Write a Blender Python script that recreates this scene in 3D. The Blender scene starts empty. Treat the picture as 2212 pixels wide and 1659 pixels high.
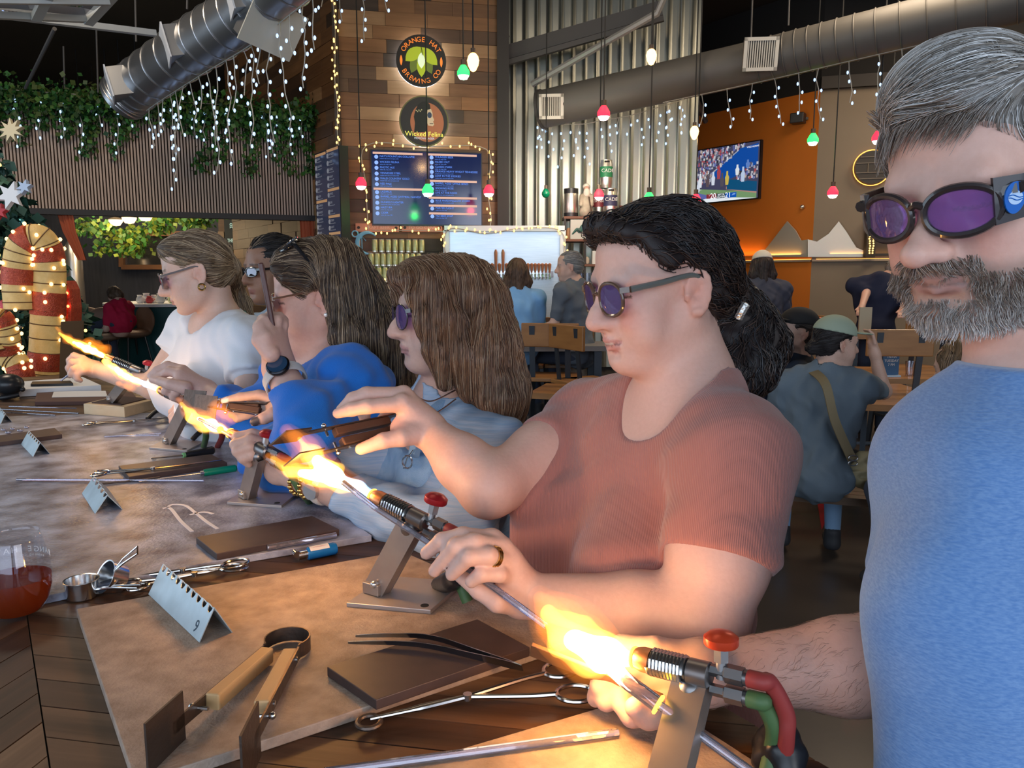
import bpy, bmesh, math, random
import numpy as np
from mathutils import Vector, Matrix, Euler
rnd = random.Random(7)
S = bpy.context.scene; COL = S.collection
# ---------------------------------------------------------------- camera, world, main lights, exposure
IW, IH, FPX = 2212.0, 1659.0, 1650.0
PITCH = math.radians(7.9); CAM = Vector((0, 0, 1.5))
cd = bpy.data.cameras.new('camera'); cam = bpy.data.objects.new('camera', cd); COL.objects.link(cam)
cd.sensor_width = 36; cd.lens = 36*FPX/IW; cd.clip_start = .02
cam.location = CAM; cam.rotation_euler = (math.pi/2-PITCH, 0, 0); S.camera = cam
S.view_settings.view_transform = 'Standard'; S.view_settings.look = 'None'
S.view_settings.exposure = 0.14; S.view_settings.gamma = 1; S.view_settings.use_curve_mapping = False
S.cycles.max_bounces = 7; S.cycles.transparent_max_bounces = 24; S.cycles.sample_clamp_indirect = 4
S.cycles.caustics_reflective = False; S.cycles.caustics_refractive = False
wd = bpy.data.worlds.new('world'); S.world = wd; wd.use_nodes = True
wd.node_tree.nodes['Background'].inputs[0].default_value = (.55, .7, 1, 1)
wd.node_tree.nodes['Background'].inputs[1].default_value = 1.0
def lamp(name, kind, loc, energy, color, size=None, target=None, sizey=None, radius=None):
    l = bpy.data.lights.new(name, kind); o = bpy.data.objects.new(name, l); COL.objects.link(o)
    l.energy = energy; l.color = color; o.location = loc
    if size: l.shape = 'RECTANGLE'; l.size = size; l.size_y = sizey or size
    if radius is not None: l.shadow_soft_size = radius
    if target is not None: o.rotation_euler = (Vector(target)-Vector(loc)).to_track_quat('-Z', 'Y').to_euler()
    o['kind'] = 'helper'
    return o
# daylight through the glazed wall behind and to the left of the camera
lamp('daylight_back', 'AREA', (-1.6, -3.6, 2.3), 155, (.74, .87, 1), 7.5, (-.9, 2.5, 1.3), 3.2)
lamp('daylight_left', 'AREA', (-5.9, 2.0, 2.1), 115, (.66, .83, 1), 5.0, (0, 3.0, 1.2), 2.8)
lamp('daylight_right', 'AREA', (4.6, -2.6, 2.4), 115, (.90, .95, 1), 3.5, (1.2, 2.5, 1.3), 2.6)
# unseen warm fill panels, added high under the roof to brighten the interior
for i, (x, y) in enumerate([(-3.4, 4.4), (.2, 6.0), (3.4, 6.4), (5.2, 7.6), (-.4, 2.6)]):
    lamp('warm_fill', 'AREA', (x, y, 4.5), (62 if abs(x) > 3 else 22) if y > 3 else 8, (1, .80, .58), 1.2, (x, y+.5, 0), 1.2)
lamp('bar_lamp', 'AREA', (.6, 7.1, 2.6), 16, (1, .86, .68), .6, (.5, 9, 1.4))
# ---------------------------------------------------------------- projection helpers (photo pixel -> point in the room)
_cp, _sp = math.cos(PITCH), math.sin(PITCH)
def ray(px, py):
    a, b = (px-IW/2)/FPX, (IH/2-py)/FPX
    return Vector((a, _cp+b*_sp, -_sp+b*_cp))
def at(px, py, Y):
    r = ray(px, py); return CAM+r*(Y/r.y)
def on(px, py, z):
    r = ray(px, py); return CAM+r*((z-CAM.z)/r.z)
def onw(px, py, P, N):
    r = ray(px, py); return CAM+r*((Vector(P)-CAM).dot(N)/r.dot(N))
def V(*a): return Vector(a)
# ---------------------------------------------------------------- materials
MATS = {}
def mat(name, col=(.5, .5, .5), rough=.5, metal=0, emit=None, es=0, col2=None, nscale=8, ndetail=4, stretch=None, bump=0, bscale=None,
        alpha=1, trans=0, ior=1.45, rotz=None, sss=0, coat=0, spec=.5, attr=None, wave=None, contrast=.5, sheen=0):
    if name in MATS: return MATS[name]
    m = bpy.data.materials.new(name); m.use_nodes = True; MATS[name] = m
    nt = m.node_tree; N = nt.nodes; L = nt.links; b = N['Principled BSDF']
    b.inputs['Base Color'].default_value = (*col, 1); b.inputs['Roughness'].default_value = rough; b.inputs['Metallic'].default_value = metal
    b.inputs['Alpha'].default_value = alpha; b.inputs['Transmission Weight'].default_value = trans; b.inputs['IOR'].default_value = ior
    b.inputs['Specular IOR Level'].default_value = spec; b.inputs['Coat Weight'].default_value = coat; b.inputs['Sheen Weight'].default_value = sheen
    if sss:
        b.inputs['Subsurface Weight'].default_value = sss; b.inputs['Subsurface Radius'].default_value = (1, .35, .2); b.inputs['Subsurface Scale'].default_value = .012
    if emit is not None:
        b.inputs['Emission Color'].default_value = (*emit, 1); b.inputs['Emission Strength'].default_value = es
    tc = N.new('ShaderNodeTexCoord'); vec = tc.outputs['Object']
    if stretch:
        mp = N.new('ShaderNodeMapping'); mp.inputs['Scale'].default_value = stretch
        if rotz is not None: mp.vector_type = 'TEXTURE'; mp.inputs['Scale'].default_value = [1/q for q in stretch]; mp.inputs['Rotation'].default_value = (0, 0, rotz)
        L.new(vec, mp.inputs['Vector']); vec = mp.outputs['Vector']
    csock = None
    if attr:
        a = N.new('ShaderNodeAttribute'); a.attribute_name = attr; csock = a.outputs['Color']
    if col2 is not None or bump:
        n = N.new('ShaderNodeTexNoise'); n.inputs['Scale'].default_value = nscale; n.inputs['Detail'].default_value = ndetail; L.new(vec, n.inputs['Vector'])
        if col2 is not None:
            rp = N.new('ShaderNodeValToRGB'); rp.color_ramp.elements[0].position = .5-contrast/2; rp.color_ramp.elements[1].position = .5+contrast/2
            rp.color_ramp.elements[0].color = (*col, 1); rp.color_ramp.elements[1].color = (*col2, 1)
            L.new(n.outputs['Fac'], rp.inputs['Fac'])
            if csock is not None:
                mx = N.new('ShaderNodeMix'); mx.data_type = 'RGBA'; mx.blend_type = 'MULTIPLY'; mx.inputs[0].default_value = 1
                L.new(csock, mx.inputs[6]); L.new(rp.outputs['Color'], mx.inputs[7]); csock = mx.outputs[2]
            else: csock = rp.outputs['Color']
        if bump:
            bn = N.new('ShaderNodeBump'); bn.inputs['Strength'].default_value = bump; bn.inputs['Distance'].default_value = .004
            src = n.outputs['Fac']
            if bscale:
                n2 = N.new('ShaderNodeTexNoise'); n2.inputs['Scale'].default_value = bscale; n2.inputs['Detail'].default_value = 3; L.new(vec, n2.inputs['Vector']); src = n2.outputs['Fac']
            L.new(src, bn.inputs['Height']); L.new(bn.outputs['Normal'], b.inputs['Normal'])
    if wave:   # (scale, direction axis, strength): fine knitted or brushed relief
        w = N.new('ShaderNodeTexWave'); w.bands_direction = wave[1]; w.inputs['Scale'].default_value = wave[0]; L.new(vec, w.inputs['Vector'])
        w.inputs['Distortion'].default_value = .4
        bn = N.new('ShaderNodeBump'); bn.inputs['Strength'].default_value = wave[2]; bn.inputs['Distance'].default_value = .002
        L.new(w.outputs['Fac'], bn.inputs['Height']); L.new(bn.outputs['Normal'], b.inputs['Normal'])
    if csock is not None: L.new(csock, b.inputs['Base Color'])
    return m
def emat(name, col, s):
    return mat(name, (.02, .02, .02), .6, emit=col, es=s)
# ---------------------------------------------------------------- objects
def link(o): COL.objects.link(o); return o
def tag(o, label=None, cat=None, group=None, kind=None):
    if label: o['label'] = label
    if cat: o['category'] = cat
    if group: o['group'] = group
    if kind: o['kind'] = kind
    return o
def thing(name, label, cat, loc=(0, 0, 0), rot=(0, 0, 0), group=None, kind=None):
    o = bpy.data.objects.new(name, None); link(o); o.empty_display_size = .05
    o.location = loc; o.rotation_euler = rot
    return tag(o, label, cat, group, kind)
def wmat(o):
    m = Matrix.LocRotScale(o.location, o.rotation_euler, o.scale)
    return wmat(o.parent) @ m if o.parent else m
def mesh_obj(name, v, f, m=None, parent=None, smooth=True, sharp=40, world=True, cols=None, mats=None, fmat=None):
    me = bpy.data.meshes.new(name)
    v = np.asarray(v, dtype=np.float64).reshape(-1, 3)
    if parent is not None and world:
        iv = np.array(wmat(parent).inverted()); v = v @ iv[:3, :3].T + iv[:3, 3]
    me.from_pydata(v.tolist(), [], f if isinstance(f, list) else f.tolist())
    if m is not None: me.materials.append(m)
    if mats:
        for q in mats: me.materials.append(q)
        me.polygons.foreach_set('material_index', fmat)
    if smooth:
        me.polygons.foreach_set('use_smooth', [True]*len(me.polygons))
        if sharp: me.set_sharp_from_angle(angle=math.radians(sharp))
    if cols is not None:
        ca = me.color_attributes.new('Col', 'FLOAT_COLOR', 'POINT')
        c4 = np.ones((len(v), 4), dtype=np.float32); c4[:, :3] = cols; ca.data.foreach_set('color', c4.ravel())
    me.update()
    o = bpy.data.objects.new(name, me); link(o)
    if parent is not None: o.parent = parent
    return o
def basis(d):
    d = Vector(d).normalized(); u = d.cross(Vector((0, 0, 1)))
    if u.length < 1e-3: u = d.cross(Vector((1, 0, 0)))
    u.normalize(); return u, d.cross(u).normalized(), d
class MB:
    """collects shapes into one mesh"""
    def __init__(s): s.v = []; s.f = []; s.mi = []; s.cur = 0
    def add(s, vs, fs):
        o = len(s.v); s.v += [tuple(p) for p in vs]; s.f += [tuple(i+o for i in q) for q in fs]; s.mi += [s.cur]*len(fs); return s
    def box(s, c, d, R=None, taper=1):
        c = Vector(c); x, y, z = d[0]/2, d[1]/2, d[2]/2; t = taper
        p = [(-x, -y, -z), (x, -y, -z), (x, y, -z), (-x, y, -z), (-x*t, -y*t, z), (x*t, -y*t, z), (x*t, y*t, z), (-x*t, y*t, z)]
        p = [(R @ Vector(q) if R is not None else Vector(q))+c for q in p]
        return s.add(p, [(0, 3, 2, 1), (4, 5, 6, 7), (0, 1, 5, 4), (1, 2, 6, 5), (2, 3, 7, 6), (3, 0, 4, 7)])
    def bar(s, a, b, w, h, up=(0, 0, 1)):
        a, b = Vector(a), Vector(b); d = (b-a).normalized(); u = Vector(up).cross(d)
        if u.length < 1e-4: u = Vector((1, 0, 0)).cross(d)
        u.normalize(); n = d.cross(u)
        p = [q+u*i*w/2+n*j*h/2 for q in (a, b) for i, j in ((-1, -1), (1, -1), (1, 1), (-1, 1))]
        return s.add(p, [(0, 3, 2, 1), (4, 5, 6, 7), (0, 1, 5, 4), (1, 2, 6, 5), (2, 3, 7, 6), (3, 0, 4, 7)])
    def tube(s, pts, r, n=8, closed=False, caps=True):
        pts = [Vector(p) for p in pts]; k = len(pts); rs = r if isinstance(r, (list, tuple)) else [r]*k
        u = None; vs = []
        for i, p in enumerate(pts):
            if closed: d = pts[(i+1) % k]-pts[i-1]
            else: d = pts[min(i+1, k-1)]-pts[max(i-1, 0)]
            if d.length < 1e-9: d = Vector((0, 0, 1))
            d.normalize()
            if u is None: u = basis(d)[0]
            u = (u-d*u.dot(d))
            if u.length < 1e-6: u = basis(d)[0]
            u.normalize(); w = d.cross(u)
            vs += [p+(u*math.cos(t)+w*math.sin(t))*rs[i] for t in [2*math.pi*j/n for j in range(n)]]
        fs = []
        for i in range(k if closed else k-1):
            a, b = i*n, ((i+1) % k)*n
            fs += [(a+j, a+(j+1) % n, b+(j+1) % n, b+j) for j in range(n)]
        if caps and not closed: fs += [tuple(range(n-1, -1, -1)), tuple(range((k-1)*n, k*n))]
        return s.add(vs, fs)
    def cyl(s, a, b, r, r2=None, n=16): return s.tube([a, b], [r, r if r2 is None else r2], n)
    def lathe(s, prof, n=24, M=None, caps=True):
        vs = []; k = len(prof)
        for r, z in prof:
            for j in range(n):
                t = 2*math.pi*j/n; p = Vector((r*math.cos(t), r*math.sin(t), z)); vs.append(M @ p if M is not None else p)
        fs = [(i*n+j, i*n+(j+1) % n, (i+1)*n+(j+1) % n, (i+1)*n+j) for i in range(k-1) for j in range(n)]
        if caps:
            if prof[0][0] > 1e-6: fs.append(tuple(range(n-1, -1, -1)))
            if prof[-1][0] > 1e-6: fs.append(tuple(range((k-1)*n, k*n)))
        return s.add(vs, fs)
    def sph(s, c, r, n=12, m=8, R=None):
        r = r if isinstance(r, (list, tuple)) else (r, r, r); vs = []; c = Vector(c)
        for i in range(m+1):
            a = math.pi*i/m
            for j in range(n):
                t = 2*math.pi*j/n; p = Vector((r[0]*math.sin(a)*math.cos(t), r[1]*math.sin(a)*math.sin(t), r[2]*math.cos(a)))
                vs.append((R @ p if R is not None else p)+c)
        return s.add(vs, [(i*n+j, (i+1)*n+j, (i+1)*n+(j+1) % n, i*n+(j+1) % n) for i in range(m) for j in range(n)])
    def prism(s, poly, M, t):
        """2-D outline (x,y) extruded by t along local z"""
        k = len(poly); vs = [M @ Vector((x, y, 0)) for x, y in poly]+[M @ Vector((x, y, t)) for x, y in poly]
        return s.add(vs, [tuple(range(k-1, -1, -1)), tuple(range(k, 2*k))]+[(i, (i+1) % k, (i+1) % k+k, i+k) for i in range(k)])
    def ribbon(s, pts, up, w, t):
        pts = [Vector(p) for p in pts]; up = Vector(up).normalized(); k = len(pts); vs = []
        for i, p in enumerate(pts):
            d = (pts[min(i+1, k-1)]-pts[max(i-1, 0)]).normalized(); n = up.cross(d).normalized()
            vs += [p+up*a*w/2+n*b*t/2 for a, b in ((-1, -1), (1, -1), (1, 1), (-1, 1))]
        fs = [(i*4+j, i*4+(j+1) % 4, i*4+4+(j+1) % 4, i*4+4+j) for i in range(k-1) for j in range(4)]+[(3, 2, 1, 0), tuple(range(k*4-4, k*4))]
        return s.add(vs, fs)
    def quad(s, a, b, c, d): return s.add([a, b, c, d], [(0, 1, 2, 3)])
    def slab(s, pts, z0, z1):
        """polygon of floor-plan points between two heights"""
        return s.prism([(p[0], p[1]) for p in pts], Matrix.Translation((0, 0, z0)), z1-z0)
    def build(s, name, m=None, parent=None, smooth=True, sharp=35, world=True, bevel=0, mats=None):
        o = mesh_obj(name, s.v, s.f, m, parent, smooth, sharp, world, mats=mats, fmat=s.mi if mats else None)
        if bevel:
            b = o.modifiers.new('bevel', 'BEVEL'); b.width = bevel; b.segments = 2; b.limit_method = 'ANGLE'; b.angle_limit = math.radians(40)
        return o
def frame(o, x, y=None, z=None):
    """matrix with origin o and given axes"""
    x = Vector(x).normalized()
    if z is None:
        y = Vector(y); z = x.cross(y).normalized(); y = z.cross(x)
    else:
        z = Vector(z); y = z.cross(x).normalized(); z = x.cross(y)
    m = Matrix.Identity(4)
    for i, a in enumerate((x, y, z)): m.col[i][:3] = a
    m.col[3][:3] = Vector(o); return m
def dup(o, parent=None):
    c = o.copy(); link(c)
    if parent is not None: c.parent = parent
    for ch in list(o.children): dup(ch, c)
    return c
def text(name, body, M, size, m, parent=None, align='CENTER', ext=.0006, sx=1):
    return text_mesh(name, body, M, size, m, parent, align, ext, sx)
def text_mesh(name, body, M, size, m, parent, align, ext, sx):
    c = bpy.data.curves.new(name, 'FONT'); c.body = body; c.size = size; c.align_x = align; c.align_y = 'CENTER'; c.extrude = ext
    c.resolution_u = 3; t = bpy.data.objects.new(name, c); me = bpy.data.meshes.new_from_object(t); bpy.data.objects.remove(t); bpy.data.curves.remove(c)
    me.name = name; me.materials.clear(); me.materials.append(m); o = bpy.data.objects.new(name, me); link(o)
    mw = M @ Matrix.Diagonal((sx, 1, 1, 1))
    if parent is not None: o.parent = parent; mw = wmat(parent).inverted() @ mw
    o.matrix_local = mw
    return o
def bez(p, n=12):
    """smooth path through points"""
    p = [Vector(q) for q in p]; out = []
    for i in range(len(p)-1):
        a, b, c, d = p[max(i-1, 0)], p[i], p[i+1], p[min(i+2, len(p)-1)]
        for j in range(n):
            t = j/n; out.append(.5*((2*b)+(c-a)*t+(2*a-5*b+4*c-d)*t*t+(3*b-a-3*c+d)*t**3))
    return out+[p[-1]]
# ---------------------------------------------------------------- smooth solid modelling on a grid (bodies, heads, clothes, hair)
def _a(v): return np.array(v, dtype=np.float32)
class SDF:
    def __init__(s, lo, hi, h):
        s.lo = _a(lo); s.h = h; n = np.ceil((_a(hi)-s.lo)/h).astype(int)+1
        s.n = n; s.ax = [s.lo[i]+h*np.arange(n[i], dtype=np.float32) for i in range(3)]
        s.f = np.full(tuple(n), .06, dtype=np.float32); s.inf = 0.0
    def _reg(s, lo, hi):
        i0 = np.clip(np.floor((_a(lo)-s.lo)/s.h).astype(int), 0, s.n); i1 = np.clip(np.ceil((_a(hi)-s.lo)/s.h).astype(int)+1, 0, s.n)
        sl = tuple(slice(a, b) for a, b in zip(i0, i1))
        if any(b <= a for a, b in zip(i0, i1)): return None, None
        return sl, (s.ax[0][sl[0]][:, None, None], s.ax[1][sl[1]][None, :, None], s.ax[2][sl[2]][None, None, :])
    def _op(s, sl, d, k, op):
        f = s.f[sl]
        if s.inf and op == 'u': d = d-np.float32(s.inf)
        if op == 'u':
            h = np.clip(.5+.5*(f-d)/k, 0, 1); s.f[sl] = f*(1-h)+d*h-k*h*(1-h)
        elif op == 's':
            h = np.clip(.5-.5*(f+d)/k, 0, 1); s.f[sl] = f*(1-h)-d*h+k*h*(1-h)
        else:   # intersect
            s.f[sl] = np.maximum(f, d)
    def ell(s, c, r, k=.02, R=None, op='u'):
        c = _a(c); r = _a(r); m = float(r.max())+k+.03
        sl, g = s._reg(c-m, c+m)
        if sl is None: return s
        x, y, z = g[0]-c[0], g[1]-c[1], g[2]-c[2]
        if R is not None:
            R = np.array(R, dtype=np.float32)[:3, :3]; x, y, z = (R[0, i]*x+R[1, i]*y+R[2, i]*z for i in range(3))
        k0 = np.sqrt((x/r[0])**2+(y/r[1])**2+(z/r[2])**2)+1e-6; k1 = np.sqrt((x/r[0]**2)**2+(y/r[1]**2)**2+(z/r[2]**2)**2)+1e-6
        s._op(sl, k0*(k0-1)/k1, k, op); return s
    def rc(s, a, b, ra, rb=None, k=.01, op='u'):
        a = _a(a); b = _a(b); rb = ra if rb is None else rb; m = max(ra, rb)+k+.03
        sl, g = s._reg(np.minimum(a, b)-m, np.maximum(a, b)+m)
        if sl is None: return s
        d = b-a; l2 = float(d @ d)+1e-12
        x, y, z = g[0]-a[0], g[1]-a[1], g[2]-a[2]
        h = np.clip((x*d[0]+y*d[1]+z*d[2])/l2, 0, 1)
        s._op(sl, np.sqrt((x-h*d[0])**2+(y-h*d[1])**2+(z-h*d[2])**2)-(ra+(rb-ra)*h), k, op); return s
    def chain(s, pts, rs, k=.01, op='u'):
        for i in range(len(pts)-1): s.rc(pts[i], pts[i+1], rs[i], rs[i+1], k, op)
        return s
    def box(s, c, half, rd, k=.01, R=None, op='u'):
        c = _a(c); hf = _a(half); m = float(np.linalg.norm(hf))+k+.03
        sl, g = s._reg(c-m, c+m)
        if sl is None: return s
        x, y, z = g[0]-c[0], g[1]-c[1], g[2]-c[2]
        if R is not None:
            R = np.array(R, dtype=np.float32)[:3, :3]; x, y, z = (R[0, i]*x+R[1, i]*y+R[2, i]*z for i in range(3))
        qx, qy, qz = np.abs(x)-hf[0]+rd, np.abs(y)-hf[1]+rd, np.abs(z)-hf[2]+rd
        d = np.sqrt(np.maximum(qx, 0)**2+np.maximum(qy, 0)**2+np.maximum(qz, 0)**2)+np.minimum(np.maximum(qx, np.maximum(qy, qz)), 0)-rd
        s._op(sl, d, k, op); return s
    def cut(s, p, n, lo=None, hi=None):
        """remove what lies on the side n points to, optionally only inside a box"""
        p = _a(p); n = _a(n); n = n/np.linalg.norm(n)
        sl, g = s._reg(s.lo if lo is None else lo, s.ax_hi() if hi is None else hi)
        if sl is None: return s
        s.f[sl] = np.maximum(s.f[sl], (g[0]-p[0])*n[0]+(g[1]-p[1])*n[1]+(g[2]-p[2])*n[2]); return s
    def like(s):
        o = SDF.__new__(SDF); o.lo, o.h, o.n, o.ax, o.inf = s.lo, s.h, s.n, s.ax, s.inf; o.f = np.full(tuple(s.n), .06, dtype=np.float32); return o
    def merge(s, o, k=.01, op='u'): i, s.inf = s.inf, 0; s._op((slice(None),)*3, o.f, k, op); s.inf = i; return s
    def ax_hi(s): return _a([a[-1] for a in s.ax])
    def ripple(s, fn):
        s.f += fn(s.ax[0][:, None, None], s.ax[1][None, :, None], s.ax[2][None, None, :]).astype(np.float32); return s
    def sample(s, p):
        q = (p-s.lo)/s.h; q = np.clip(q, 0, np.array(s.n)-1.001); i = q.astype(int); t = (q-i).astype(np.float32); o = 0
        for dx in (0, 1):
            for dy in (0, 1):
                for dz in (0, 1):
                    w = (t[:, 0] if dx else 1-t[:, 0])*(t[:, 1] if dy else 1-t[:, 1])*(t[:, 2] if dz else 1-t[:, 2])
                    o = o+w*s.f[i[:, 0]+dx, i[:, 1]+dy, i[:, 2]+dz]
        return o
    def grad(s, p):
        e = s.h; g = np.stack([s.sample(p+_a(d)*e)-s.sample(p-_a(d)*e) for d in ((1, 0, 0), (0, 1, 0), (0, 0, 1))], 1)
        return g/(np.linalg.norm(g, axis=1, keepdims=True)+1e-9)
    def mesh(s):
        f = s.f.copy(); f[0], f[-1], f[:, 0], f[:, -1], f[:, :, 0], f[:, :, -1] = (.01,)*6   # close at the border
        ins = f < 0; nx, ny, nz = f.shape
        cnt = sum(ins[a:nx-1+a, b:ny-1+b, c:nz-1+c].astype(np.int8) for a in (0, 1) for b in (0, 1) for c in (0, 1))
        ci = np.argwhere((cnt > 0) & (cnt < 8)); idx = np.full((nx-1, ny-1, nz-1), -1, dtype=np.int32); idx[tuple(ci.T)] = np.arange(len(ci))
        acc = np.zeros((len(ci), 3)); num = np.zeros((len(ci), 1))
        cn = [(a, b, c) for a in (0, 1) for b in (0, 1) for c in (0, 1)]
        vals = {c: f[ci[:, 0]+c[0], ci[:, 1]+c[1], ci[:, 2]+c[2]] for c in cn}
        for c in cn:
            for ax in range(3):
                if c[ax] == 0:
                    d = list(c); d[ax] = 1; d = tuple(d); va, vb = vals[c], vals[d]; m = (va < 0) != (vb < 0)
                    t = np.where(m, va/(va-vb+1e-12), 0); p = np.tile(_a(c), (len(ci), 1)).astype(float); p[:, ax] = t
                    acc += np.where(m[:, None], p, 0); num += m[:, None]
        v = s.lo+(ci+acc/num)*s.h; faces = []
        for ax in range(3):
            a1, a2 = [(1, 2), (2, 0), (0, 1)][ax]
            sl0 = [slice(1, -1)]*3; sl0[ax] = slice(0, -1); sl1 = list(sl0); sl1[ax] = slice(1, None)
            A, B = ins[tuple(sl0)], ins[tuple(sl1)]
            for flip, msk in ((False, A & ~B), (True, ~A & B)):
                e = np.argwhere(msk); off = np.ones(3, int); off[ax] = 0; e = e+off
                def cell(i, j):
                    q = e.copy(); q[:, a1] += i; q[:, a2] += j; return idx[tuple(q.T)]
                q = np.stack([cell(-1, -1), cell(0, -1), cell(0, 0), cell(-1, 0)], 1)
                faces.append(q[:, ::-1] if flip else q)
        return v, np.concatenate(faces)
def sdf_obj(name, sd, m, parent, cols=None, world=True):
    v, f = sd.mesh()
    return mesh_obj(name, v, f, m, parent, True, 0, world, cols=cols(v) if cols else None)
def tubes(paths, rad, n=3):
    """paths (N,K,3), rad (N,K) -> many thin tubes"""
    N, K, _ = paths.shape
    d = np.gradient(paths, axis=1); d /= np.linalg.norm(d, axis=2, keepdims=True)+1e-9
    u = np.cross(d, _a((.31, .2, .93))); u /= np.linalg.norm(u, axis=2, keepdims=True)+1e-9; w = np.cross(d, u)
    ang = 2*np.pi*np.arange(n)/n
    v = paths[:, :, None, :]+rad[:, :, None, None]*(u[:, :, None, :]*np.cos(ang)[None, None, :, None]+w[:, :, None, :]*np.sin(ang)[None, None, :, None])
    base = (np.arange(N)[:, None]*K+np.arange(K-1)[None, :])*n; base = base.ravel()
    fs = np.concatenate([np.stack([base+j, base+(j+1) % n, base+n+(j+1) % n, base+n+j], 1) for j in range(n)])
    return v.reshape(-1, 3), fs
# ================================================================ figures: shared anatomy
def skin(name, c, attr=True):
    return mat(name, c if not attr else (1, 1, 1), .48, sss=.12, attr='Col' if attr else None, col2=(.9, .86, .84) if attr else None, nscale=160, bump=.10, spec=.4, contrast=.8)
def head_matrix(E, theta, pitch, roll, sc):
    """E: world point between the eyes; theta: degrees turned from straight left (-x) toward the camera; pitch: degrees face-down"""
    t = math.radians(theta)
    fwd = Vector((-math.cos(t), -math.sin(t), 0)); lft = Vector((0, 0, 1)).cross(fwd)
    R = Matrix.Identity(3); R.col[0] = -lft; R.col[1] = fwd; R.col[2] = (0, 0, 1)
    R = R @ Matrix.Rotation(math.radians(-pitch), 3, 'X') @ Matrix.Rotation(math.radians(roll), 3, 'Y')
    M = R.to_4x4(); M.translation = Vector(E)-(R @ Vector((0, .088*sc, 0)))
    return M @ Matrix.Diagonal((sc, sc, sc, 1))
# local head axes: x = the person's right, y = forward, z = up; origin inside the skull at eye level
class HP:
    def __init__(h, sd, M): h.sd = sd; h.M = M; h.s = M.to_scale()[0]; h.R = np.array(M.to_3x3().normalized())
    def p(h, c): return h.M @ Vector(c)
    def ell(h, c, r, k=.02, op='u'): h.sd.ell(h.p(c), [q*h.s for q in r], k*h.s, h.R, op)
    def rc(h, a, b, ra, rb=None, k=.01, op='u'): h.sd.rc(h.p(a), h.p(b), ra*h.s, (ra if rb is None else rb)*h.s, k*h.s, op)
    def ch(h, pts, rs, k=.008, op='u'):
        rs = rs if isinstance(rs, (list, tuple)) else [rs]*len(pts)
        for i in range(len(pts)-1): h.rc(pts[i], pts[i+1], rs[i], rs[i+1], k, op)
def head(sd, M, jaw=1.0, nose=1.0, full=0.0, smile=0.0, ears=True, chin=1.0, openm=0):
    h = HP(sd, M)
    h.ell((0, -.018, .034), (.0745, .096, .086), .02)
    h.ell((0, .03, -.012), (.064, .062, .082), .02)
    h.ell((0, .026, .05), (.064, .062, .052), .02)
    h.ell((0, .025, -.066), (.053*jaw, .054, .044), .025)
    for s in (-1, 1):
        h.rc((s*.053*jaw, -.008, -.052), (s*.02*jaw, .066, -.098), .015, .013, .03)
        h.ell((s*.044, .052, -.03), (.02, .022, .016), .022)
        h.ell((s*(.036+.006*full), .056, -.06), (.022+.006*full, .024, .026), .022)
        if smile: h.ell((s*.035, .07, -.045), (.014, .012, .012), .015)
    h.ell((0, .072, -.1), (.019*jaw, .018*chin, .015), .024)
    if full: h.ell((0, .03, -.105), (.042, .045, .022), .03)
    h.rc((-.038, .076, .021), (.038, .076, .021), .013, .013, .016)
    for s in (-1, 1):
        h.ell((s*.032, .104, -.002), (.0165, .02, .0125), .016, 's')
        h.ell((s*.032, .0735, -.001), (.0155, .0135, .0125), .006)
        h.rc((s*.018, .086, -.0035), (s*.046, .078, -.0045), .0012, .0012, .0025, 's')
    h.ch([(0, .083, .016), (0, .0935, .0), (0, .1085, -.024), (0, .1155*(.6+.4*nose), -.036)], [.0075, .0075, .0085, .0105], .012)
    h.ell((0, .113*(.7+.3*nose), -.0385), (.0115, .0115, .0105), .008)
    for s in (-1, 1):
        h.ell((s*.013, .0955*(.72+.28*nose), -.041), (.0082, .014, .0095), .011)
        h.ell((s*.0068, .106, -.0505), (.0036, .007, .0045), .003, 's')
    h.rc((0, .098, -.05), (0, .108, -.047), .0045, .0045, .006)
    h.ell((0, .077, -.068), (.029, .0185, .021), .016)
    yl = -.0715
    h.ch([(-.0235, .0825, yl+.001+smile*.003), (-.008, .0945, yl+.0055), (0, .0945, yl+.0045), (.008, .0945, yl+.0055), (.0235, .0825, yl+.001+smile*.003)], [.003, .005, .0048, .005, .003], .005)
    h.ch([(-.0215, .083, yl-.003+smile*.003), (0, .0935, yl-.0075-openm), (.0215, .083, yl-.003+smile*.003)], [.003, .0062, .003], .006)
    h.ch([(-.025, .088, yl-.0005+smile*.004), (-.01, .1, yl-.0008-openm/2), (.01, .1, yl-.0008-openm/2), (.025, .088, yl-.0005+smile*.004)], .0014+openm/2, .003, 's')
    h.rc((-.012, .093, -.088), (.012, .093, -.088), .004, .004, .012, 's')
    if ears:
        for s in (-1, 1):
            def E(a, r=1.0, out=0): # ear outline, tilted back
                y, z = .0175*math.cos(a)*r, .029*math.sin(a)*r
                return (s*(.0735+.009*(1-(y+.0175)/.035)+out), -.016+y*.95-z*.2, -.012+z+y*.15)
            h.ell((s*.0745, -.014, -.014), (.006, .0145, .025), .008)
            ring = [E(math.radians(q)) for q in (-25, 10, 45, 80, 110, 140, 170, 200, 230, 255, 280)]
            h.ch(ring, [.003, .0034, .0038, .004, .004, .004, .0038, .0036, .0042, .0058, .006], .003)
            h.ch([E(math.radians(q), .62, .001) for q in (60, 110, 170, 220, 260)], .0032, .004)
            h.ell((s*.083, -.0105, -.0155), (.0065, .0062, .0085), .004, 's')
            h.ell((s*.077, .002, -.0155), (.004, .004, .0055), .005)
    return h
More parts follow.
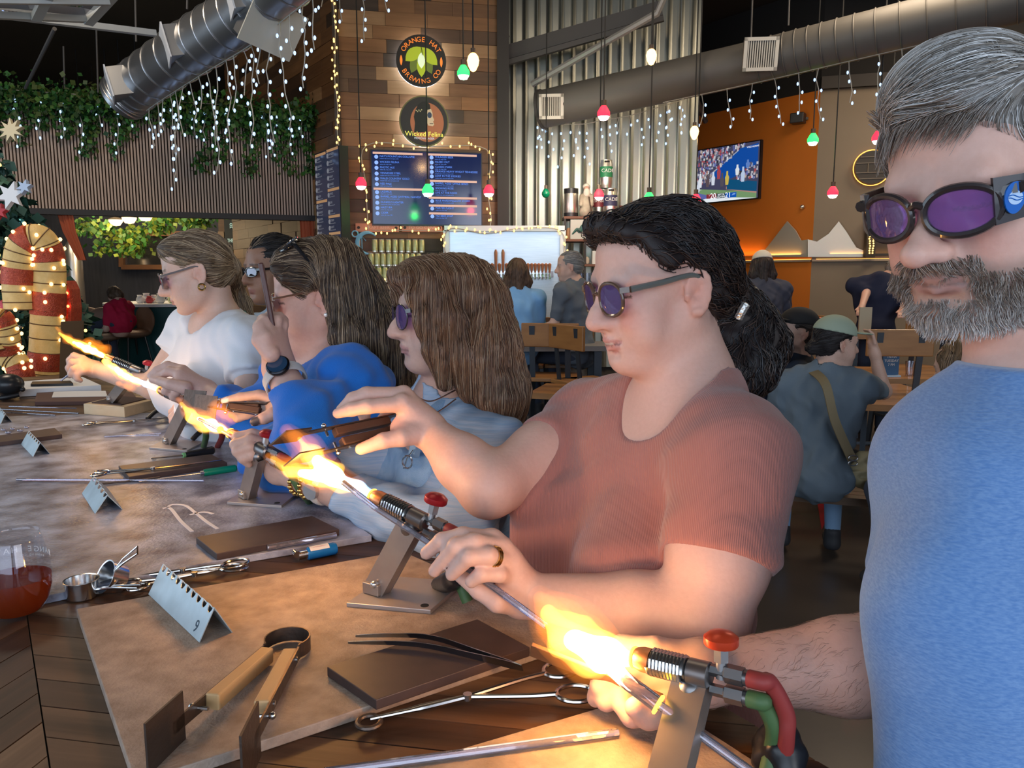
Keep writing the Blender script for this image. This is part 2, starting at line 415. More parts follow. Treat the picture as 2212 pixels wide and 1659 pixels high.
def head_cols(M, base, lip=(.62, .27, .25), blush=.35, brow=None, lid=None, lash=(.06, .035, .03), beard=None, teeth=False):
    inv = np.array(M.inverted()); base = np.array(base)
    def f(v):
        q = v @ inv[:3, :3].T+inv[:3, 3]; x, y, z = q[:, 0], q[:, 1], q[:, 2]
        c = np.tile(base, (len(v), 1))
        def mixc(w, col):
            nonlocal c
            w = np.clip(w, 0, 1)[:, None]; c = c*(1-w)+np.array(col)*w
        near = (np.abs(x) < .09) & (np.abs(z) < .13) & (np.abs(y) < .14)
        bl = np.exp(-(((np.abs(x)-.042)/.02)**2+((z+.036)/.02)**2))*(y > .02)*near
        mixc(blush*bl, base*np.array((1.06, .66, .62)))
        mixc(.35*np.exp(-((x/.014)**2+((z+.037)/.012)**2+((y-.11)/.02)**2)), base*np.array((1.05, .66, .6)))
        er = np.exp(-(((np.abs(x)-.08)/.012)**2+((y+.012)/.024)**2+((z+.012)/.034)**2))*near; mixc(.45*er, base*np.array((1.05, .64, .56)))
        zc = -.0715; hw = np.clip(1-(np.abs(x)/.0255)**2, 0, 1)
        lw = ((z < zc+.0028+.0068*hw) & (z > zc-.005-.0105*hw) & (np.abs(x) < .0245) & (y > .078)); mixc(lw*.85, lip)
        mixc(((np.abs(z-zc+.0012) < .0016) & (np.abs(x) < .023) & (y > .08))*.7, np.array(lip)*.35)
        if teeth: mixc(((np.abs(z-zc-.0002) < .0016) & (np.abs(x) < .013) & (y > .08))*.85, (.72, .66, .58))
        ex = np.abs(np.abs(x)-.032)
        if lid is not None: mixc(np.exp(-((ex/.018)**2+((z-.004)/.012)**2))*(y > .06)*.7, lid)
        mixc(((ex < .0165) & (np.abs(z+.0042+.25*ex*0) < .0018) & (y > .07))*.9, lash)
        if brow is not None:
            zb = .0205+.003*np.cos((np.abs(x)-.034)/.02); mixc(((np.abs(x) > .012) & (np.abs(x) < .052) & (np.abs(z-zb) < .0042) & (y > .05))*.75, brow)
        if beard is not None:
            w = np.clip((-.052-z+.35*np.clip(.05-y, 0, 1)*-1)/.012, 0, 1)*(y > -.02)*(z > -.135); mixc(w*.55*near, beard)
        return c
    return f
def scatter(rng, v, n, ok=None):
    if ok is not None: v = v[ok]
    return v[rng.integers(0, len(v), n)]
def grow(sd, roots, flow, K, length, off, rng, wob=.0, wfreq=40, settle=1.0):
    """strands that run along the surface of a solid; flow(p, t) gives the combed direction"""
    N = len(roots); p = roots.astype(np.float64).copy(); out = np.zeros((N, K, 3)); L = np.broadcast_to(length, (N,))[:, None]/(K-1)
    offn = np.broadcast_to(off, (N,))[:, None]; ph = rng.random((N, 1))*6.28
    for i in range(K):
        out[:, i] = p
        g = sd.grad(p); d = flow(p, i/(K-1)); d = d-g*np.sum(d*g, 1, keepdims=True)*settle
        d /= np.linalg.norm(d, axis=1, keepdims=True)+1e-9
        if wob: d = d+np.cross(g, d)*wob*np.sin(ph+wfreq*i/(K-1)+3*np.sin(ph*3))
        p = p+d*L
        f = sd.sample(p)[:, None]; g = sd.grad(p)
        p = p-g*np.clip(f-offn, -.02, .02)*settle
    return out
HAIR = lambda: mat('hair', (1, 1, 1), .42, attr='Col', spec=.55)
def hair_strands(name, paths, r, pal, parent, rng, taper=.35, mix=None, kind='stuff'):
    N, K, _ = paths.shape; t = np.linspace(0, 1, K)
    rad = r*(rng.random((N, 1))*.6+.7)*(1-(1-taper)*t[None, :]**2)
    v, f = tubes(paths, rad)
    pal = np.array(pal); ci = pal[rng.integers(0, len(pal), N)]*(.75+.5*rng.random((N, 1)))
    c = np.repeat(ci[:, None, :], K, 1)
    if mix is not None: c = mix(c, t[None, :, None])
    o = mesh_obj(name, v, f, HAIR(), parent, True, 0, cols=np.repeat(c.reshape(-1, 3), 3, 0))
    if kind: o['kind'] = kind
    return o
def lens_mat(name, tint, gl=.12):
    clear = min(tint) > .8
    if name in MATS: return MATS[name]
    m = bpy.data.materials.new(name); m.use_nodes = True; MATS[name] = m; N = m.node_tree.nodes; L = m.node_tree.links
    N.remove(N['Principled BSDF']); t = N.new('ShaderNodeBsdfTransparent'); t.inputs[0].default_value = (*tint, 1)
    g = N.new('ShaderNodeBsdfGlossy'); g.inputs['Roughness'].default_value = .03; g.inputs[0].default_value = (.9, .88, 1, 1)
    fr = N.new('ShaderNodeFresnel'); fr.inputs[0].default_value = 1.22 if clear else 1.5; ad = N.new('ShaderNodeMath'); ad.operation = 'ADD'; ad.inputs[1].default_value = gl*.4
    L.new(fr.outputs[0], ad.inputs[0])
    df = N.new('ShaderNodeBsdfDiffuse'); df.inputs[0].default_value = (*[q**1.5 for q in tint], 1); m0 = N.new('ShaderNodeMixShader'); m0.inputs[0].default_value = .0 if clear else .18
    L.new(t.outputs[0], m0.inputs[1]); L.new(df.outputs[0], m0.inputs[2])
    mx = N.new('ShaderNodeMixShader'); L.new(ad.outputs[0], mx.inputs[0]); L.new(m0.outputs[0], mx.inputs[1]); L.new(g.outputs[0], mx.inputs[2])
    if gl < .05:
        for l in list(mx.inputs[0].links): m.node_tree.links.remove(l)
        mx.inputs[0].default_value = .045
    L.new(mx.outputs[0], N['Material Output'].inputs['Surface']); return m
def glasses(M, label, fm, lm, w=.025, h=.021, cx=.033, cz=-.004, y0=.107, wrap=3.0, r=.0022, square=2.4, temple=.004, ear=True, drop=0, group=None, tm=None, bridge=.006, outer_up=.0):
    """eyeglasses in head coordinates"""
    root = thing('glasses', label, 'glasses', M.translation, (0, 0, 0), group)
    P = lambda x, y, z: M @ Vector((x, y, z))
    def yy(x): return y0-wrap*x*x
    def rim(s, k=1.0, dy=0):
        o = []
        for i in range(36):
            a = 2*math.pi*i/36; c, q = math.cos(a), math.sin(a)
            x = s*(cx+w*k*math.copysign(abs(c)**(2/square), c)); z = cz+h*k*math.copysign(abs(q)**(2/square), q)+outer_up*max(c, 0)*max(q, 0)
            z -= .15*h*k*(c < -.2)*(q < 0)*0
            o.append(P(x, yy(x)+dy, z))
        return o
    fr = MB()
    for s in (-1, 1): fr.tube(rim(s), r, 8, True)
    xb = cx-w
    fr.tube(bez([P(-xb, yy(xb), cz+bridge), P(0, yy(0)+.002, cz+bridge+.003), P(xb, yy(xb), cz+bridge)], 4), r*1.05, 8)
    for s in (-1, 1):
        fr.bar(P(s*(cx+w*.93), yy(cx+w), cz+h*.5), P(s*.073, yy(cx+w)-.006, cz+h*.55), .006*M.to_scale()[0], .008*M.to_scale()[0])
    fr.build('frame', fm, root)
    for s in (-1, 1):
        lm_ = MB(); a, b = rim(s, .98, .0008), rim(s, .98, -.0008); n = len(a); ca, cb = P(s*cx, yy(cx)+.0028, cz), P(s*cx, yy(cx)+.0012, cz)
        lm_.add([ca]+a+[cb]+b, [(0, 1+(i+1) % n, 1+i) if s > 0 else (0, 1+i, 1+(i+1) % n) for i in range(n)]+[(n+1, n+2+i, n+2+(i+1) % n) if s > 0 else (n+1, n+2+(i+1) % n, n+2+i) for i in range(n)])
        lm_.build('lens', lm, root, sharp=60)
        t = MB(); pts = [P(s*.073, yy(cx+w)-.006, cz+h*.55), P(s*.0765, .04, cz+h*.6), P(s*.0785, -.006, cz+h*.6+.002)]
        if ear: pts += [P(s*.078, -.022, cz+h*.35), P(s*.076, -.036, cz-.012)]
        k = len(bez(pts, 6)); t.tube(bez(pts, 6), [temple*M.to_scale()[0]*.5*(1.15-.5*i/k) for i in range(k)], 8)
        t.build('temple', tm or fm, root)
    return root
def person(label, loc, group=None): return thing('person', label, 'person', (loc[0], loc[1], 0), (0, 0, 0), group)
def torso(sd, NB, SL, SR, f, hip_z, bust=0, w=1.0, d=1.0, belly=0, lean=0.0, neck=None, neck_r=.052):
    """SL, SR shoulder joints (person's left and right), NB base of the neck, f horizontal facing direction"""
    SL, SR, NB = Vector(SL), Vector(SR), Vector(NB); f = Vector(f).normalized(); u = Vector((0, 0, 1)); l = u.cross(f)
    mid = (SL+SR)/2; R = np.array([[l.x, f.x, 0], [l.y, f.y, 0], [0, 0, 1]])
    hw = (SL-SR).length/2
    sd.rc(SL, SR, .05*w, None, .05)
    for q in (SL, SR):
        sd.ell(q, (.052*w, .055*w, .055*w), .04, R); sd.rc(NB+Vector((0, 0, .015)), q+Vector((0, 0, .012)), .048*w, .04*w, .05)
    ch = mid-u*.11-f*.005-f*lean*.0
    sd.ell(ch, (hw*.98, .105*d, .15), .06, R)
    sd.ell(ch-u*.13+f*.01, (hw*.84*w, .1*d+belly*.3, .13), .06, R)
    pel = Vector((ch.x, ch.y, hip_z+.1))-f*.03
    sd.rc(ch-u*.16, pel, .105*w, .125*w, .06)
    sd.ell(pel, (.16*w, .125*w, .11), .06, R)
    if belly: sd.ell(Vector((ch.x, ch.y, hip_z+.22))+f*.05, (.13*w, .1+belly, .13), .06, R)
    if bust:
        for s in (-1, 1): sd.ell(ch+f*(.07+bust*.35)+l*s*hw*.46-u*.045, (.066+bust*.2, .06+bust*.5, .07+bust*.2), .045, R)
    if neck is not None: sd.rc(NB-u*.01, neck, neck_r*1.08, neck_r, .03)
    return l, R, ch, pel
def seat_legs(root, pel, f, l, m, shoe, foot_z=.32, spread=.1, hip_w=.09):
    """trousered legs of a person sitting on a high stool, feet on its ring"""
    sd = SDF((pel.x-.75, pel.y-.65, foot_z-.12), (pel.x+.75, pel.y+.65, pel.z+.2), .013)
    sd.ell(pel, (.155, .14, .1), .05)
    for s in (-1, 1):
        hp = pel+l*s*hip_w-Vector((0, 0, .02)); kn = hp+f*.42+l*s*spread*.4-Vector((0, 0, .03)); an = kn-f*.1+Vector((0, 0, foot_z+.06-kn.z))
        sd.rc(hp, kn, .085, .06, .05); sd.rc(kn, an, .057, .04, .03)
    sdf_obj('trousers', sd, m, root)
    for s in (-1, 1):
        hp = pel+l*s*hip_w; kn = hp+f*.42+l*s*spread*.4; an = Vector((kn.x-f.x*.1, kn.y-f.y*.1, foot_z))
        sh = SDF(an-Vector((.2, .2, .06)), an+Vector((.2, .2, .12)), .01)
        sh.rc(an, an+f*.14-Vector((0, 0, .008)), .042, .034, .03); sh.rc(an, an+Vector((0, 0, .06)), .042, .044, .02); sh.cut(an-Vector((0, 0, .033)), (0, 0, -1))
        sdf_obj('shoe', sh, shoe, root)
def folds(rng, n=6, lam=.06, amp=.0015, bias=None):
    ks = []
    for _ in range(n):
        d = rng.normal(size=3)
        if bias is not None: d = d*.5+np.array(bias)*rng.choice([-1, 1])
        d = d/np.linalg.norm(d)*2*np.pi/(lam*(.6+.9*rng.random())); ks.append((d, rng.random()*6.28, amp*(.5+rng.random())))
    def fn(x, y, z):
        wx = .012*np.sin(23*y+31*z); o = 0
        for d, p, a in ks: o = o+a*np.sin(d[0]*(x+wx)+d[1]*y+d[2]*(z+wx)+p)
        return o
    return fn
def px_pts(lst): return [at(*q) for q in lst]
def fingers(sd, lst, k=.004):
    for pts, rs in lst: sd.chain(px_pts(pts), rs, k)

def cover(sh, sd, gap=.0045, reach=.011):
    """let a garment swallow any skin that pokes out next to it"""
    g = np.stack(np.meshgrid(*sh.ax, indexing='ij'), -1).reshape(-1, 3); f = sh.f.ravel(); i = np.where((f > -.002) & (f < reach+.01))[0]
    p = g[i]; d = sd.sample(p); ins = np.all((p > sd.lo) & (p < sd.ax_hi()), 1)
    f[i] = np.where(ins, np.minimum(f[i], np.maximum(d-gap, f[i]-reach)), f[i]); F = f.reshape(sh.f.shape)
    for ax in range(3):
        G = np.moveaxis(F, ax, 0); G[1:-1] = .25*G[:-2]+.5*G[1:-1]+.25*G[2:]
    sh.f = F
RNG = np.random.default_rng(11)
# ================================================================ room shell
class Wall:
    """vertical wall plane seen from the room; u runs along it from a to b"""
    def __init__(w, a, b):
        w.a = Vector((a[0], a[1], 0)); b = Vector((b[0], b[1], 0)); w.L = (b-w.a).length; w.d = (b-w.a).normalized(); w.n = Vector((w.d.y, -w.d.x, 0))
        if w.n.dot(Vector((0, 0, 0))-w.a) < 0: w.n = -w.n
    def hit(w, px, py, off=0): return onw(px, py, w.a+w.n*off, w.n)
    def u(w, px, py, off=0): return (w.hit(px, py, off)-w.a).dot(w.d)
    def P(w, u, z, off=0): return w.a+w.d*u+Vector((0, 0, z))+w.n*off
    def F(w, u, z, off=0): return frame(w.P(u, z, off), w.d, (0, 0, 1)) if w.d.cross(Vector((0, 0, 1))).dot(w.n) > 0 else frame(w.P(u, z, off), -w.d, (0, 0, 1))
    def rect(w, x0, y0, x1, y1, off=0):
        """pixel box -> (u0, u1, z0, z1)"""
        p, q = w.hit(x0, (y0+y1)/2, off), w.hit(x1, (y0+y1)/2, off); u0, u1 = (p-w.a).dot(w.d), (q-w.a).dot(w.d); xm = (x0+x1)/2
        return min(u0, u1), max(u0, u1), w.hit(xm, y1, off).z, w.hit(xm, y0, off).z
    def box(w, mb, u0, u1, z0, z1, o0, o1):
        mb.add([w.P(u, z, o) for o in (o0, o1) for u, z in ((u0, z0), (u1, z0), (u1, z1), (u0, z1))], [(0, 3, 2, 1), (4, 5, 6, 7), (0, 1, 5, 4), (1, 2, 6, 5), (2, 3, 7, 6), (3, 0, 4, 7)] if w.d.cross(Vector((0, 0, 1))).dot(w.n) > 0 else [(0, 1, 2, 3), (7, 6, 5, 4), (4, 5, 1, 0), (5, 6, 2, 1), (6, 7, 3, 2), (7, 4, 0, 3)])
def struct(name, mb, m, smooth=False): return tag(mb.build(name, m, None, smooth=smooth), kind='structure')
CZ = 4.9
W_BLACK = mat('black_ceiling', (.012, .011, .011), .9); W_DARK = mat('dark_wall', (.05, .042, .036), .85)
m = MB(); m.box((-1, 5.2, -.05), (22, 20.4, .1)); struct('floor', m, mat('stained_concrete', (.045, .038, .034), .28, col2=(.10, .075, .058), nscale=1.2, ndetail=8, contrast=.6, bump=.05, bscale=40))
m = MB(); m.box((-1, 5.2, CZ+.05), (22, 20.4, .1)); struct('ceiling', m, W_BLACK)
# glazed front behind the camera: piers, sill and header round real window openings
m = MB()
for x, w in ((-9.5, 5), (-5.6, .4), (-1.6, .3), (2.4, .4), (7.5, 5.4)): m.box((x, -4.1, CZ/2), (w, .2, CZ))
m.box((-1, -4.1, .3), (22, .2, .6)); m.box((-1, -4.1, 4.4), (22, .2, 1.0)); struct('wall_back', m, W_DARK)
m = MB(); m.box((-12, 5.2, CZ/2), (.2, 20.4, CZ)); struct('wall_left', m, W_DARK)
m = MB(); m.box((9.9, 5.2, CZ/2), (.2, 20.4, CZ)); struct('wall_right', m, W_DARK)
m = MB(); m.box((-1, 15.3, CZ/2), (22, .2, CZ)); struct('wall_rear', m, W_DARK)
# timber clad corner: front face and return
A = Vector((-1.707, 7.8, 0)); B = Vector((-.150, 8.10, 0)); C_ = Vector((-3.95, 11.0, 0))
WF = Wall(A, B); WL_ = Wall(C_, A)
PAL = [mat('clad_%d' % i, c, .55, col2=c2, nscale=2.5, stretch=(1, 1, 9), bump=.15, bscale=30) for i, (c, c2) in enumerate([((.13, .056, .022), (.21, .10, .04)), ((.07, .034, .017), (.11, .055, .026)), ((.28, .15, .065), (.37, .21, .10)), ((.042, .026, .016), (.07, .042, .025)), ((.19, .085, .03), (.28, .13, .05)), ((.10, .055, .029), (.16, .088, .045))])]
root = tag(bpy.data.objects.new('wall_center', None), kind='structure'); link(root)
pm = MB(); WF.box(pm, -.0, WF.L, 0, CZ, -.12, -.012); WL_.box(pm, 0, WL_.L, 0, CZ, -.12, -.012); pm.build('backing', mat('clad_backing', (.012, .009, .007), .9), root, smooth=False)
for w, y0 in ((WF, 0), (WL_, .04)):
    z = 0.62; rr = random.Random(3 if w is WF else 5)
    while z < CZ:
        u = -rr.uniform(0, .5)*.6; hgt = .128
        while u < w.L:
            ln = rr.uniform(.35, .85); a, b = max(u, 0), min(u+ln, w.L)
            if b-a > .03:
                q = MB(); w.box(q, a+.001, b-.001, z, z+hgt-.003, -.012, rr.uniform(-.002, .010)); q.build('plank', rr.choices(PAL, (4, 3, 1.6, 1.5, 3, 3))[0], root, smooth=False)
            u += ln
        z += hgt
q = MB(); q.bar(A+Vector((.0, -.02, 0)), A+Vector((0, -.02, CZ)), .05, .05); tag(q.build('trim_1', mat('corner_trim', (.05, .035, .025), .6), None, smooth=False), kind='structure')
q = MB(); q.bar(B+Vector((.06, .0, 0)), B+Vector((.06, 0, CZ)), .12, .12); tag(q.build('trim_2', mat('dark_post', (.025, .02, .018), .6), None, smooth=False), kind='structure')
# corrugated metal wall
WC = Wall((-.05, 8.62, 0), (2.02, 8.62, 0)); root = tag(bpy.data.objects.new('wall_corrugated', None), kind='structure'); link(root)
ns = 4; gm = mat('corrugated_zinc', (.30, .30, .26), .38, .85, col2=(.40, .40, .34), nscale=1.6, bump=.04, bscale=12)
for k in range(ns):
    q = MB(); u0, u1 = WC.L*k/ns, WC.L*(k+1)/ns+.01; n = 60; pr = []
    for i in range(n+1):
        u = u0+(u1-u0)*i/n; t = (u % .128)/.128
        o = .022*max(0, min(1, (.5-abs(t-.5))*7-2.4))+.004*max(0, math.cos(t*6.283*3))*(1 if .12 < t < .88 else 0)
        pr.append((u, o+k % 2*.0006))
    for u, o in pr: q.v += [tuple(WC.P(u, .5, o)), tuple(WC.P(u, CZ, o))]
    q.f = [(2*i, 2*i+2, 2*i+3, 2*i+1) for i in range(n)]; q.mi = [0]*n; q.build('corrugated_sheet', gm, root, sharp=30)
q = MB(); WC.box(q, -.3, WC.L+.02, 0, CZ, -.1, -.03); q.box((2.0, 9.9, CZ/2), (.06, 2.5, CZ)); struct('wall_behind_metal', q, W_DARK)
# orange wall and grey-brown wall
WO = Wall((2.45, 11.15, 0), (3.68, 9.50, 0)); WG = Wall((3.68, 9.50, 0), (9.8, 7.73, 0))
q = MB(); WO.box(q, -.3, WO.L, 0, 3.72, -.1, 0); struct('wall_orange', q, mat('orange_paint', (.56, .155, .012), .7, col2=(.52, .14, .01), nscale=2))
q = MB(); WG.box(q, 0, WG.L, 0, 3.72, -.1, 0); struct('wall_grey', q, mat('taupe_paint', (.20, .155, .11), .75, col2=(.18, .14, .10), nscale=2))
q = MB(); WO.box(q, -.3, WO.L, 3.72, CZ, -.1, .0); WG.box(q, 0, WG.L, 3.72, CZ, -.1, 0); struct('wall_upper', q, W_BLACK)
for nm, w in (('trim_3', WO), ('trim_4', WG)):
    q = MB(); w.box(q, 0, w.L, 1.70, 1.725, 0, .05); struct(nm, q, mat('ledge', (.30, .22, .15), .5))
    q = MB(); w.box(q, .05, w.L if w is WO else 3.4, 1.725, 1.732, .012, .022); tag(q.build('light_strip', emat('amber_strip', (1, .42, .08), 2.4), None, smooth=False), 'amber light strip on ledge of the %s wall' % ('orange' if w is WO else 'taupe'), 'light strip')
    p = w.P(w.L*.55 if w is WO else 1.0, 1.79, .06); o = lamp('strip_light', 'AREA', p, 3.4 if w is WO else 1.6, (1, .45, .10), 1.6, p+Vector((0, 0, 1))+w.n*-.12, .05)
q = MB(); WG.box(q, 0, WG.L, 3.72, 3.86, 0, .06); struct('trim_5', q, mat('dark_post', (.025, .02, .018), .6))
# room beyond the slatted header
q = MB(); q.box((-6.8, 13.6, 1.6), (3.6, .1, 3.2)); struct('wall_shop', q, mat('charcoal_boards', (.035, .037, .045), .7, col2=(.055, .056, .066), nscale=5, stretch=(6, 1, .5)))
q = MB(); q.box((-4.05, 13.3, 1.6), (1.9, .1, 3.2)); struct('wall_shop_timber', q, mat('shop_timber', (.17, .10, .055), .6, col2=(.10, .058, .034), nscale=3, stretch=(1, 1, 8)))
q = MB(); q.box((-9.2, 13.9, 1.6), (2.0, .1, 3.2)); struct('wall_shop_left', q, mat('shop_cream', (.42, .38, .28), .7))
# slatted header
HA, HB = Vector((-5.3, 7.28, 0)), Vector((-2.10, 8.42, 0)); WH_ = Wall(HA, HB); hz0, hz1 = 2.16, 3.24
root = thing('slat_header', 'brown vertical slatted header hung across the opening under greenery', 'header', HA)
q = MB(); WH_.box(q, 0, WH_.L, hz0, hz1, -.06, -.012); q.build('backing', mat('slat_back', (.03, .018, .012), .9), root, smooth=False)
q = MB(); WH_.box(q, 0, WH_.L, hz0-.05, hz0+.005, -.07, .03); q.build('bottom_rail', mat('dark_post', (.025, .02, .018), .6), root, smooth=False)
sm = [mat('slat_%d' % i, c, .6, col2=[x*.82 for x in c], nscale=6, stretch=(1, 1, .3)) for i, c in enumerate([(.48, .34, .26), (.53, .38, .29)])]
nsl = 118; base = MB(); w_ = WH_.L/nsl; WH_.box(base, .0, w_*.58, hz0, hz1, -.012, .012); s0 = base.build('slat', sm[0], root, smooth=False); s1 = s0.copy(); s1.data = s0.data.copy(); s1.data.materials[0] = sm[1]; link(s1); s1.parent = root; s1.location = s0.location+WH_.d*w_
for i in range(2, nsl):
    c = (s0 if i % 2 else s1).copy(); link(c); c.parent = root; c.location = s0.location+WH_.d*w_*i
# steel beam and conduit over the corrugated wall, open roof steel at upper left
def beam(name, pts, r, m, label, cat='beam', n=8):
    return tag(MB().tube(pts, r, n).build(name, m, None), label, cat)
GREY = mat('painted_grey', (.075, .07, .068), .6); q = MB(); a, b = at(1060, 128, 8.4), at(1430, 22, 8.0); q.bar(a, b, .16, .14); q.bar(a+Vector((0, -.1, -.11)), b+Vector((0, -.1, -.11)), .05, .05); tag(q.build('steel_beam', GREY, None, smooth=False), 'grey steel beam along top of the corrugated metal', 'beam')
beam('conduit', [at(1150, 182, 8.3), at(1420, 28, 7.6), at(1440, -20, 7.5)], .035, mat('light_grey', (.42, .40, .37), .4, .4), 'pale grey pipe running up before the steel beam', 'pipe')
beam('brace', [at(1040, 0, 8.2), at(1098, 82, 8.3)], .022, GREY, 'thin diagonal brace above the corrugated wall')
beam('brace', [at(1496, 196, 9.6), at(1524, 262, 10.2)], .035, mat('dark_post', (.025, .02, .018), .6), 'dark diagonal brace before the orange wall')
beam('roof_rod', [at(118, 62, 5.6), at(55, 190, 7)], .014, GREY, 'thin grey roof rod slanting down over the greenery')
for i, (x0, y0, x1, y1, Y) in enumerate(((208, 60, 212, 200, 7.4), (137, 100, 140, 205, 7.6), (292, -10, 294, 90, 6.6), (405, -20, 404, 20, 6.2), (325, 70, 330, 60, 7))):
    if i < 4: beam('hanger_rod', [at(x0, y0, Y), at(x1, y1, Y)], .008, GREY, 'thin ceiling hanger rod, the one %s' % ('left of the garage door rail', 'over the greenery at far left', 'reaching the silver duct', 'above the upper silver duct')[i], 'rod')
for i, (p0, p1) in enumerate((((-60, 60, 4.6), (320, 128, 5.6)), ((-60, 95, 5.4), (300, 150, 6.4)))): pass
gd = thing('garage_door', 'raised white framed glass garage door on rails at upper left', 'garage door', at(100, 30, 5)); wm = mat('white_rail', (.50, .52, .52), .5, .3)
q = MB(); q.bar(at(-80, 22, 5.0), at(335, 72, 5.9), .05, .04); q.build('rail', wm, gd, smooth=False)
q = MB(); q.bar(at(-80, 30, 4.2), at(195, 42, 4.8), .05, .035); q.build('rail', wm, gd, smooth=False)
q = MB(); q.bar(at(78, 40, 4.5), at(118, -40, 4.1), .05, .035); q.build('rail', wm, gd, smooth=False); q = MB(); q.bar(at(190, 48, 4.8), at(262, -30, 4.5), .05, .04); q.build('rail', wm, gd, smooth=False)
q = MB(); q.bar(at(-80, 2, 4.0), at(235, 6, 4.5), .035, .025); q.build('rail', wm, gd, smooth=False)
q = MB(); q.quad(at(-60, 24, 4.3), at(185, 34, 4.75), at(225, 8, 4.5), at(-60, 4, 4.05)); q.build('pane', lens_mat('door_glass', (.6, .66, .68), .1), gd)
# ================================================================ ducts, signs, screens, lights, furniture behind the work table
ZN = mat('spiral_duct', (.36, .37, .39), .34, .9, col2=(.44, .45, .47), nscale=1.5); DG = mat('grey_duct', (.105, .097, .088), .55, .2, col2=(.13, .12, .105), nscale=2)
def duct(path, r, m, label, bands, bm=None):
    root = thing('air_duct', label, 'duct', path[0]); p = bez(path, 8); MB().tube(p, r, 28).build('pipe', m, root)
    for i in range(bands):
        t = (i+.5)/bands*(len(p)-1); k = int(t); c = p[k].lerp(p[min(k+1, len(p)-1)], t-k); d = (p[min(k+1, len(p)-1)]-p[k]).normalized(); u, w, _ = basis(d)
        MB().tube([c+(u*math.cos(a)+w*math.sin(a))*(r+.003) for a in np.linspace(0, 6.283, 33)[:-1]], .006, 5, True).build('seam', bm or m, root)
    return root, p
def vent(root, c, n, up, sx, sy, dep, m, face, slats=0):
    F = frame(c, Vector(up).cross(Vector(n)), z=Vector(n)); q = MB(); R3 = F.to_3x3()
    q.box(F @ Vector((0, 0, -dep/2)), (sx*.9, sy*.9, dep), R3); v = q.build('vent_box', m, root, smooth=False)
    q = MB(); b = .03 if slats else .0
    if slats:
        for s in (-1, 1): q.box(F @ Vector((s*(sx/2-b/2), 0, .01)), (b, sy, .02), R3); q.box(F @ Vector((0, s*(sy/2-b/2), .01)), (sx, b, .02), R3)
        q.build('vent_frame', face, v, smooth=False); q = MB(); q.box(F @ Vector((0, 0, .0)), (sx-2*b, sy-2*b, .004), R3); q.build('vent_back', mat('vent_dark', (.10, .09, .075), .8), v, smooth=False)
        for i in range(slats):
            q = MB(); q.box(F @ Vector(((i+.5)/slats*(sx-2*b)-(sx-2*b)/2, 0, .008)), ((sx-2*b)/slats*.45, sy-2*b, .012), R3); q.build('louvre', face, v, smooth=False)
    else: q.box(F @ Vector((0, 0, .006)), (sx, sy, .012), R3); q.build('vent_face', face, v, smooth=False)
VW = mat('vent_white', (.56, .58, .62), .6); VC = mat('vent_cream', (.50, .49, .43), .5)
ld, lp = duct([at(262, 214, 7.0), at(300, 182, 6.9), at(400, 112, 6.4), at(510, 40, 6.0), at(640, -70, 5.5), at(900, -280, 4.7)], .205, ZN, 'silver spiral duct climbing to the upper left ceiling', 20)
dl = (lp[-1]-lp[0]).normalized()
for (x, y, Y, s) in ((252, 190, 6.75, .34), (372, 108, 6.25, .40), (505, 5, 5.75, .40)):
    c = at(x-14, y-2, Y); n = Vector((-.86, -.45, -.22)).normalized(); u = dl-n*dl.dot(n); vent(ld, c, n, u, .26, s, .17, ZN, VW)
vent(ld, at(590, 60, 5.75), Vector((.55, -.6, -.55)).normalized(), dl, .42, .34, .14, ZN, VC)
rd, rp = duct([at(1172, 236, 8.3), at(1400, 186, 7.85), at(1640, 132, 7.4), at(1860, 78, 6.95), at(2300, -30, 6.2), at(2900, -190, 5.2)], .19, DG, 'long grey ventilation duct across the upper right', 0)
for t in np.linspace(.40, .98, 22):
    k = t*(len(rp)-1); i = int(k); c = rp[i].lerp(rp[min(i+1, len(rp)-1)], k-i); d = (rp[min(i+1, len(rp)-1)]-rp[max(i-1, 0)]).normalized(); u, w, _ = basis(d)
    MB().tube([c+(u*math.cos(a)+w*math.sin(a))*.193 for a in np.linspace(0, 6.283, 33)[:-1]], .006, 5, True).build('seam', DG, rd)
c = rp[0]; d = (rp[1]-rp[0]).normalized(); MB().cyl(c-d*.02, c+d*.01, .202, None, 28).build('end_cap', mat('duct_cap', (.06, .055, .05), .6), rd)
vent(rd, at(1643, 117, 7.14), Vector((-.1, -.95, -.22)).normalized(), Vector((0, 0, 1)), .30, .28, .12, DG, mat('vent_warm_white', (.62, .58, .50), .5), 12); vent(rd, at(1191, 230, 8.05), Vector((-.1, -.95, -.22)).normalized(), Vector((0, 0, 1)), .25, .24, .10, DG, mat('vent_warm_white', (.62, .58, .50), .5), 10)
for x, y, Y in ((1622, 90, 7.5), (1703, 55, 7.3), (1992, 60, 6.75)): beam('hanger_rod', [at(x, y, Y), at(x+4, y-110, Y)], .008, GREY, 'hanger wire of the grey duct %s' % {1622: 'by its large vent', 1703: 'right of its large vent', 1992: 'by the grey haired man'}[x], 'rod')
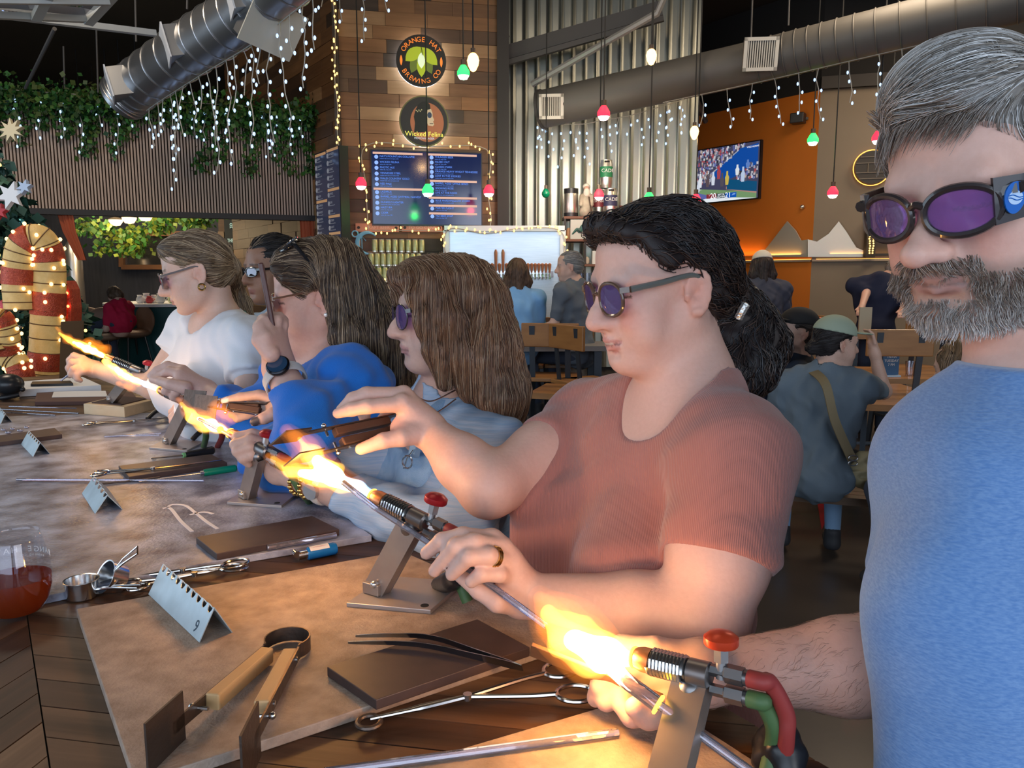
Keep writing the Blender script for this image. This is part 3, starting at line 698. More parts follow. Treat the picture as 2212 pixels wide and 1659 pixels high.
# ---------------------------------------------------------------- string lights
def bulb_set(name, label, wires, bulbs, col, s, r, wcol=(.35, .33, .28), wr=.004, cat='string lights', group=None):
    root = thing(name, label, cat, wires[0][0], group=group); q = MB()
    for w in wires: q.tube(w, wr, 5)
    q.build('wire', mat('wire_%.2f' % wcol[0], wcol, .6), root); q = MB()
    for p in bulbs: q.sph(p, (r*.8, r*.8, r*1.25), 6, 4)
    o = q.build('bulbs', emat('bulb_%.2f_%.2f_%d' % (col[0], col[2], s), col, s), root, sharp=0); o['kind'] = 'stuff'; return root
def icicles(label, top, lens, rr, sp=.13, s=14):
    wires, bulbs = [top], []; L = [(top[i+1]-top[i]).length for i in range(len(top)-1)]; tot = sum(L); d = .04
    while d < tot:
        k, a = 0, d
        while a > L[k]: a -= L[k]; k += 1
        p = top[k].lerp(top[k+1], a/L[k]); n = rr.choice(lens); w = [p.copy()]; dp = p.copy()
        for i in range(n):
            dp = dp+Vector((rr.uniform(-.022, .022), rr.uniform(-.02, .02), -rr.uniform(.07, .095))); w.append(dp.copy()); bulbs.append(dp+Vector((rr.choice((-.018, .018)), -.012, -.008)))
        wires.append(w); d += sp*rr.uniform(.7, 1.3)
    return bulb_set('icicle_lights', label, wires, bulbs, (.38, .58, 1), 2.1, .0125, cat='icicle lights')
rr = random.Random(21)
icicles('cold white icicle lights dangling beneath the silver duct', [p+Vector((.14, -.06, -.19)) for p in [lp[int(k)] for k in np.linspace(6, len(lp)-9, 12)]], (3, 4, 5, 7, 9), rr, .115)
icicles('cold white icicle lights near the ceiling beside timber corner', [at(x, y, 6.6) for x, y in ((640, -45), (700, -30), (780, -28), (860, -20))], (2, 3, 5), rr, .16)
icicles('cold white icicle lights beneath the long grey duct', [p+Vector((0, -.08, -.20)) for p in [rp[int(k)] for k in np.linspace(9, 27, 12)]], (3, 4, 5, 6), rr, .20)
icicles('cold white icicle lights against the corrugated metal', [at(x, y, 8.3) for x, y in ((1165, 215), (1180, 268), (1260, 268), (1360, 250), (1480, 215))], (2, 3, 4, 5), rr, .105)
icicles('cold white icicle lights among the hanging greenery', [WH_.P(u, 3.22, .16) for u in np.linspace(.2, WH_.L-.1, 12)], (3, 4, 5, 6), rr, .17)
def fairy(label, path, n, rr, jit=.02, col=(1, .58, .16), s=3, r=.0115):
    p = bez(path, 6); L = len(p)-1; b = []
    for i in range(n):
        t = (i+rr.random()*.6)/n*L; k = int(t); c = p[min(k, L)].lerp(p[min(k+1, L)], t-k); b.append(c+Vector((rr.uniform(-jit, jit), -.01, rr.uniform(-jit, jit))))
    return bulb_set('fairy_lights', label, [p], b, col, s, r, wr=.005, cat='fairy lights')
fairy('warm fairy lights down the timber corner', [A+Vector((rr.uniform(-.015, .015), -.06, z)) for z in np.linspace(1.35, 4.3, 14)], 74, rr, .03)
tv = WF.rect(802, 326, 1042, 488, .05); u0, u1, z0, z1 = tv
fairy('warm fairy lights framing the beer menu screen', [WF.P(u, z, .07) for u, z in [(u0-.04, z0-.05), (u0-.05, (z0+z1)/2), (u0-.04, z1+.03), ((u0+u1)/2, z1+.04), (u1+.04, z1+.03), (u1+.05, (z0+z1)/2), (u1+.04, z0-.04), ((u0+u1)/2, z0-.05), (u0, z0-.05)]], 72, rr, .035)
# ---------------------------------------------------------------- menu screen on the timber face
SCR = mat('screen_navy', (.004, .006, .02), .12, emit=(.003, .009, .05), es=1.0, spec=.8)
root = thing('menu_screen', 'large beer menu television with two columns of blue text', 'screen', WF.P((u0+u1)/2, z0, 0))
q = MB(); WF.box(q, u0, u1, z0, z1, .012, .045); q.build('bezel', M_BLACK if 'M_BLACK' in globals() else mat('black_plastic', (.015, .015, .017), .35), root, smooth=False)
q = MB(); WF.box(q, u0+.012, u1-.012, z0+.015, z1-.012, .044, .047); q.build('panel', SCR, root, smooth=False)
tb, tp, tk = emat('text_blue', (.10, .28, 1), 1.0), emat('text_peach', (.85, .50, .38), .8), emat('dot_blue', (.25, .42, 1), 1.1)
W_, H_ = u1-u0, z1-z0
def menu_lines(w, root, cols, u0, z1, W_, H_, off, tb, tp, tk, fs):
    for cx, rows in cols:
        for yv, kind, s in rows:
            if kind == 'bar':
                q = MB(); w.box(q, u0+W_*cx, u0+W_*(cx+.44), z1-H_*(yv+.014), z1-H_*(yv-.014), off, off+.001); q.build('heading_bar', tp, root, smooth=False)
            else:
                q = MB(); q.cyl(w.P(u0+W_*(cx+.03), z1-H_*yv, off), w.P(u0+W_*(cx+.03), z1-H_*yv, off+.0012), H_*.026, None, 16); q.build('dot', tk, root)
                text('line', s, w.F(u0+W_*(cx+.06), z1-H_*(yv-.008), off+.001), fs, tb, root, 'LEFT', .0002); text('line', 'amber ale, crisp, 5.4%' if len(s) < 14 else 'roasted malt, citrus and spice, 6.5%', w.F(u0+W_*(cx+.06), z1-H_*(yv+.022), off+.001), fs*.5, tb, root, 'LEFT', .0002)
menu_lines(WF, root, [(.02, [(.045, 'bar', ''), (.095, 't', "NAY'S MOUNTAIN COLLAPSE"), (.17, 't', 'WICKED FELINA'), (.24, 't', 'PHOTIC ALE'), (.315, 't', 'TENNESSEE STEEL'), (.385, 't', 'WALD COUNTRY GOLD'), (.455, 't', 'RED PALE'), (.515, 'bar', ''), (.56, 't', 'LAZARUS'), (.625, 't', 'BARREL AGED OATMEAL HARVEST'), (.70, 't', "DUNKEL'S LIGHTER"), (.77, 't', 'HAZY IPA'), (.84, 't', 'CIDER')]),
                       (.51, [(.045, 'bar', ''), (.085, 't', 'THUNDER BEER'), (.15, 't', 'HAZED OUT'), (.215, 't', 'CLASSIC MARK'), (.275, 't', 'ORANGE HEAVY WHEAT TENNESSEE'), (.335, 't', 'LOST IN THE SMOKIES'), (.395, 'bar', ''), (.435, 't', 'BARREL AGED OFFICE SERIES'), (.50, 't', 'SMOKING ROSE'), (.56, 't', 'LIVE AT THE ROCK'), (.62, 'bar', ''), (.665, 't', 'BLUE MARSHMALLOW STORM'), (.725, 'bar', ''), (.765, 't', 'PORTER FLIGHT'), (.83, 'bar', ''), (.87, 't', 'NO BEER SHOP')])], u0, z1, W_, H_, .0475, tb, tp, tk, .026)
lamp('screen_glow', 'AREA', WF.P((u0+u1)/2, (z0+z1)/2, .12), 1.0, (.3, .5, 1), 1.0, WF.P((u0+u1)/2, z0, 2), .6)
# narrow menu board on the return face
u0, u1, z0, z1 = WL_.rect(682, 322, 736, 528, .10); root = thing('menu_board', 'narrow dark menu screen on return face of timber corner', 'screen', WL_.P((u0+u1)/2, z0, 0))
q = MB(); WL_.box(q, u0, u1, z0, z1, .01, .10); q.build('bezel', mat('black_plastic', (.015, .015, .017), .35), root, smooth=False); q = MB(); WL_.box(q, u0+.02, u1-.02, z0+.02, z1-.02, .10, .103); q.build('panel', mat('screen_dim', (.006, .007, .012), .12, emit=(.02, .025, .05), es=.8), root, smooth=False)
tg, tbk = emat('text_grey', (.30, .31, .36), .5), emat('text_brown', (.45, .25, .12), .7)
menu_lines(WL_, root, [(.04, [(.03, 'bar', '')]+[(y, 't', s) for y, s in zip(np.linspace(.08, .48, 6), ('FELINA', 'COLLAPSE', 'STEEL', 'GOLD', 'PALE', 'LAGER'))]+[(.53, 'bar', '')]+[(y, 't', s) for y, s in zip(np.linspace(.58, .95, 6), ('LAZARUS', 'HARVEST', 'LIGHTER', 'HAZY', 'CIDER', 'STOUT'))]),
                         (.52, [(.02, 'bar', '')]+[(y, 't', s) for y, s in zip(np.linspace(.07, .38, 5), ('THUNDER', 'HAZED', 'CLASSIC', 'WHEAT', 'SMOKIES'))]+[(.43, 'bar', '')]+[(y, 't', s) for y, s in zip(np.linspace(.48, .66, 3), ('OFFICE', 'ROSE', 'ROCK'))]+[(.71, 'bar', ''), (.76, 't', 'STORM'), (.83, 't', 'FLIGHT'), (.89, 'bar', ''), (.94, 't', 'SHOP')])], u0, z1, u1-u0, z1-z0, .1035, tg, tbk, tg, .03)
# round backlit signs
def petal(w, F, pts, m, parent, t=.003, nm='petal'):
    q = MB(); q.prism(pts, F, t); return q.build(nm, m, parent, smooth=False)
def leafpts(x, y, a, L, wd): return [(x+math.cos(a)*L*t-math.sin(a)*wd*s*math.sin(math.pi*t)**.8, y+math.sin(a)*L*t+math.cos(a)*wd*s*math.sin(math.pi*t)**.8) for s, ts in ((1, np.linspace(0, 1, 8)), (-1, np.linspace(1, 0, 8)[1:-1])) for t in ts]
def disc(r, n=48): return [(r*math.cos(t), r*math.sin(t)) for t in np.linspace(0, 6.2832, n+1)[:-1]]
def arc_text(root, word, F, r, size, m, a0, a1, inward=False):
    for i, ch in enumerate(word):
        if ch == ' ': continue
        a = math.radians(a0+(a1-a0)*i/(len(word)-1)); rot = a-math.pi/2 if not inward else a+math.pi/2
        text('letter', ch, F @ Matrix.Translation((r*math.cos(a), r*math.sin(a), .002)) @ Matrix.Rotation(rot, 4, 'Z'), size, m, root, ext=.001)
cen = WF.hit(910, 131, .10); R_ = .245; F = WF.F((cen-WF.a).dot(WF.d), cen.z, .10)
sg = thing('round_sign', 'round backlit sign with hop leaves and orange ring lettering', 'sign', cen)
petal(WF, F @ Matrix.Translation((0, 0, -.05)), disc(R_*.985), emat('halo_white', (.8, .9, 1), 5), sg, .03, 'halo'); petal(WF, F @ Matrix.Translation((0, 0, -.02)), disc(R_), mat('sign_black', (.012, .010, .009), .5), sg, .02, 'disc')
ot = mat('sign_orange', (.85, .22, .03), .5, emit=(1, .25, .03), es=.55)
arc_text(sg, 'ORANGE HAT', F, R_*.80, .066, ot, 148, 32); arc_text(sg, 'BREWING CO', F, R_*.80, .066, ot, 212, 328, True)
for s in (-1, 1): petal(WF, F @ Matrix.Translation((0, 0, .001)), leafpts(s*R_*.80, -.055, math.pi/2, .10, .013), ot, sg, .001, 'hop_mark')
lg, dg, wl = mat('hop_light', (.38, .46, .02), .5, emit=(.40, .50, .02), es=.4), mat('hop_dark', (.12, .16, .02), .5, emit=(.12, .16, .02), es=.4), mat('hop_white', (.75, .85, .6), .5, emit=(.75, .9, .6), es=.5)
for x, y, a, L, wd, m_, k in ((-.005, .10, -1.98, .24, .052, dg, .001), (.005, .10, -1.16, .24, .052, dg, .001), (0, .05, -1.57, .205, .045, lg, .002), (-.0, .125, -2.42, .205, .058, lg, .003), (.0, .125, -.80, .225, .058, lg, .003), (0, .075, -1.57, .15, .036, wl, .0045)): petal(WF, F @ Matrix.Translation((0, 0, k)), leafpts(x, y, a, L, wd), m_, sg, .001)
q = MB(); q.tube([F @ Vector((0, .13, .006)), F @ Vector((.008, .09, .006)), F @ Vector((.012, .05, .006))], .003, 6); q.build('stem', mat('sign_black', (.012, .01, .009), .5), sg)
cen = WF.hit(916, 262, .10); F = WF.F((cen-WF.a).dot(WF.d), cen.z, .10); sg = thing('round_sign', 'round backlit sign with painted lady profile and yellow lettering', 'sign', cen)
petal(WF, F @ Matrix.Translation((0, 0, -.05)), disc(R_*.985), emat('halo_white', (.8, .9, 1), 5), sg, .03, 'halo'); petal(WF, F @ Matrix.Translation((0, 0, -.02)), disc(R_), mat('sign_olive', (.16, .15, .05), .5), sg, .02, 'disc')
petal(WF, F, disc(R_*.95), mat('sign_dark', (.03, .024, .024), .5), sg, .001, 'ground'); petal(WF, F @ Matrix.Translation((.03, -.01, .001)), [(x*.75, y*.85) for x, y in disc(R_*.9)], mat('sign_rust', (.30, .10, .045), .5, emit=(.4, .14, .06), es=.3), sg, .001, 'glow')
bk = mat('sign_black', (.012, .01, .009), .5)
petal(WF, F @ Matrix.Translation((0, 0, .002)), [(-.02, .185), (.03, .19), (.06, .16), (.065, .12), (.045, .08), (.02, .0), (.03, -.10), (-.10, -.11), (-.09, -.02), (-.10, .04), (-.085, .10), (-.06, .15)], bk, sg, .001, 'hair')
petal(WF, F @ Matrix.Translation((0, 0, .003)), [(.035, .11), (.07, .12), (.085, .08), (.085, .05), (.10, .015), (.09, .0), (.10, -.03), (.085, -.045), (.04, -.04), (.025, .0), (.03, .06)], mat('sign_cream', (.55, .42, .27), .5, emit=(.6, .45, .3), es=.25), sg, .001, 'face')
petal(WF, F @ Matrix.Translation((.055, .06, .004)), [(x*.1, y*.13) for x, y in disc(R_*.9)], mat('sign_blue', (.04, .06, .12), .5), sg, .001, 'eye'); petal(WF, F @ Matrix.Translation((.085, -.022, .0042)), [(-.03, -.003), (.005, -.003), (.005, .003), (-.03, .003)], bk, sg, .0008, 'mouth')
for k in range(5): petal(WF, F @ Matrix.Translation((-.075+.013*k, .10-.012*(k % 2)+.002*k, .004)), disc(.0065, 8), mat('sign_cream2', (.6, .55, .3), .5), sg, .0008, 'flower')
yt = mat('sign_yellow', (.75, .70, .12), .5, emit=(.8, .75, .12), es=.6)
text('lettering', 'Wicked Felina', F @ Matrix.Translation((0, -.125, .005)), .066, yt, sg, ext=.001); text('lettering', 'MEXICAN LAGER', F @ Matrix.Translation((0, -.165, .005)), .026, emat('white_text', (.8, .85, .9), .8), sg, ext=.001)
# ---------------------------------------------------------------- football screen
u0, u1, z0, z1 = WO.rect(1489, 314, 1640, 436, .06); root = thing('sports_screen', 'wall television showing a football game with score 20 to 21', 'screen', WO.P((u0+u1)/2, z0, 0)); Wt, Ht = u1-u0, z1-z0
q = MB(); WO.box(q, u0, u1, z0, z1, 0, .05); q.build('bezel', mat('black_plastic', (.015, .015, .017), .35), root, smooth=False)
def scr(nm, pts, col, k, s=.9):
    q = MB(); q.add([WO.P(u0+Wt*x, z0+Ht*y, .051+k*.0006) for x, y in pts], [tuple(range(len(pts)))]); return q.build(nm, emat('tv_%.2f_%.2f_%.2f' % col, col, s), root, smooth=False)
def R4(x0, y0, x1, y1): return [(x0, y0), (x1, y0), (x1, y1), (x0, y1)]
scr('stands', R4(.012, .02, .988, .98), (.05, .05, .10), 0); scr('blue_cover', [(.30, .52), (.72, .90), (.97, .95), (.97, .60), (.62, .40), (.45, .42)], (.0, .06, .32), 1); scr('stand_rail', [(.28, .50), (.30, .49), (.70, .86), (.70, .88)], (.35, .38, .45), 2)
scr('field', [(.012, .02), (.97, .02), (.97, .13), (.35, .24), (.012, .30)], (.16, .28, .13), 2); scr('track', [(.55, .22), (.97, .10), (.97, .17), (.55, .27)], (.40, .22, .18), 3); scr('barrier', [(.56, .22), (.97, .13), (.97, .30), (.56, .40)], (.0, .07, .17), 4); scr('end_zone', [(.012, .02), (.45, .02), (.25, .16), (.012, .26)], (.10, .12, .35), 3)
for pts in ([(.012, .02), (.60, .02), (.97, .02), (.60, .07), (.30, .10)], [(.012, .10), (.16, .14), (.012, .19)], [(.012, .24), (.20, .26), (.012, .29)]): scr('field_line', pts, (.75, .80, .85), 4)
r2 = random.Random(4); qs = {}
for i in range(640):
    x, y = r2.uniform(.02, .97), r2.uniform(.36, .97)
    if .50*(x-.3)+.52 > y and y > .50 and x > .45 and x < .8: continue
    if x > .35 and y < .90*(x-.30)+.50 and not (x > .70 and y < .62): continue
    c = r2.choice([(.5, .5, .55), (.12, .15, .4), (.35, .06, .07), (.08, .08, .12), (.3, .33, .45), (.45, .35, .3), (.02, .02, .03), (.6, .62, .68)]); w, h = r2.uniform(.006, .014), r2.uniform(.012, .035); qs.setdefault(c, MB()).add([WO.P(u0+Wt*(x+a*w), z0+Ht*(y+b*h), .0545) for a, b in ((-1, -1), (1, -1), (1, 1), (-1, 1))], [(0, 1, 2, 3)])
for c, q in qs.items(): o = q.build('crowd', emat('tv_%.2f_%.2f_%.2f' % c, c, .9), root, smooth=False); o['kind'] = 'stuff'
for x, y, h, c in ((.17, .30, .26, (.7, .74, .8)), (.14, .22, .2, (.6, .65, .75)), (.36, .32, .24, (.62, .66, .76)), (.44, .42, .24, (.35, .05, .07)), (.28, .30, .22, (.10, .07, .08)), (.49, .28, .24, (.08, .07, .09)), (.56, .30, .24, (.55, .42, .08)), (.70, .45, .18, (.68, .72, .76)), (.78, .32, .26, (.45, .55, .72)), (.84, .55, .14, (.1, .2, .5)), (.06, .6, .14, (.0, .12, .45)), (.03, .68, .04, (.75, .7, .02)), (.08, .66, .05, (.75, .7, .02))):
    scr('player', [(x-.02, y), (x+.02, y), (x+.028, y+h*.55), (x+.014, y+h*.72), (x+.012, y+h), (x-.012, y+h), (x-.014, y+h*.72), (x-.028, y+h*.55)], c, 6)
scr('goal_post', R4(.105, .6, .115, .97), (.4, .32, .2), 6); scr('score_box', R4(.27, .085, .42, .165), (.22, .02, .03), 7); scr('score_box', R4(.42, .075, .545, .16), (.03, .06, .07), 7); scr('score_box', R4(.545, .065, .70, .155), (.0, .08, .42), 7)
tw_ = emat('tv_white', (.85, .88, .92), 1.1)
for s, x, y, sz in (('20', .37, .122, .10), ('21', .585, .112, .10), ('HALFTIME', .483, .095, .032), ('SEPT 28', .483, .135, .032), ('WILD HORNS', .90, .90, .03)): text('score_text', s, WO.F(u0+Wt*x, z0+Ht*y, .0575), sz, tw_, root, ext=.0003)
scr('team_mark', [(.30, .10), (.315, .14), (.29, .155), (.33, .155)], (.7, .3, .3), 8); scr('team_mark', [(.635, .10), (.68, .115), (.69, .14), (.65, .135)], (.2, .35, .75), 8)
# ---------------------------------------------------------------- pendant bulbs
def pendant(px, py, Y, kind, r, label, cordx=0, lit=True):
    r *= 1.25; c = at(px, py, Y); col = {'red': (1, .015, .04), 'green': (.02, 1, .10), 'warm': (1, .50, .12)}[kind]; root = thing('pendant_bulb', label, 'pendant light', c, group='pendant bulbs on black cords')
    q = MB(); q.tube([c+Vector((0, 0, r*1.0)), c+Vector((0, 0, r*2.0))], r*.42, 10); q.build('socket', mat('bulb_socket', (.10, .07, .05), .5, .4), root); q = MB(); q.tube([c+Vector((0, 0, r*2)), Vector((c.x+cordx, c.y, CZ))], .006, 6); q.build('cord', mat('black_cord', (.012, .012, .012), .7), root)
    q = MB()
    if kind == 'warm': q.lathe([(.0001, -1.7*r), (.45*r, -1.5*r), (.85*r, -.7*r), (1.0*r, .1*r), (.8*r, .8*r), (.45*r, 1.2*r), (.0001, 1.25*r)], 16, Matrix.Translation(c), False)
    else: q.lathe([(.0001, -1.1*r), (.6*r, -.95*r), (1.0*r, -.35*r), (1.0*r, .2*r), (.62*r, .85*r), (.42*r, 1.15*r), (.0001, 1.2*r)], 16, Matrix.Translation(c), False)
    if lit:
        q.build('bulb', emat('glow_'+kind, col, 3.0 if kind != 'warm' else 7), root, sharp=0); q = MB(); q.sph(c-Vector((0, 0, .25*r)), r*1.02 if kind != 'warm' else r*.6, 10, 8)
        if kind != 'warm': q2 = MB(); q2.lathe([(.0001, -1.14*r), (.62*r, -.98*r), (.92*r, -.5*r)], 14, Matrix.Translation(c), False); q2.build('hot_cap', emat('hot_'+kind, (1, .55, .55) if kind == 'red' else (.7, 1, .75), 10), root, sharp=0)
        o = lamp('bulb_light', 'POINT', c-Vector((0, .0, r*1.6)), 1.6 if kind != 'warm' else 5, col if kind != 'warm' else (1, .62, .28), radius=.03); o.parent = root; o.location = o.location-root.location
    else: q.build('bulb', mat('unlit_green', (.0, .16, .07), .2), root, sharp=0)
    return root
for a in ((1022, 132, 5.6, 'warm', .034, 'large warm filament bulb beside the hop leaf sign'), (1001, 157, 6.8, 'green', .042, 'green bulb beside the large warm filament bulb'), (780, 397, 7.2, 'red', .040, 'red bulb left of the beer menu screen'), (924, 412, 7.0, 'green', .040, 'green bulb hanging before the beer menu screen'), (1056, 413, 7.4, 'red', .040, 'red bulb right of the beer menu screen'),
          (1304, 245, 6.6, 'red', .042, 'red bulb hanging before the grey duct'), (1407, 121, 6.4, 'warm', .034, 'warm bulb hanging before corrugated wall under steel beam'), (1500, 285, 7.4, 'warm', .034, 'warm bulb at the corner of orange wall and corrugated metal'), (1294, 421, 7.6, 'red', .038, 'red bulb before the kegs on the shelf'), (1402, 430, 7.0, 'green', .040, 'green bulb above head of woman in rust tee'),
          (1503, 433, 7.4, 'red', .040, 'red bulb at lower corner of the football screen'), (1756, 302, 7.8, 'green', .042, 'green bulb before the taupe wall'), (1897, 298, 7.0, 'red', .042, 'red bulb by the forehead of bearded man'), (1799, 416, 7.6, 'red', .040, 'red bulb low before the taupe wall'), (1917, 356, 7.6, 'warm', .03, 'warm bulb before the round lit wall ring')): pendant(*a)
pendant(1179, 418, 7.8, 'green', .032, 'unlit small green bulb before the corrugated metal', lit=False)
# ---------------------------------------------------------------- bar: tap wall, cans, shelf, counter
WT = Wall((-.60, 7.80, 0), (.56, 7.80, 0)); u0, u1, z0, z1 = WT.rect(968, 498, 1212, 662); tapw = thing('tap_wall', 'stainless beer tap wall framed in fairy lights', 'tap wall', WT.P(.6, z0, 0))
q = MB(); WT.box(q, u0, u1, 0.95, z1, -.12, 0); q.build('cooler_face', mat('brushed_steel', (.52, .58, .62), .32, .85, col2=(.62, .68, .72), nscale=5, stretch=(1, 1, 14)), tapw, smooth=False)
q = MB()
for a in ((u0-.03, u1+.03, z1-.01, z1+.045), (u0-.04, u0+.015, .95, z1), (u1-.015, u1+.04, .95, z1)): WT.box(q, *a, -.02, .05)
q.build('surround', mat('pale_frame', (.55, .55, .52), .4, .5), tapw, smooth=False)
fairy('warm fairy lights round the stainless tap wall', [WT.P(u, z, .07) for u, z in ((u0, z0+.0), (u0-.01, (z0+z1)/2), (u0, z1), ((u0*2+u1)/3, z1-.03), ((u0+2*u1)/3, z1+.02), (u1, z1-.02), (u1+.01, (z0+z1)/2), (u1, z0))], 60, rr, .03)
zt = WT.hit(1100, 592, .1).z; q = MB(); WT.box(q, u0+.30, u1-.08, zt-.03, zt+.03, .0, .06); q.build('tap_bar', mat('chrome', (.75, .75, .76), .18, 1), tapw, smooth=False)
for i in range(20):
    u = u0+.34+i*(u1-u0-.46)/19; q = MB(); c = WT.P(u, zt, .06); q.tube([c, c+WT.n*.04, c+WT.n*.05+Vector((0, 0, -.05))], .010, 8); q.build('spout', mat('chrome', (.75, .75, .76), .18, 1), tapw); q = MB(); b = WT.P(u, zt+.012, .085); tall = i in (4, 6)
    q.tube([b, b+Vector((0, 0, .03)), b+Vector((0, 0, .20 if tall else .085)), b+Vector((0, 0, .23 if tall else .095))], [.007, .012, .017 if tall else .018, .008], 8); q.build('tap_handle', mat('tap_wood', (.24, .09, .04), .45) if i % 7 or not tall else mat('tap_brass', (.45, .28, .12), .4), tapw)
q = MB(); WF.box(q, .25, 1.25, 1.455, 1.475, .02, .24); sh = tag(q.build('shelf', mat('shelf_lit', (.55, .66, .74), .4), None, smooth=False), 'pale bar shelf with fairy lights under the stacked cans', 'shelf')
u0c, _, _, _ = WF.rect(800, 520, 915, 600, .14); cz = 1.476; cm, cl_, cw_ = mat('can_gold', (.34, .33, .13), .35, .5, col2=(.42, .42, .22), nscale=40), mat('can_silver', (.62, .60, .52), .3, .8), None
p0 = WF.hit(800, 600, .14); p1 = WF.hit(915, 600, .14); span = (p1-p0).dot(WF.d); uc0 = (p0-WF.a).dot(WF.d); hcan = .135
proto = None; ORD = ('first', 'second', 'third', 'fourth', 'fifth', 'sixth', 'seventh', 'eighth', 'ninth')
for row, (n, sh_) in enumerate(((9, .0), (9, -.015), (8, .02))):
    for i in range(n):
        c = WF.P(uc0+sh_+span*(i+.5)/n*1.0, cz+row*(hcan+.002), .14); lab = 'gold beer can %s from the left in the %s row' % (ORD[i], ('bottom', 'middle', 'top')[row])
        if proto is None:
            proto = thing('beer_can', lab, 'can', c, group='gold cans stacked three rows high'); q = MB(); q.lathe([(.024, .018), (.031, .022), (.031, .112), (.026, .126)], 16, Matrix.Translation(c)); q.build('sleeve', cm, proto); q = MB(); q.lathe([(.023, 0), (.0295, .006), (.0295, .02)], 16, Matrix.Translation(c)); q.lathe([(.026, .125), (.027, .131), (.025, .134), (.024, .132)], 16, Matrix.Translation(c)); q.build('rim', cl_, proto)
        else: d_ = dup(proto); d_.location = c; d_['label'] = lab
fairy('warm fairy lights draped on the pale bar shelf', [WF.P(u, 1.455+.01*math.sin(u*30), .25) for u in np.linspace(.26, .95, 8)], 26, rr, .03, r=.010)
for i, (x0, x1, lab, wd) in enumerate(((768, 862, 'salmon bottle opener plank on the left under menu screen', 'DRAFT BEER'), (868, 955, 'salmon bottle opener plank on the right under menu screen', 'TO GO CANS'))):
    a0, a1, b0, b1 = WF.rect(x0, 483, x1, 501, .03); q = MB(); WF.box(q, a0, a1, b0, b1, .012, .035); o = q.build('wall_sign', mat('salmon_wood', (.55, .24, .15), .6), None, smooth=False); tag(o, lab, 'sign'); F = WF.F((a0+a1)/2, (b0+b1)/2, .036); text('lettering', wd, F, .045, mat('sign_pale', (.72, .45, .34), .6), o, ext=.0006)
    for u in (a0+.03, a1-.03): q = MB(); q.cyl(WF.P(u, (b0+b1)/2, .03), WF.P(u, (b0+b1)/2, .04), .015, None, 10); q.build('opener', mat('dark_post', (.025, .02, .018), .6), o)
# blue metal emblem sign and upright pale bar sign left of the cans
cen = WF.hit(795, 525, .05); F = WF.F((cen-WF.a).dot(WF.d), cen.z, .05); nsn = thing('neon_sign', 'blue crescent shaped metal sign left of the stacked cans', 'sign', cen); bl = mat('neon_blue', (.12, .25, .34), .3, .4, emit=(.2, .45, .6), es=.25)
q = MB(); q.tube([F @ Vector((.105*math.cos(t), .105*math.sin(t), 0)) for t in np.linspace(.75, 5.0, 18)], [.006+.016*math.sin(math.pi*i/17) for i in range(18)], 8); q.build('crescent', bl, nsn); q = MB(); q.tube([F @ Vector((-.125+.03*math.cos(t), .09+.03*math.sin(t), 0)) for t in np.linspace(0, 6.283, 14)[:-1]], .007, 6, True); q.build('ring', bl, nsn); q = MB(); q.tube([F @ Vector((x, y, 0)) for x, y in ((-.10, .06), (-.10, -.06), (-.06, -.06), (-.06, .07), (-.02, .02))], .005, 6); q.build('script', bl, nsn)
q = MB(); q.tube([WF.hit(772, 518, .05), WF.hit(771, 580, .05), WF.hit(775, 580, .05), WF.hit(777, 518, .05)], .008, 6); tag(q.build('bar_gauge', mat('pale_pink', (.60, .42, .38), .4), None), 'tall narrow pale wall gauge left of blue crescent sign', 'gauge')
pt = thing('potted_plant', 'small leafy plant in white pot left of the cans', 'plant', WF.P(.36, 1.476, .13)); q = MB(); q.lathe([(.028, 0), (.036, .06), (.034, .06), (.026, .01)], 14, Matrix.Translation(WF.P(.36, 1.476, .13)), False); q.build('pot', mat('white_glaze', (.65, .68, .68), .3), pt); q = MB()
for i in range(40):
    a, l = rr.uniform(0, 6.28), rr.uniform(.03, .09); b = WF.P(.36, 1.535, .13); t = b+Vector((math.cos(a)*l, math.sin(a)*l*.6, rr.uniform(.0, .10))); s = Vector((-math.sin(a), math.cos(a), .2))*.013; q.quad(b.lerp(t, .3), b.lerp(t, .65)+s, t, b.lerp(t, .65)-s)
q.build('leaves', mat('leaf_bright', (.10, .28, .03), .5), pt)
q = MB(); WF.box(q, .2, .98, 0, 1.14, .015, .40); tag(q.build('back_counter', mat('dark_shelf', (.035, .028, .022), .6), None, smooth=False), 'dark back counter under the pale bar shelf', 'counter')
# under-shelf boards with cut-outs, bar counters
for i, (x, w) in enumerate(((782, 16), (806, 20), (832, 22), (856, 14))):
    c = WF.hit(x, 645, .35); q = MB(); q.box((c.x, c.y, 1.293), (w/210, .03, .30), Matrix.Rotation(.06*(i % 2), 3, 'Y')); o = q.build('cribbage_board', mat('spalted_wood', (.50, .38, .25), .6, col2=(.10, .06, .035), nscale=16, contrast=.25), None, smooth=False); tag(o, 'pale cut-out board leaning under the shelf, %s' % ('first from the left', 'second from the left', 'third from the left', 'partly hidden by brown hair')[i], 'board', 'pale boards under the bar shelf')
q = MB(); q.box((-.55, 7.35, .98), (2.6, .62, .055)); ctr = thing('bar_counter', 'long bar counter with tan front behind the denim woman', 'counter', (-.55, 7.35, 0)); q.build('top', mat('counter_top', (.16, .13, .11), .4), ctr, smooth=False); q = MB(); q.box((-.55, 7.38, .48), (2.5, .5, .95)); q.build('front', mat('counter_front', (.22, .19, .165), .6), ctr, smooth=False); q = MB(); q.box((-.55, 7.06, .90), (2.5, .04, .11)); q.build('apron', mat('counter_tan', (.50, .34, .15), .5), ctr, smooth=False)
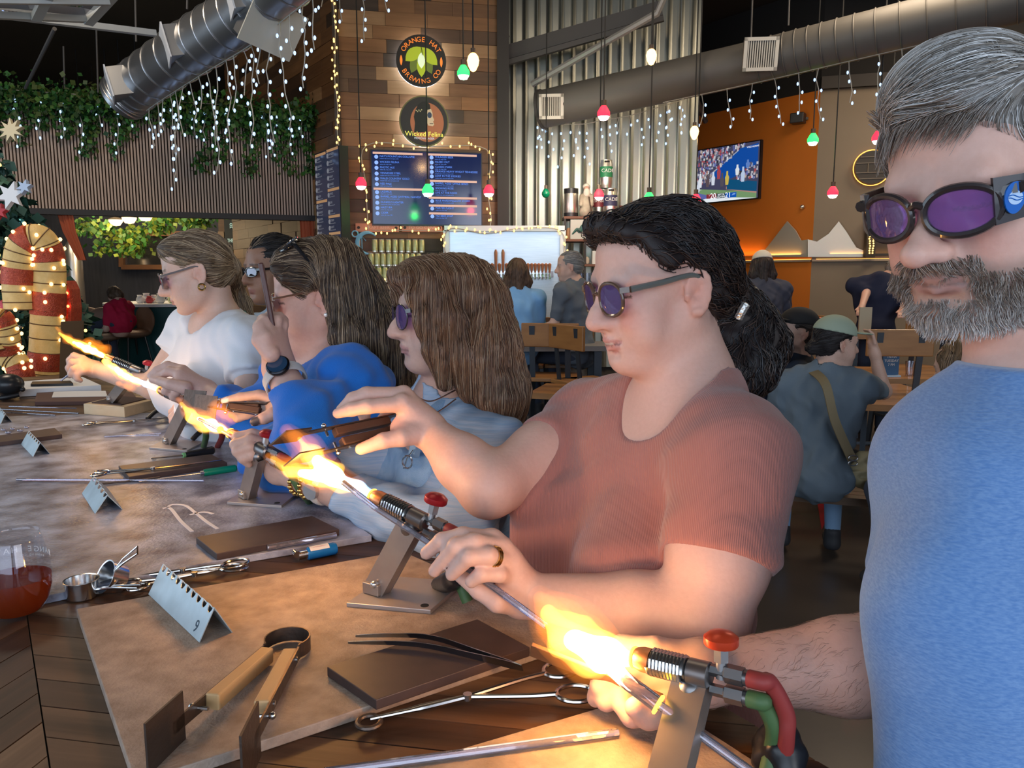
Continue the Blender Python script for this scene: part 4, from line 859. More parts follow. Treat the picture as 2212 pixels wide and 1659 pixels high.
# shelf rack with kegs
sk = thing('shelf_rack', 'dark steel rack of shelves holding kegs by the tap wall', 'shelf', at(1265, 640, 8.3)); x0, x1 = at(1216, 470, 8.3).x, at(1332, 470, 8.3).x; WD = mat('rack_wood', (.14, .055, .03), .6)
zs = [at(1265, y, 8.3).z for y in (470, 518, 571, 610)]
for z in zs: q = MB(); q.box(((x0+x1)/2, 8.3, z-.012), (x1-x0, .34, .024)); q.build('shelf_board', WD, sk, smooth=False)
for x in (x0+.012, (x0+x1)/2-.06, x1-.012):
    q = MB(); q.bar((x, 8.15, 0), (x, 8.15, zs[0]), .022, .022); q.build('post', mat('dark_post', (.025, .02, .018), .6), sk, smooth=False)
for px, py, w, h, band, lab, wd in ((1309, 413, .135, .285, (.02, .20, .08), 'steel keg with green band on top of other kegs', 'CADI'), (1293, 470, .125, .29, (.22, .04, .05), 'steel keg with red band under the green banded keg', 'SAGE'), (1318, 470, .145, .29, (.04, .04, .10), 'steel keg with navy band at right of shelf top', 'CADE'), (1233, 470, .15, .29, None, 'steel keg with black rims at left of shelf top', '')):
    c = at(px, py, 8.22 if band != (.22, .04, .05) else 8.34); c.z = zs[0]+(.295 if py == 413 else 0); r = w/2; kg = thing('keg', lab, 'keg', c, group='kegs on top of the rack'); T = Matrix.Translation(c); ksm = mat('keg_steel', (.62, .58, .52), .3, .9)
    q = MB(); q.lathe([(r*.86, 0), (r*.9, h*.06), (r, h*.14), (r, h*.84), (r*.9, h*.92), (r*.9, h), (r*.8, h), (r*.8, h*.93), (.0001, h*.92)], 24, T, False); q.build('barrel', ksm if band else ksm, kg)
    if band: q = MB(); q.lathe([(r*1.01, h*.38), (r*1.01, h*.76)], 24, T, False); q.build('band', mat('band_%.2f_%.2f' % (band[0], band[1]), band, .5), kg); text('lettering', wd, frame(c+Vector((0, -r*1.02, h*.60)), (1, 0, 0), (0, 0, 1)), .05, mat('sign_pale2', (.7, .7, .66), .6), kg)
    else:
        for a, b in ((0, .14), (.82, 1)): q = MB(); q.lathe([(r*1.02, h*a), (r*1.02, h*b)], 24, T, False); q.build('rubber_rim', mat('black_plastic', (.015, .015, .017), .35), kg)
    q = MB(); q.box(c+Vector((0, -r*.9, h*.93)), (r*.8, .012, .018)); q.build('hand_hole', mat('hole_dark', (.02, .018, .018), .9), kg, smooth=False, bevel=.004)
c = at(1266, 470, 8.2); c.z = zs[0]; fg = thing('figurine', 'robed figurine with white beard between kegs on shelf', 'figurine', c); s_ = SDF(c-Vector((.14, .14, .03)), c+Vector((.14, .14, .40)), .006); s_.rc(c+Vector((0, 0, .05)), c+Vector((0, 0, .22)), .075, .045, .02); s_.rc(c+Vector((-.05, -.02, .21)), c+Vector((-.06, -.05, .12)), .024, .022, .02); s_.rc(c+Vector((.05, -.02, .21)), c+Vector((.05, -.05, .12)), .024, .022, .02); s_.cut(c, (0, 0, -1)); sdf_obj('robe', s_, mat('robe_cream', (.50, .44, .34), .8, col2=(.20, .16, .12), nscale=9), fg)
q = MB(); q.sph(c+Vector((0, -.01, .28)), (.032, .034, .04)); q.build('head', mat('figure_skin', (.5, .3, .22), .6), fg); q = MB(); q.sph(c+Vector((.0, -.03, .245)), (.034, .024, .05)); q.sph(c+Vector((0, .012, .31)), (.04, .042, .034)); q.build('beard', mat('figure_white', (.62, .58, .5), .8), fg); q = MB(); q.bar(c+Vector((.02, -.07, .20)), c+Vector((.05, -.085, .02)), .03, .006); q.build('scarf', mat('figure_brown', (.10, .07, .05), .8), fg, smooth=False)
r3 = random.Random(9)
for row, z in enumerate(zs[1:]):
    n = 6 if row < 2 else 8
    for i in range(n):
        x = x0+.06+i*(x1-x0-.10)/(n-1); c = Vector((x, 8.22, z)); col = r3.choice([(.45, .38, .30), (.30, .34, .36), (.12, .07, .05), (.40, .20, .10), (.55, .55, .52), (.05, .06, .10)])
        if row == 2: o = MB().lathe([(.026, 0), (.030, .10), (.029, .10), (.024, .006), (.0001, .006)], 14, Matrix.Translation(c), False).build('pint_glass', GLASS if 'GLASS' in globals() else lens_mat('clear_glass', (.93, .94, .96), .22), None); tag(o, 'clear pint glass %s from left on lowest rack shelf' % ORD[i], 'glass', 'pint glasses on the rack'); continue
        hgt = r3.uniform(.07, .15); q = MB(); q.box(c+Vector((0, 0, hgt/2)), (r3.uniform(.05, .075), .10, hgt)) if i % 2 else q.lathe([(.026, 0), (.032, hgt*.1), (.032, hgt*.75), (.018, hgt), (.0001, hgt)], 12, Matrix.Translation(c), False)
        o = q.build('box' if i % 2 else 'jar', mat('goods_%.2f_%.2f' % col[:2], col, .6), None, smooth=not i % 2, bevel=.002); tag(o, '%s on %s rack shelf, place %s from left' % ('small carton' if i % 2 else 'small jar', ('upper', 'middle')[row], ('one', 'two', 'three', 'four', 'five', 'six')[i]), 'box' if i % 2 else 'jar', 'goods on the rack')
c = at(1253, 500, 8.12); q = MB(); q.box(Vector((c.x, 8.14, zs[1]+.10)), (.20, .012, .20)); o = q.build('framed_sign', mat('sign_silver', (.42, .42, .38), .5), None, smooth=False); tag(o, 'silver square sign with dark green lizard on rack', 'sign'); q = MB(); q.tube(bez([Vector((c.x+x, 8.13, zs[1]+.10+z)) for x, z in ((-.08, -.05), (-.03, .0), (.0, -.02), (.03, .03), (.065, .02), (.05, -.02))], 5), [.006+.016*math.sin(math.pi*i/25) for i in range(26)], 8); q.build('lizard', mat('lizard_green', (.03, .09, .08), .6), o)
# ---------------------------------------------------------------- stools and tables
WOODC = mat('honey_wood', (.36, .17, .055), .42, col2=(.25, .11, .035), nscale=4, stretch=(1, 6, 6), coat=.25); IRON = mat('blue_iron', (.05, .06, .075), .45, .5)
def stool(label, x, y, rz, seat_z=.74, back_z=1.16, w=.42, group='metal stools with wooden backs'):
    root = thing('bar_stool', label, 'stool', (x, y, 0), (0, 0, rz), group); M4 = wmat(root); h = w/2-.02
    q = MB(); q.box((0, 0, seat_z-.016), (w, .40, .032)); q.build('seat', WOODC, root, smooth=False, world=False, bevel=.006)
    q = MB(); q.box((0, .20, back_z-.09), (w+.02, .026, .18)); q.build('backrest', WOODC, root, smooth=False, world=False, bevel=.006)
    for sx in (-1, 1):
        q = MB(); q.bar((sx*h, -.17, seat_z-.03), (sx*(h+.03), -.22, 0), .036, .036); q.build('leg', IRON, root, smooth=False, world=False)
        q = MB(); q.bar((sx*h, .17, seat_z-.03), (sx*(h+.03), .24, 0), .036, .036); q.build('leg', IRON, root, smooth=False, world=False)
        q = MB(); q.bar((sx*h*.72, .165, seat_z-.03), (sx*h*.72, .215, back_z-.02), .042, .012, (0, 1, 0)); q.build('back_post', IRON, root, smooth=False, world=False)
    q = MB()
    for a, b in (((-h, -.20), (h, -.20)), ((-h, .21), (h, .21)), ((-h-.01, -.2), (-h-.01, .21)), ((h+.01, -.2), (h+.01, .21))): q.bar((*a, .30), (*b, .30), .02, .02)
    q.build('foot_ring', IRON, root, smooth=False, world=False); return root
def stool_px(label, px, py, rz, sc=1.0, Y=None, seat=.74, back=1.16):
    """py = top of the backrest"""
    r = ray(px, py); Y_ = Y or (back-CAM.z)/r.z*r.y; p = at(px, py, Y_); return stool(label, p.x, p.y, rz, seat, back)
for a in (('stool behind the blue hoodie woman at bar', 1128, 662, 3.0, 6.9), ('light backed stool nearest, right of the denim woman', 1196, 676, 2.95, 6.0), ('stool turned sideways left of woman in rust tee', 1272, 686, 2.1, 5.7), ('stool behind grey shirted man at the bar', 1232, 660, 3.0, 6.9), ('stool left of the denim woman by bar counter', 868, 740, 3.3, 6.6),
          ('stool near orange wall behind ponytail woman', 1625, 655, 2.6, 7.4), ('stool angled before the orange wall', 1692, 652, 2.3, 7.7), ('stool behind man in black cap', 1732, 662, 2.9, 6.9), ('stool before bending man, tall wooden back', 1920, 668, 3.1, 5.3), ('stool right of the black cap man', 1788, 655, 2.0, 7.2), ('stool partly hidden by grey beard', 1978, 650, 3.3, 6.6)): stool_px(a[0], a[1], a[2], a[3], Y=a[4])
def long_table(label, c, d, L, w, z, mtop=None, bench=None):
    d = Vector(d).normalized(); n = Vector((-d.y, d.x, 0)); c = Vector((c[0], c[1], 0)); root = thing('long_table', label, 'table', c)
    k = 5
    for i in range(k): q = MB(); o = n*(i-(k-1)/2)*w/k; q.bar(c+o-d*L/2+Vector((0, 0, z-.02)), c+o+d*L/2+Vector((0, 0, z-.02)), w/k-.005, .04); q.build('plank', mtop or [WOODC, mat('honey_wood2', (.28, .13, .045), .4, col2=(.20, .09, .03), nscale=4, stretch=(1, 6, 6), coat=.25)][i % 2], root, smooth=False)
    for s in (-1, 1):
        for t in (-1, 1): q = MB(); p = c+d*s*(L/2-.15)+n*t*(w/2-.08); q.bar(p, p+Vector((0, 0, z-.04)), .06, .06); q.build('leg', IRON, root, smooth=False)
    return root
long_table('long honey wood table behind the tan bag woman', (3.0, 6.0), (1, -.1, 0), 2.2, .8, .76); long_table('high narrow table before the bending man', (3.6, 7.0), (1, -.1, 0), 1.3, .5, 1.0)
T3 = at(1905, 830, 3.9); long_table('lower honey wood table at elbow of blue tee man', (2.55, 4.85), (1, -.22, 0), 1.9, .7, .74)
b1 = at(1830, 1050, 4.1); long_table('dark wooden bench seat under the tan bag woman', (1.75, 3.95), (1, -.30, 0), 1.9, .36, .39, mat('dark_bench', (.10, .055, .03), .45, col2=(.15, .085, .045), nscale=4, stretch=(1, 6, 6)))
p = at(1290, 845, 5.2); long_table('low table with red tray left of woman in rust tee', (p.x-.02, 5.25), (1, -.3, 0), .8, .5, p.z); q = MB(); q.box((p.x-.05, 5.15, p.z+.012), (.32, .26, .02)); tag(q.build('tray', mat('red_tray', (.35, .04, .02), .4), None, smooth=False), 'dark red tray on low table', 'tray')
p = at(1195, 745, 6.2); long_table('narrow high table among the bar stools', (p.x-.1, 6.3), (1, .05, 0), 1.2, .5, p.z, mat('grey_top', (.20, .19, .19), .35))
tn = thing('table_tent', 'blue table tent card standing on honey wood table', 'sign', at(1925, 780, 5.75)); c = at(1926, 762, 5.75); c.z = .76+.075; q = MB(); q.box(c+Vector((0, 0, .03)), (.125, .012, .21), Matrix.Rotation(.1, 3, 'Z')); q.build('card', mat('card_blue', (.05, .13, .26), .5), tn, smooth=False); q = MB(); q.box(c+Vector((0, 0, -.068)), (.13, .07, .012)); q.build('base', mat('card_base', (.45, .6, .75), .3), tn, smooth=False)
for i, s in enumerate(('TRIVIA', 'TUESDAY', '7 PM')): text('lettering', s, frame(c+Vector((0, -.008, .075-.03*i)), (1, .1, 0), (0, 0, 1)), .026, mat('paper_white', (.75, .74, .74), .7), tn)
for px, py, Y, w, h, lab, col in ((1871, 655, 6.9, .11, .24, 'striped menu card standing before the bending man', (.42, .38, .28)),): c = at(px, py, Y); c.z = 1.0+h/2; q = MB(); q.box(c, (w, .02, h)); tag(q.build('card', mat('card_%.2f' % col[0], col, .6), None, smooth=False), lab, 'card')
for x, y, Y, lab in ((1966, 800, 5.8, 'clear tumbler on the honey wood table by brown hair'),):
    c = at(x, y, Y); c.z = .76; tag(MB().lathe([(.028, 0), (.036, .11), (.034, .11), (.026, .008), (.0001, .008)], 16, Matrix.Translation(c), False).build('tumbler', lens_mat('clear_glass', (.93, .94, .96), .22), None), lab, 'glass')
fl = MB(); fl.add([(*on(1766, 1088, .004).to_2d(), .004), (*on(1800, 1090, .004).to_2d(), .004), (*on(1775, 1145, .004).to_2d(), .004)], [(0, 2, 1)]); tag(fl.build('floor_marking', mat('red_paint', (.45, .02, .03), .5), None, smooth=False), 'red triangle painted on the floor under bench', 'marking')
# mountain cut-outs, camera, ring and lit column on the right walls
for w, pts, lab, m_ in ((WO, [(1640, 555), (1668, 520), (1700, 478), (1718, 498), (1730, 520), (1745, 517), (1745, 555)], 'brushed metal mountain cut-out at the corner on orange wall', 1), (WG, [(1745, 555), (1745, 517), (1765, 522), (1790, 505), (1812, 478), (1828, 500), (1850, 535), (1875, 545), (1882, 555)], 'brushed metal mountain cut-out on the taupe wall', 1)):
    q = MB(); P3 = [w.hit(x, y, .05) for x, y in pts]; k = len(P3); nn = w.n*.02; q.add(P3+[p-nn for p in P3], [tuple(range(k)), tuple(range(2*k-1, k-1, -1))]+[(i, i+k, (i+1) % k+k, (i+1) % k) for i in range(k)]); tag(q.build('mountain_panel', mat('brushed_pale', (.50, .47, .40), .4, .5, bump=.1, bscale=40), None, smooth=False), lab, 'wall art')
c = WG.hit(1884, 362, .05); rg_ = thing('wall_ring', 'round dark wall piece ringed in warm light behind forehead', 'wall light', c); F = WG.F((c-WG.a).dot(WG.d), c.z, .05); q = MB(); q.prism(disc(.19, 36), F, .03); q.build('disc', mat('dark_shelf', (.035, .028, .022), .6), rg_, smooth=False); q = MB(); q.tube([F @ Vector((.205*math.cos(t), .205*math.sin(t), -.01)) for t in np.linspace(0, 6.283, 36)[:-1]], .006, 6, True); q.build('light_ring', emat('amber_strip', (1, .42, .08), 2.4), rg_)
for a, b in (((-.18, .05), (.18, .05)), ((-.18, -.06), (.18, -.06)), ((-.05, -.06), (-.05, .05)), ((.06, -.06), (.06, .05)), ((-.14, .12), (.14, .12)), ((-.14, -.13), (.14, -.13))): q = MB(); q.bar(F @ Vector((*a, .035)), F @ Vector((*b, .035)), .008, .01); q.build('shelf_bar', mat('ring_bar', (.14, .11, .08), .5), rg_, smooth=False)
c = WG.hit(1880, 510, .1); lc = thing('lit_column', 'square wall column lamp filled with warm fairy lights', 'lamp', c); q = MB(); q.box(c, (.11, .07, .50)); q.build('case', mat('dark_shelf', (.035, .028, .022), .6), lc, smooth=False); q = MB()
for i in range(15):
    for s in (-1, 1): q.sph(c+Vector((s*.022+rr.uniform(-.008, .008), -.045, -.2+i*.028)), .011, 6, 4)
o = q.build('bulbs', emat('bulb_1.00_0.16_3', (1, .58, .16), 3), lc, sharp=0); o['kind'] = 'stuff'
q = MB(); a0, a1, b0, b1 = WG.rect(1884, 500, 1960, 552, .02); WG.box(q, a0, a1, b0, b1+.25, 0, .02); tag(q.build('wall_panel', mat('dark_shelf', (.035, .028, .022), .6), None, smooth=False), 'dark flat panel beside the lit column lamp', 'panel')
text('wall_lettering', 'NOVUS', WG.F(WG.u(1832, 548, .01), WG.hit(1832, 548, .01).z+.01, .012), .065, mat('letter_cream', (.75, .6, .35), .5), None, ext=.004); o = bpy.data.objects['wall_lettering']; tag(o, 'small pale letters on taupe wall above the ledge', 'lettering')
c = WO.hit(1724, 256, .1); cm_ = thing('speaker', 'small black speaker high on the orange wall', 'speaker', c); q = MB(); q.box(c, (.16, .14, .12), Matrix.Rotation(-.6, 3, 'Z')); q.build('case', mat('black_plastic', (.015, .015, .017), .35), cm_, smooth=False, bevel=.01); q = MB(); q.bar(c, WO.hit(1745, 256, 0), .03, .03); q.build('bracket', mat('black_plastic', (.015, .015, .017), .35), cm_, smooth=False)
q = MB(); c = WO.hit(1733, 447, .03); q.sph(c, .028, 10, 8); q.cyl(c, c-WO.n*.03, .015, None, 8); tag(q.build('round_sensor', mat('keg_steel', (.62, .58, .52), .3, .9), None), 'small round sensor on orange wall by the corner', 'sensor')
# framed red sign above ponytail woman
a0, a1, b0, b1 = WC.rect(1338, 444, 1420, 520, .06); q = MB(); WC.box(q, a0, a1, b0, b1, .03, .06); tag(q.build('red_panel', mat('red_panel', (.28, .05, .03), .6), None, smooth=False), 'dull red panel behind head of woman in rust tee', 'panel')
# ---------------------------------------------------------------- greenery on the header
gv = thing('hanging_greenery', 'dense green ivy garland draped along top of slatted header', 'plant', WH_.P(.2, 3.3, .1)); g = np.random.default_rng(5)
def leaves(name, centers, size, mats_, root):
    n = len(centers); d1 = g.normal(size=(n, 3)); d1[:, 2] -= .8; d1 /= np.linalg.norm(d1, axis=1, keepdims=True); d2 = np.cross(d1, g.normal(size=(n, 3))); d2 /= np.linalg.norm(d2, axis=1, keepdims=True); s = size*(.6+.8*g.random((n, 1)))
    v = np.stack([centers, centers+d1*s*.5+d2*s*.42, centers+d1*s, centers+d1*s*.5-d2*s*.42], 1).reshape(-1, 3); f = np.arange(4*n).reshape(n, 4)
    o = mesh_obj(name, v, f, None, root, False, 0, mats=mats_, fmat=g.integers(0, len(mats_), n).astype(int).tolist()); o['kind'] = 'stuff'; return o
LM = [mat('leaf_%d' % i, c, .55) for i, c in enumerate([(.02, .09, .015), (.035, .14, .02), (.015, .06, .015), (.07, .16, .03), (.06, .09, .02)])]
cs = []
for u in np.linspace(-.2, WH_.L+.02, 70):
    n = 80; cs.append(np.array([list(WH_.P(u+g.normal()*.05, 3.17+g.normal()*.075, .09+abs(g.normal())*.07)) for _ in range(n)]))
for u in g.uniform(0, WH_.L, 30):
    L = g.uniform(.12, .62)*(1.0 if u > .5 else .8); n = int(L*240); t = g.random(n); cs.append(np.array([list(WH_.P(u+g.normal()*.045+.03*math.sin(5*tt), 3.15-L*tt, .05+abs(g.normal())*.035)) for tt in t]))
leaves('leaves', np.concatenate(cs), .05, LM, gv)
# ---------------------------------------------------------------- Christmas tree
TX = at(-40, 700, 5.3); tr = thing('christmas_tree', 'slim Christmas tree with warm lights and ornaments at left edge', 'christmas tree', (TX.x, TX.y, 0)); ht, rb = 2.62, .95
q = MB(); q.cyl((TX.x, TX.y, 0), (TX.x, TX.y, 2.3), .035, .01, 10); q.build('trunk', mat('trunk', (.08, .05, .03), .8), tr)
n = 15000; z = .25+(ht-.25)*(1-np.sqrt(g.random(n))); rad = rb*(1-z/ht)**.8*(.35+.75*g.random(n)**.5)+.02; an = g.random(n)*6.283; cpt = np.stack([TX.x+rad*np.cos(an), TX.y+rad*np.sin(an), z+.06*np.sin(an*7)], 1)
leaves('needles', cpt, .075, [mat('fir_%d' % i, c, .6) for i, c in enumerate([(.015, .06, .04), (.03, .10, .075), (.01, .04, .03), (.05, .13, .11)])], tr)
def on_tree(z, a, k=1.04): r = rb*(1-z/ht)**.8*k+.03; return Vector((TX.x+r*math.cos(a), TX.y+r*math.sin(a), z))
q = MB()
for i in range(260):
    zz = .35+2.0*(1-math.sqrt(rr.random())); q.sph(on_tree(zz, rr.uniform(-3.0, .2), 1.08), .012, 6, 4)
o = q.build('tree_lights', emat('bulb_1.00_0.16_3', (1, .58, .16), 3), tr, sharp=0); o['kind'] = 'stuff'
def star(c, r, m, name, parent, n=6, depth=.02, inner=.42):
    F = frame(c, (1, 0, 0), (0, .25, 1)); pts = [(r*(1 if k % 2 == 0 else inner)*math.cos(math.pi*k/n+.3), r*(1 if k % 2 == 0 else inner)*math.sin(math.pi*k/n+.3)) for k in range(2*n)]; q = MB(); q.prism(pts, F, depth); return q.build(name, m, parent, smooth=False)
for px, py, r, col, nn, nm in ((28, 425, .085, (.75, .76, .78), 6, 'white poinsettia'), (58, 407, .045, (.45, .55, .72), 6, 'silver star'), (28, 285, .085, (.50, .44, .30), 9, 'gold flower'), (4, 460, .05, (.5, .05, .06), 6, 'red bow'), (20, 610, .05, (.35, .5, .75), 5, 'blue bow'), (28, 712, .06, (.65, .68, .75), 6, 'white bow'), (8, 668, .05, (.6, .06, .08), 5, 'red bow'), (45, 512, .045, (.3, .5, .8), 6, 'blue bow')):
    c = at(px, py, 4.50 if py > 350 else 5.2); star(c, r, mat('orn_%.2f_%.2f' % col[:2], col, .5), 'ornament', tr, nn, .03, .45)
for i in range(26):
    zz = rr.uniform(.6, 2.0); c = on_tree(zz, rr.uniform(-2.6, .1), 1.02); q = MB(); q.sph(c, .028, 10, 8); q.build('bauble', rr.choice([mat('bauble_red', (.4, .02, .03), .2, .5), mat('bauble_teal', (.05, .25, .3), .2, .5), mat('bauble_silver', (.55, .58, .62), .2, .8)]), tr)
# lit candy cane sculptures and tinsel star
def cane(label, path, r, x):
    p = bez(path, 10); L = len(p); root = thing('candy_cane', label, 'decoration', p[-1], group='lit candy cane sculptures'); TN = mat('red_tinsel', (.40, .045, .02), .35, .35, bump=1.0, bscale=160, col2=(.60, .10, .04), nscale=60); MS = mat('gold_mesh', (.62, .40, .14), .6, col2=(.75, .52, .22), nscale=30, bump=.6, bscale=120, emit=(1, .55, .12), es=.10)
    k = 0; i = 0
    while i < L-1:
        n = 8 if k % 2 == 0 else 5; q = MB(); q.tube(p[i:min(i+n+1, L)], r*(1.0 if k % 2 == 0 else 1.06), 18); q.build('pale_band' if k % 2 == 0 else 'tinsel_band', MS if k % 2 == 0 else TN, root); i += n; k += 1
    for j in range(0, L, 3):
        wr = MB()
        d = (p[min(j+1, L-1)]-p[max(j-1, 0)]).normalized(); u, w, _ = basis(d); wr.tube([p[j]+(u*math.cos(a)+w*math.sin(a))*(r*1.03) for a in np.linspace(0, 6.283, 17)[:-1]], .003, 4, True); wr.build('wire_ring', mat('brown_wire', (.14, .07, .03), .6), root)
    q = MB()
    for j in range(70): t = rr.randrange(L); d = (p[min(t+1, L-1)]-p[max(t-1, 0)]).normalized(); u, w, _ = basis(d); a = rr.uniform(0, 6.28); q.sph(p[t]+(u*math.cos(a)+w*math.sin(a))*(r*1.1), .011, 6, 4)
    o = q.build('bulbs', emat('bulb_warm2', (1, .66, .26), 3), root, sharp=0); o['kind'] = 'stuff'; return root
cane('large lit candy cane with red tinsel bands before the tree', [at(47, 668, 4.2), at(43, 600, 4.2), at(52, 535, 4.2), at(85, 520, 4.22), at(104, 570, 4.25), at(104, 660, 4.25), at(100, 760, 4.25), at(97, 860, 4.25), Vector((at(97, 860, 4.25).x, 4.25, .02))], .085, 0)
cane('smaller lit candy cane cut by the left edge', [at(-5, 760, 4.0), at(-20, 720, 4.0), at(-2, 690, 4.0), at(14, 720, 4.02), at(20, 770, 4.05), at(50, 830, 4.05), Vector((at(60, 860, 4.05).x, 4.05, .02))], .06, 0)
bw = thing('tinsel_bow', 'red tinsel bow shape standing beside the candy cane', 'decoration', at(138, 700, 4.5)); F = frame(at(138, 665, 4.4), (1, 0, 0), (0, 0, 1)); k_ = 4.4/1650
q = MB(); q.prism([(x*k_, y*k_) for x, y in ((-24, 40), (-10, 18), (0, 5), (12, 35), (20, 62), (28, 40), (30, 0), (26, -35), (14, -58), (-14, -58), (-26, -30), (-28, 5))][::-1], F @ Matrix.Translation((0, 0, -.06)), .12); q.build('tinsel', mat('red_tinsel', (.40, .045, .02), .35, .35), bw, smooth=False, bevel=.02); q = MB()
for i in range(16): q.sph(F @ Vector((rr.uniform(-24, 26)*k_, rr.uniform(-50, 35)*k_, .075)), .009, 6, 4)
o = q.build('bulbs', emat('bulb_red', (1, .12, .04), 8), bw, sharp=0); o['kind'] = 'stuff'
# ---------------------------------------------------------------- shop beyond the header
def curtain(label, pts, w0, w1, Y, col=(.42, .085, .03)):
    q = MB(); n = 14; vs = []
    for (x, y), wd in zip(pts, np.linspace(w0, w1, len(pts))):
        for j in range(n): c = at(x+wd*(j/(n-1)-.5), y, Y); vs.append(c+Vector((0, .035*math.sin(j*2.4), 0)))
    q.add(vs, [(i*n+j, i*n+j+1, (i+1)*n+j+1, (i+1)*n+j) for i in range(len(pts)-1) for j in range(n-1)]); return tag(q.build('curtain', mat('rust_cloth', col, .8), None, sharp=0), label, 'curtain')
curtain('rust orange curtain swept to the left under the header', [(140, 458), (150, 500), (168, 540), (178, 562)], 36, 16, WH_.hit(150, 460).y+.03); curtain('rust orange curtain under right end of header', [(664, 468), (666, 500), (668, 540)], 34, 34, WH_.hit(664, 470).y+.03)
for px, py, Y in ((250, 476, 12.0), (279, 471, 11.6), (314, 465, 11.2)):
    c = at(px, py, Y); o = thing('dome_pendant', 'glowing dome pendant under the header, %s of three' % {250: 'leftmost', 279: 'middle', 314: 'rightmost'}[px], 'pendant light', c, group='glowing dome pendants'); q = MB(); q.lathe([(.0001, -.085), (.06, -.075), (.098, -.02), (.102, .01), (.0001, .012)], 18, Matrix.Translation(c), False); q.build('shade', emat('dome_glow', (1, .62, .28), 4), o, sharp=0); q = MB(); q.tube([c+Vector((0, 0, .01)), Vector((c.x, c.y, CZ))], .008, 6); q.build('cord', mat('black_cord', (.012, .012, .012), .7), o); q = MB(); q.lathe([(.103, .008), (.104, .02), (.03, .05)], 18, Matrix.Translation(c), False); q.build('cap', mat('lamp_cap', (.10, .07, .04), .5), o)
    l_ = lamp('dome_light', 'POINT', c-Vector((0, 0, .2)), 14, (1, .72, .42), radius=.08); l_.parent = o; l_.location = l_.location-o.location
ct = thing('shop_counter', 'round dark green counter with white top beyond the header', 'counter', at(360, 700, 11.0)); c = at(375, 655, 11.6); q = MB(); q.lathe([(.82, 0), (.82, 1.10)], 40, Matrix.Translation((c.x, c.y, 0))); q.build('panel', mat('bottle_green', (.008, .07, .075), .55), ct); q = MB(); q.lathe([(.95, 1.10), (.95, 1.14)], 40, Matrix.Translation((c.x, c.y, 0))); q.build('top', mat('white_top', (.72, .72, .70), .35), ct)
zc = 1.14
for i, (px, s, col, lab) in enumerate(((302, 1.0, (.7, .7, .7), 'white jug on green counter, leftmost'), (316, 1.2, (.7, .7, .7), 'taller white jug on green counter'), (322, .9, (.45, .06, .07), 'small red cup on green counter'), (332, 1.0, (.7, .7, .7), 'white jug on green counter right of red cup'), (346, 1.2, (.7, .7, .7), 'white teapot on green counter'), (372, 1.2, (.62, .66, .42), 'pale yellow cup on green counter near blonde face'))):
    p = at(px, 640, 11.0+.1*(i % 2)); p.z = zc; q = MB(); q.lathe([(.032*s, 0), (.055*s, .03*s), (.05*s, .07*s), (.032*s, .10*s), (.038*s, .12*s), (.0001, .12*s)], 16, Matrix.Translation(p), False); o = q.build('jug', mat('ceramic_%.2f_%.2f' % (col[0], col[2]), col, .35), None); tag(o, lab, 'jug'); q = MB(); q.tube([p+Vector((.045*s, 0, .08*s)), p+Vector((.09*s, 0, .07*s)), p+Vector((.05*s, 0, .03*s))], .008, 6); q.build('handle', mat('ceramic_%.2f_%.2f' % (col[0], col[2]), col, .35), o)
q = MB(); a, b = at(225, 612, 12.6), at(400, 612, 12.6); q.bar(Vector((a.x, 12.6, .55)), Vector((b.x, 12.6, .55)), .05, 1.1); tag(q.build('slat_counter', mat('dark_slats', (.06, .032, .022), .6, wave=(6, 'X', 1.0)), None, smooth=False), 'dark slatted counter behind the green counter', 'counter')
mr = thing('wall_mirror', 'wood framed mirror on the charcoal wall beyond header', 'mirror', at(330, 540, 13.4)); q = MB()
for (x0, y0, x1, y1) in ((264, 505, 264, 577), (264, 577, 420, 577), (264, 505, 420, 505), (420, 505, 420, 577)): q.bar(at(x0, y0, 13.45), at(x1, y1, 13.45), .09, .08)
q.build('frame', mat('oiled_oak', (.30, .13, .05), .5), mr, smooth=False); q = MB(); q.quad(at(264, 577, 13.48), at(420, 577, 13.48), at(420, 505, 13.48), at(264, 505, 13.48)); q.build('glass', mat('mirror_glass', (.35, .32, .28), .12, .9), mr)
sb = thing('chalk_sign', 'charcoal shop sign with white capitals and small wave marks', 'sign', at(515, 505, 12.9)); a, b = at(488, 540, 13.22), at(541, 462, 13.22); q = MB(); q.box((a+b)/2, (b.x-a.x, .05, b.z-a.z)); q.build('board', mat('charcoal_sign', (.03, .035, .034), .7), sb, smooth=False); tl = mat('chalk_mint', (.60, .78, .70), .6, emit=(.5, .75, .66), es=.35)
text('lettering', 'THE WANDERY', frame(at(515, 520, 13.18), (1, 0, 0), (0, 0, 1)), .085, tl, sb, ext=.003, sx=.62); 
for x in (-.11, .12):
    for k in range(3): q = MB(); c = at(515, 490, 13.18)+Vector((x, 0, .03*k-.02)); q.tube([c+Vector((-.035, 0, 0)), c+Vector((-.012, 0, .02)), c+Vector((.012, 0, 0)), c+Vector((.035, 0, .018))], .007, 5); q.build('wave_mark', tl, sb)
text('lettering', 'W', frame(at(513, 473, 13.18), (1, 0, 0), (0, 0, 1)), .07, tl, sb, ext=.003)
q = MB(); a = at(362, 516, 13.52); q.box(a, (.20, .03, .17)); o = q.build('shop_sign', mat('mint_sign', (.45, .62, .52), .6), None, smooth=False); tag(o, 'pale mint sign left of the blonde head', 'sign')
q = MB(); a = at(478, 508, 13.22); q.box(a, (.10, .03, .12)); tag(q.build('shop_sign', mat('brown_sign', (.25, .17, .10), .6), None, smooth=False), 'small brown sign left of the charcoal sign', 'sign')
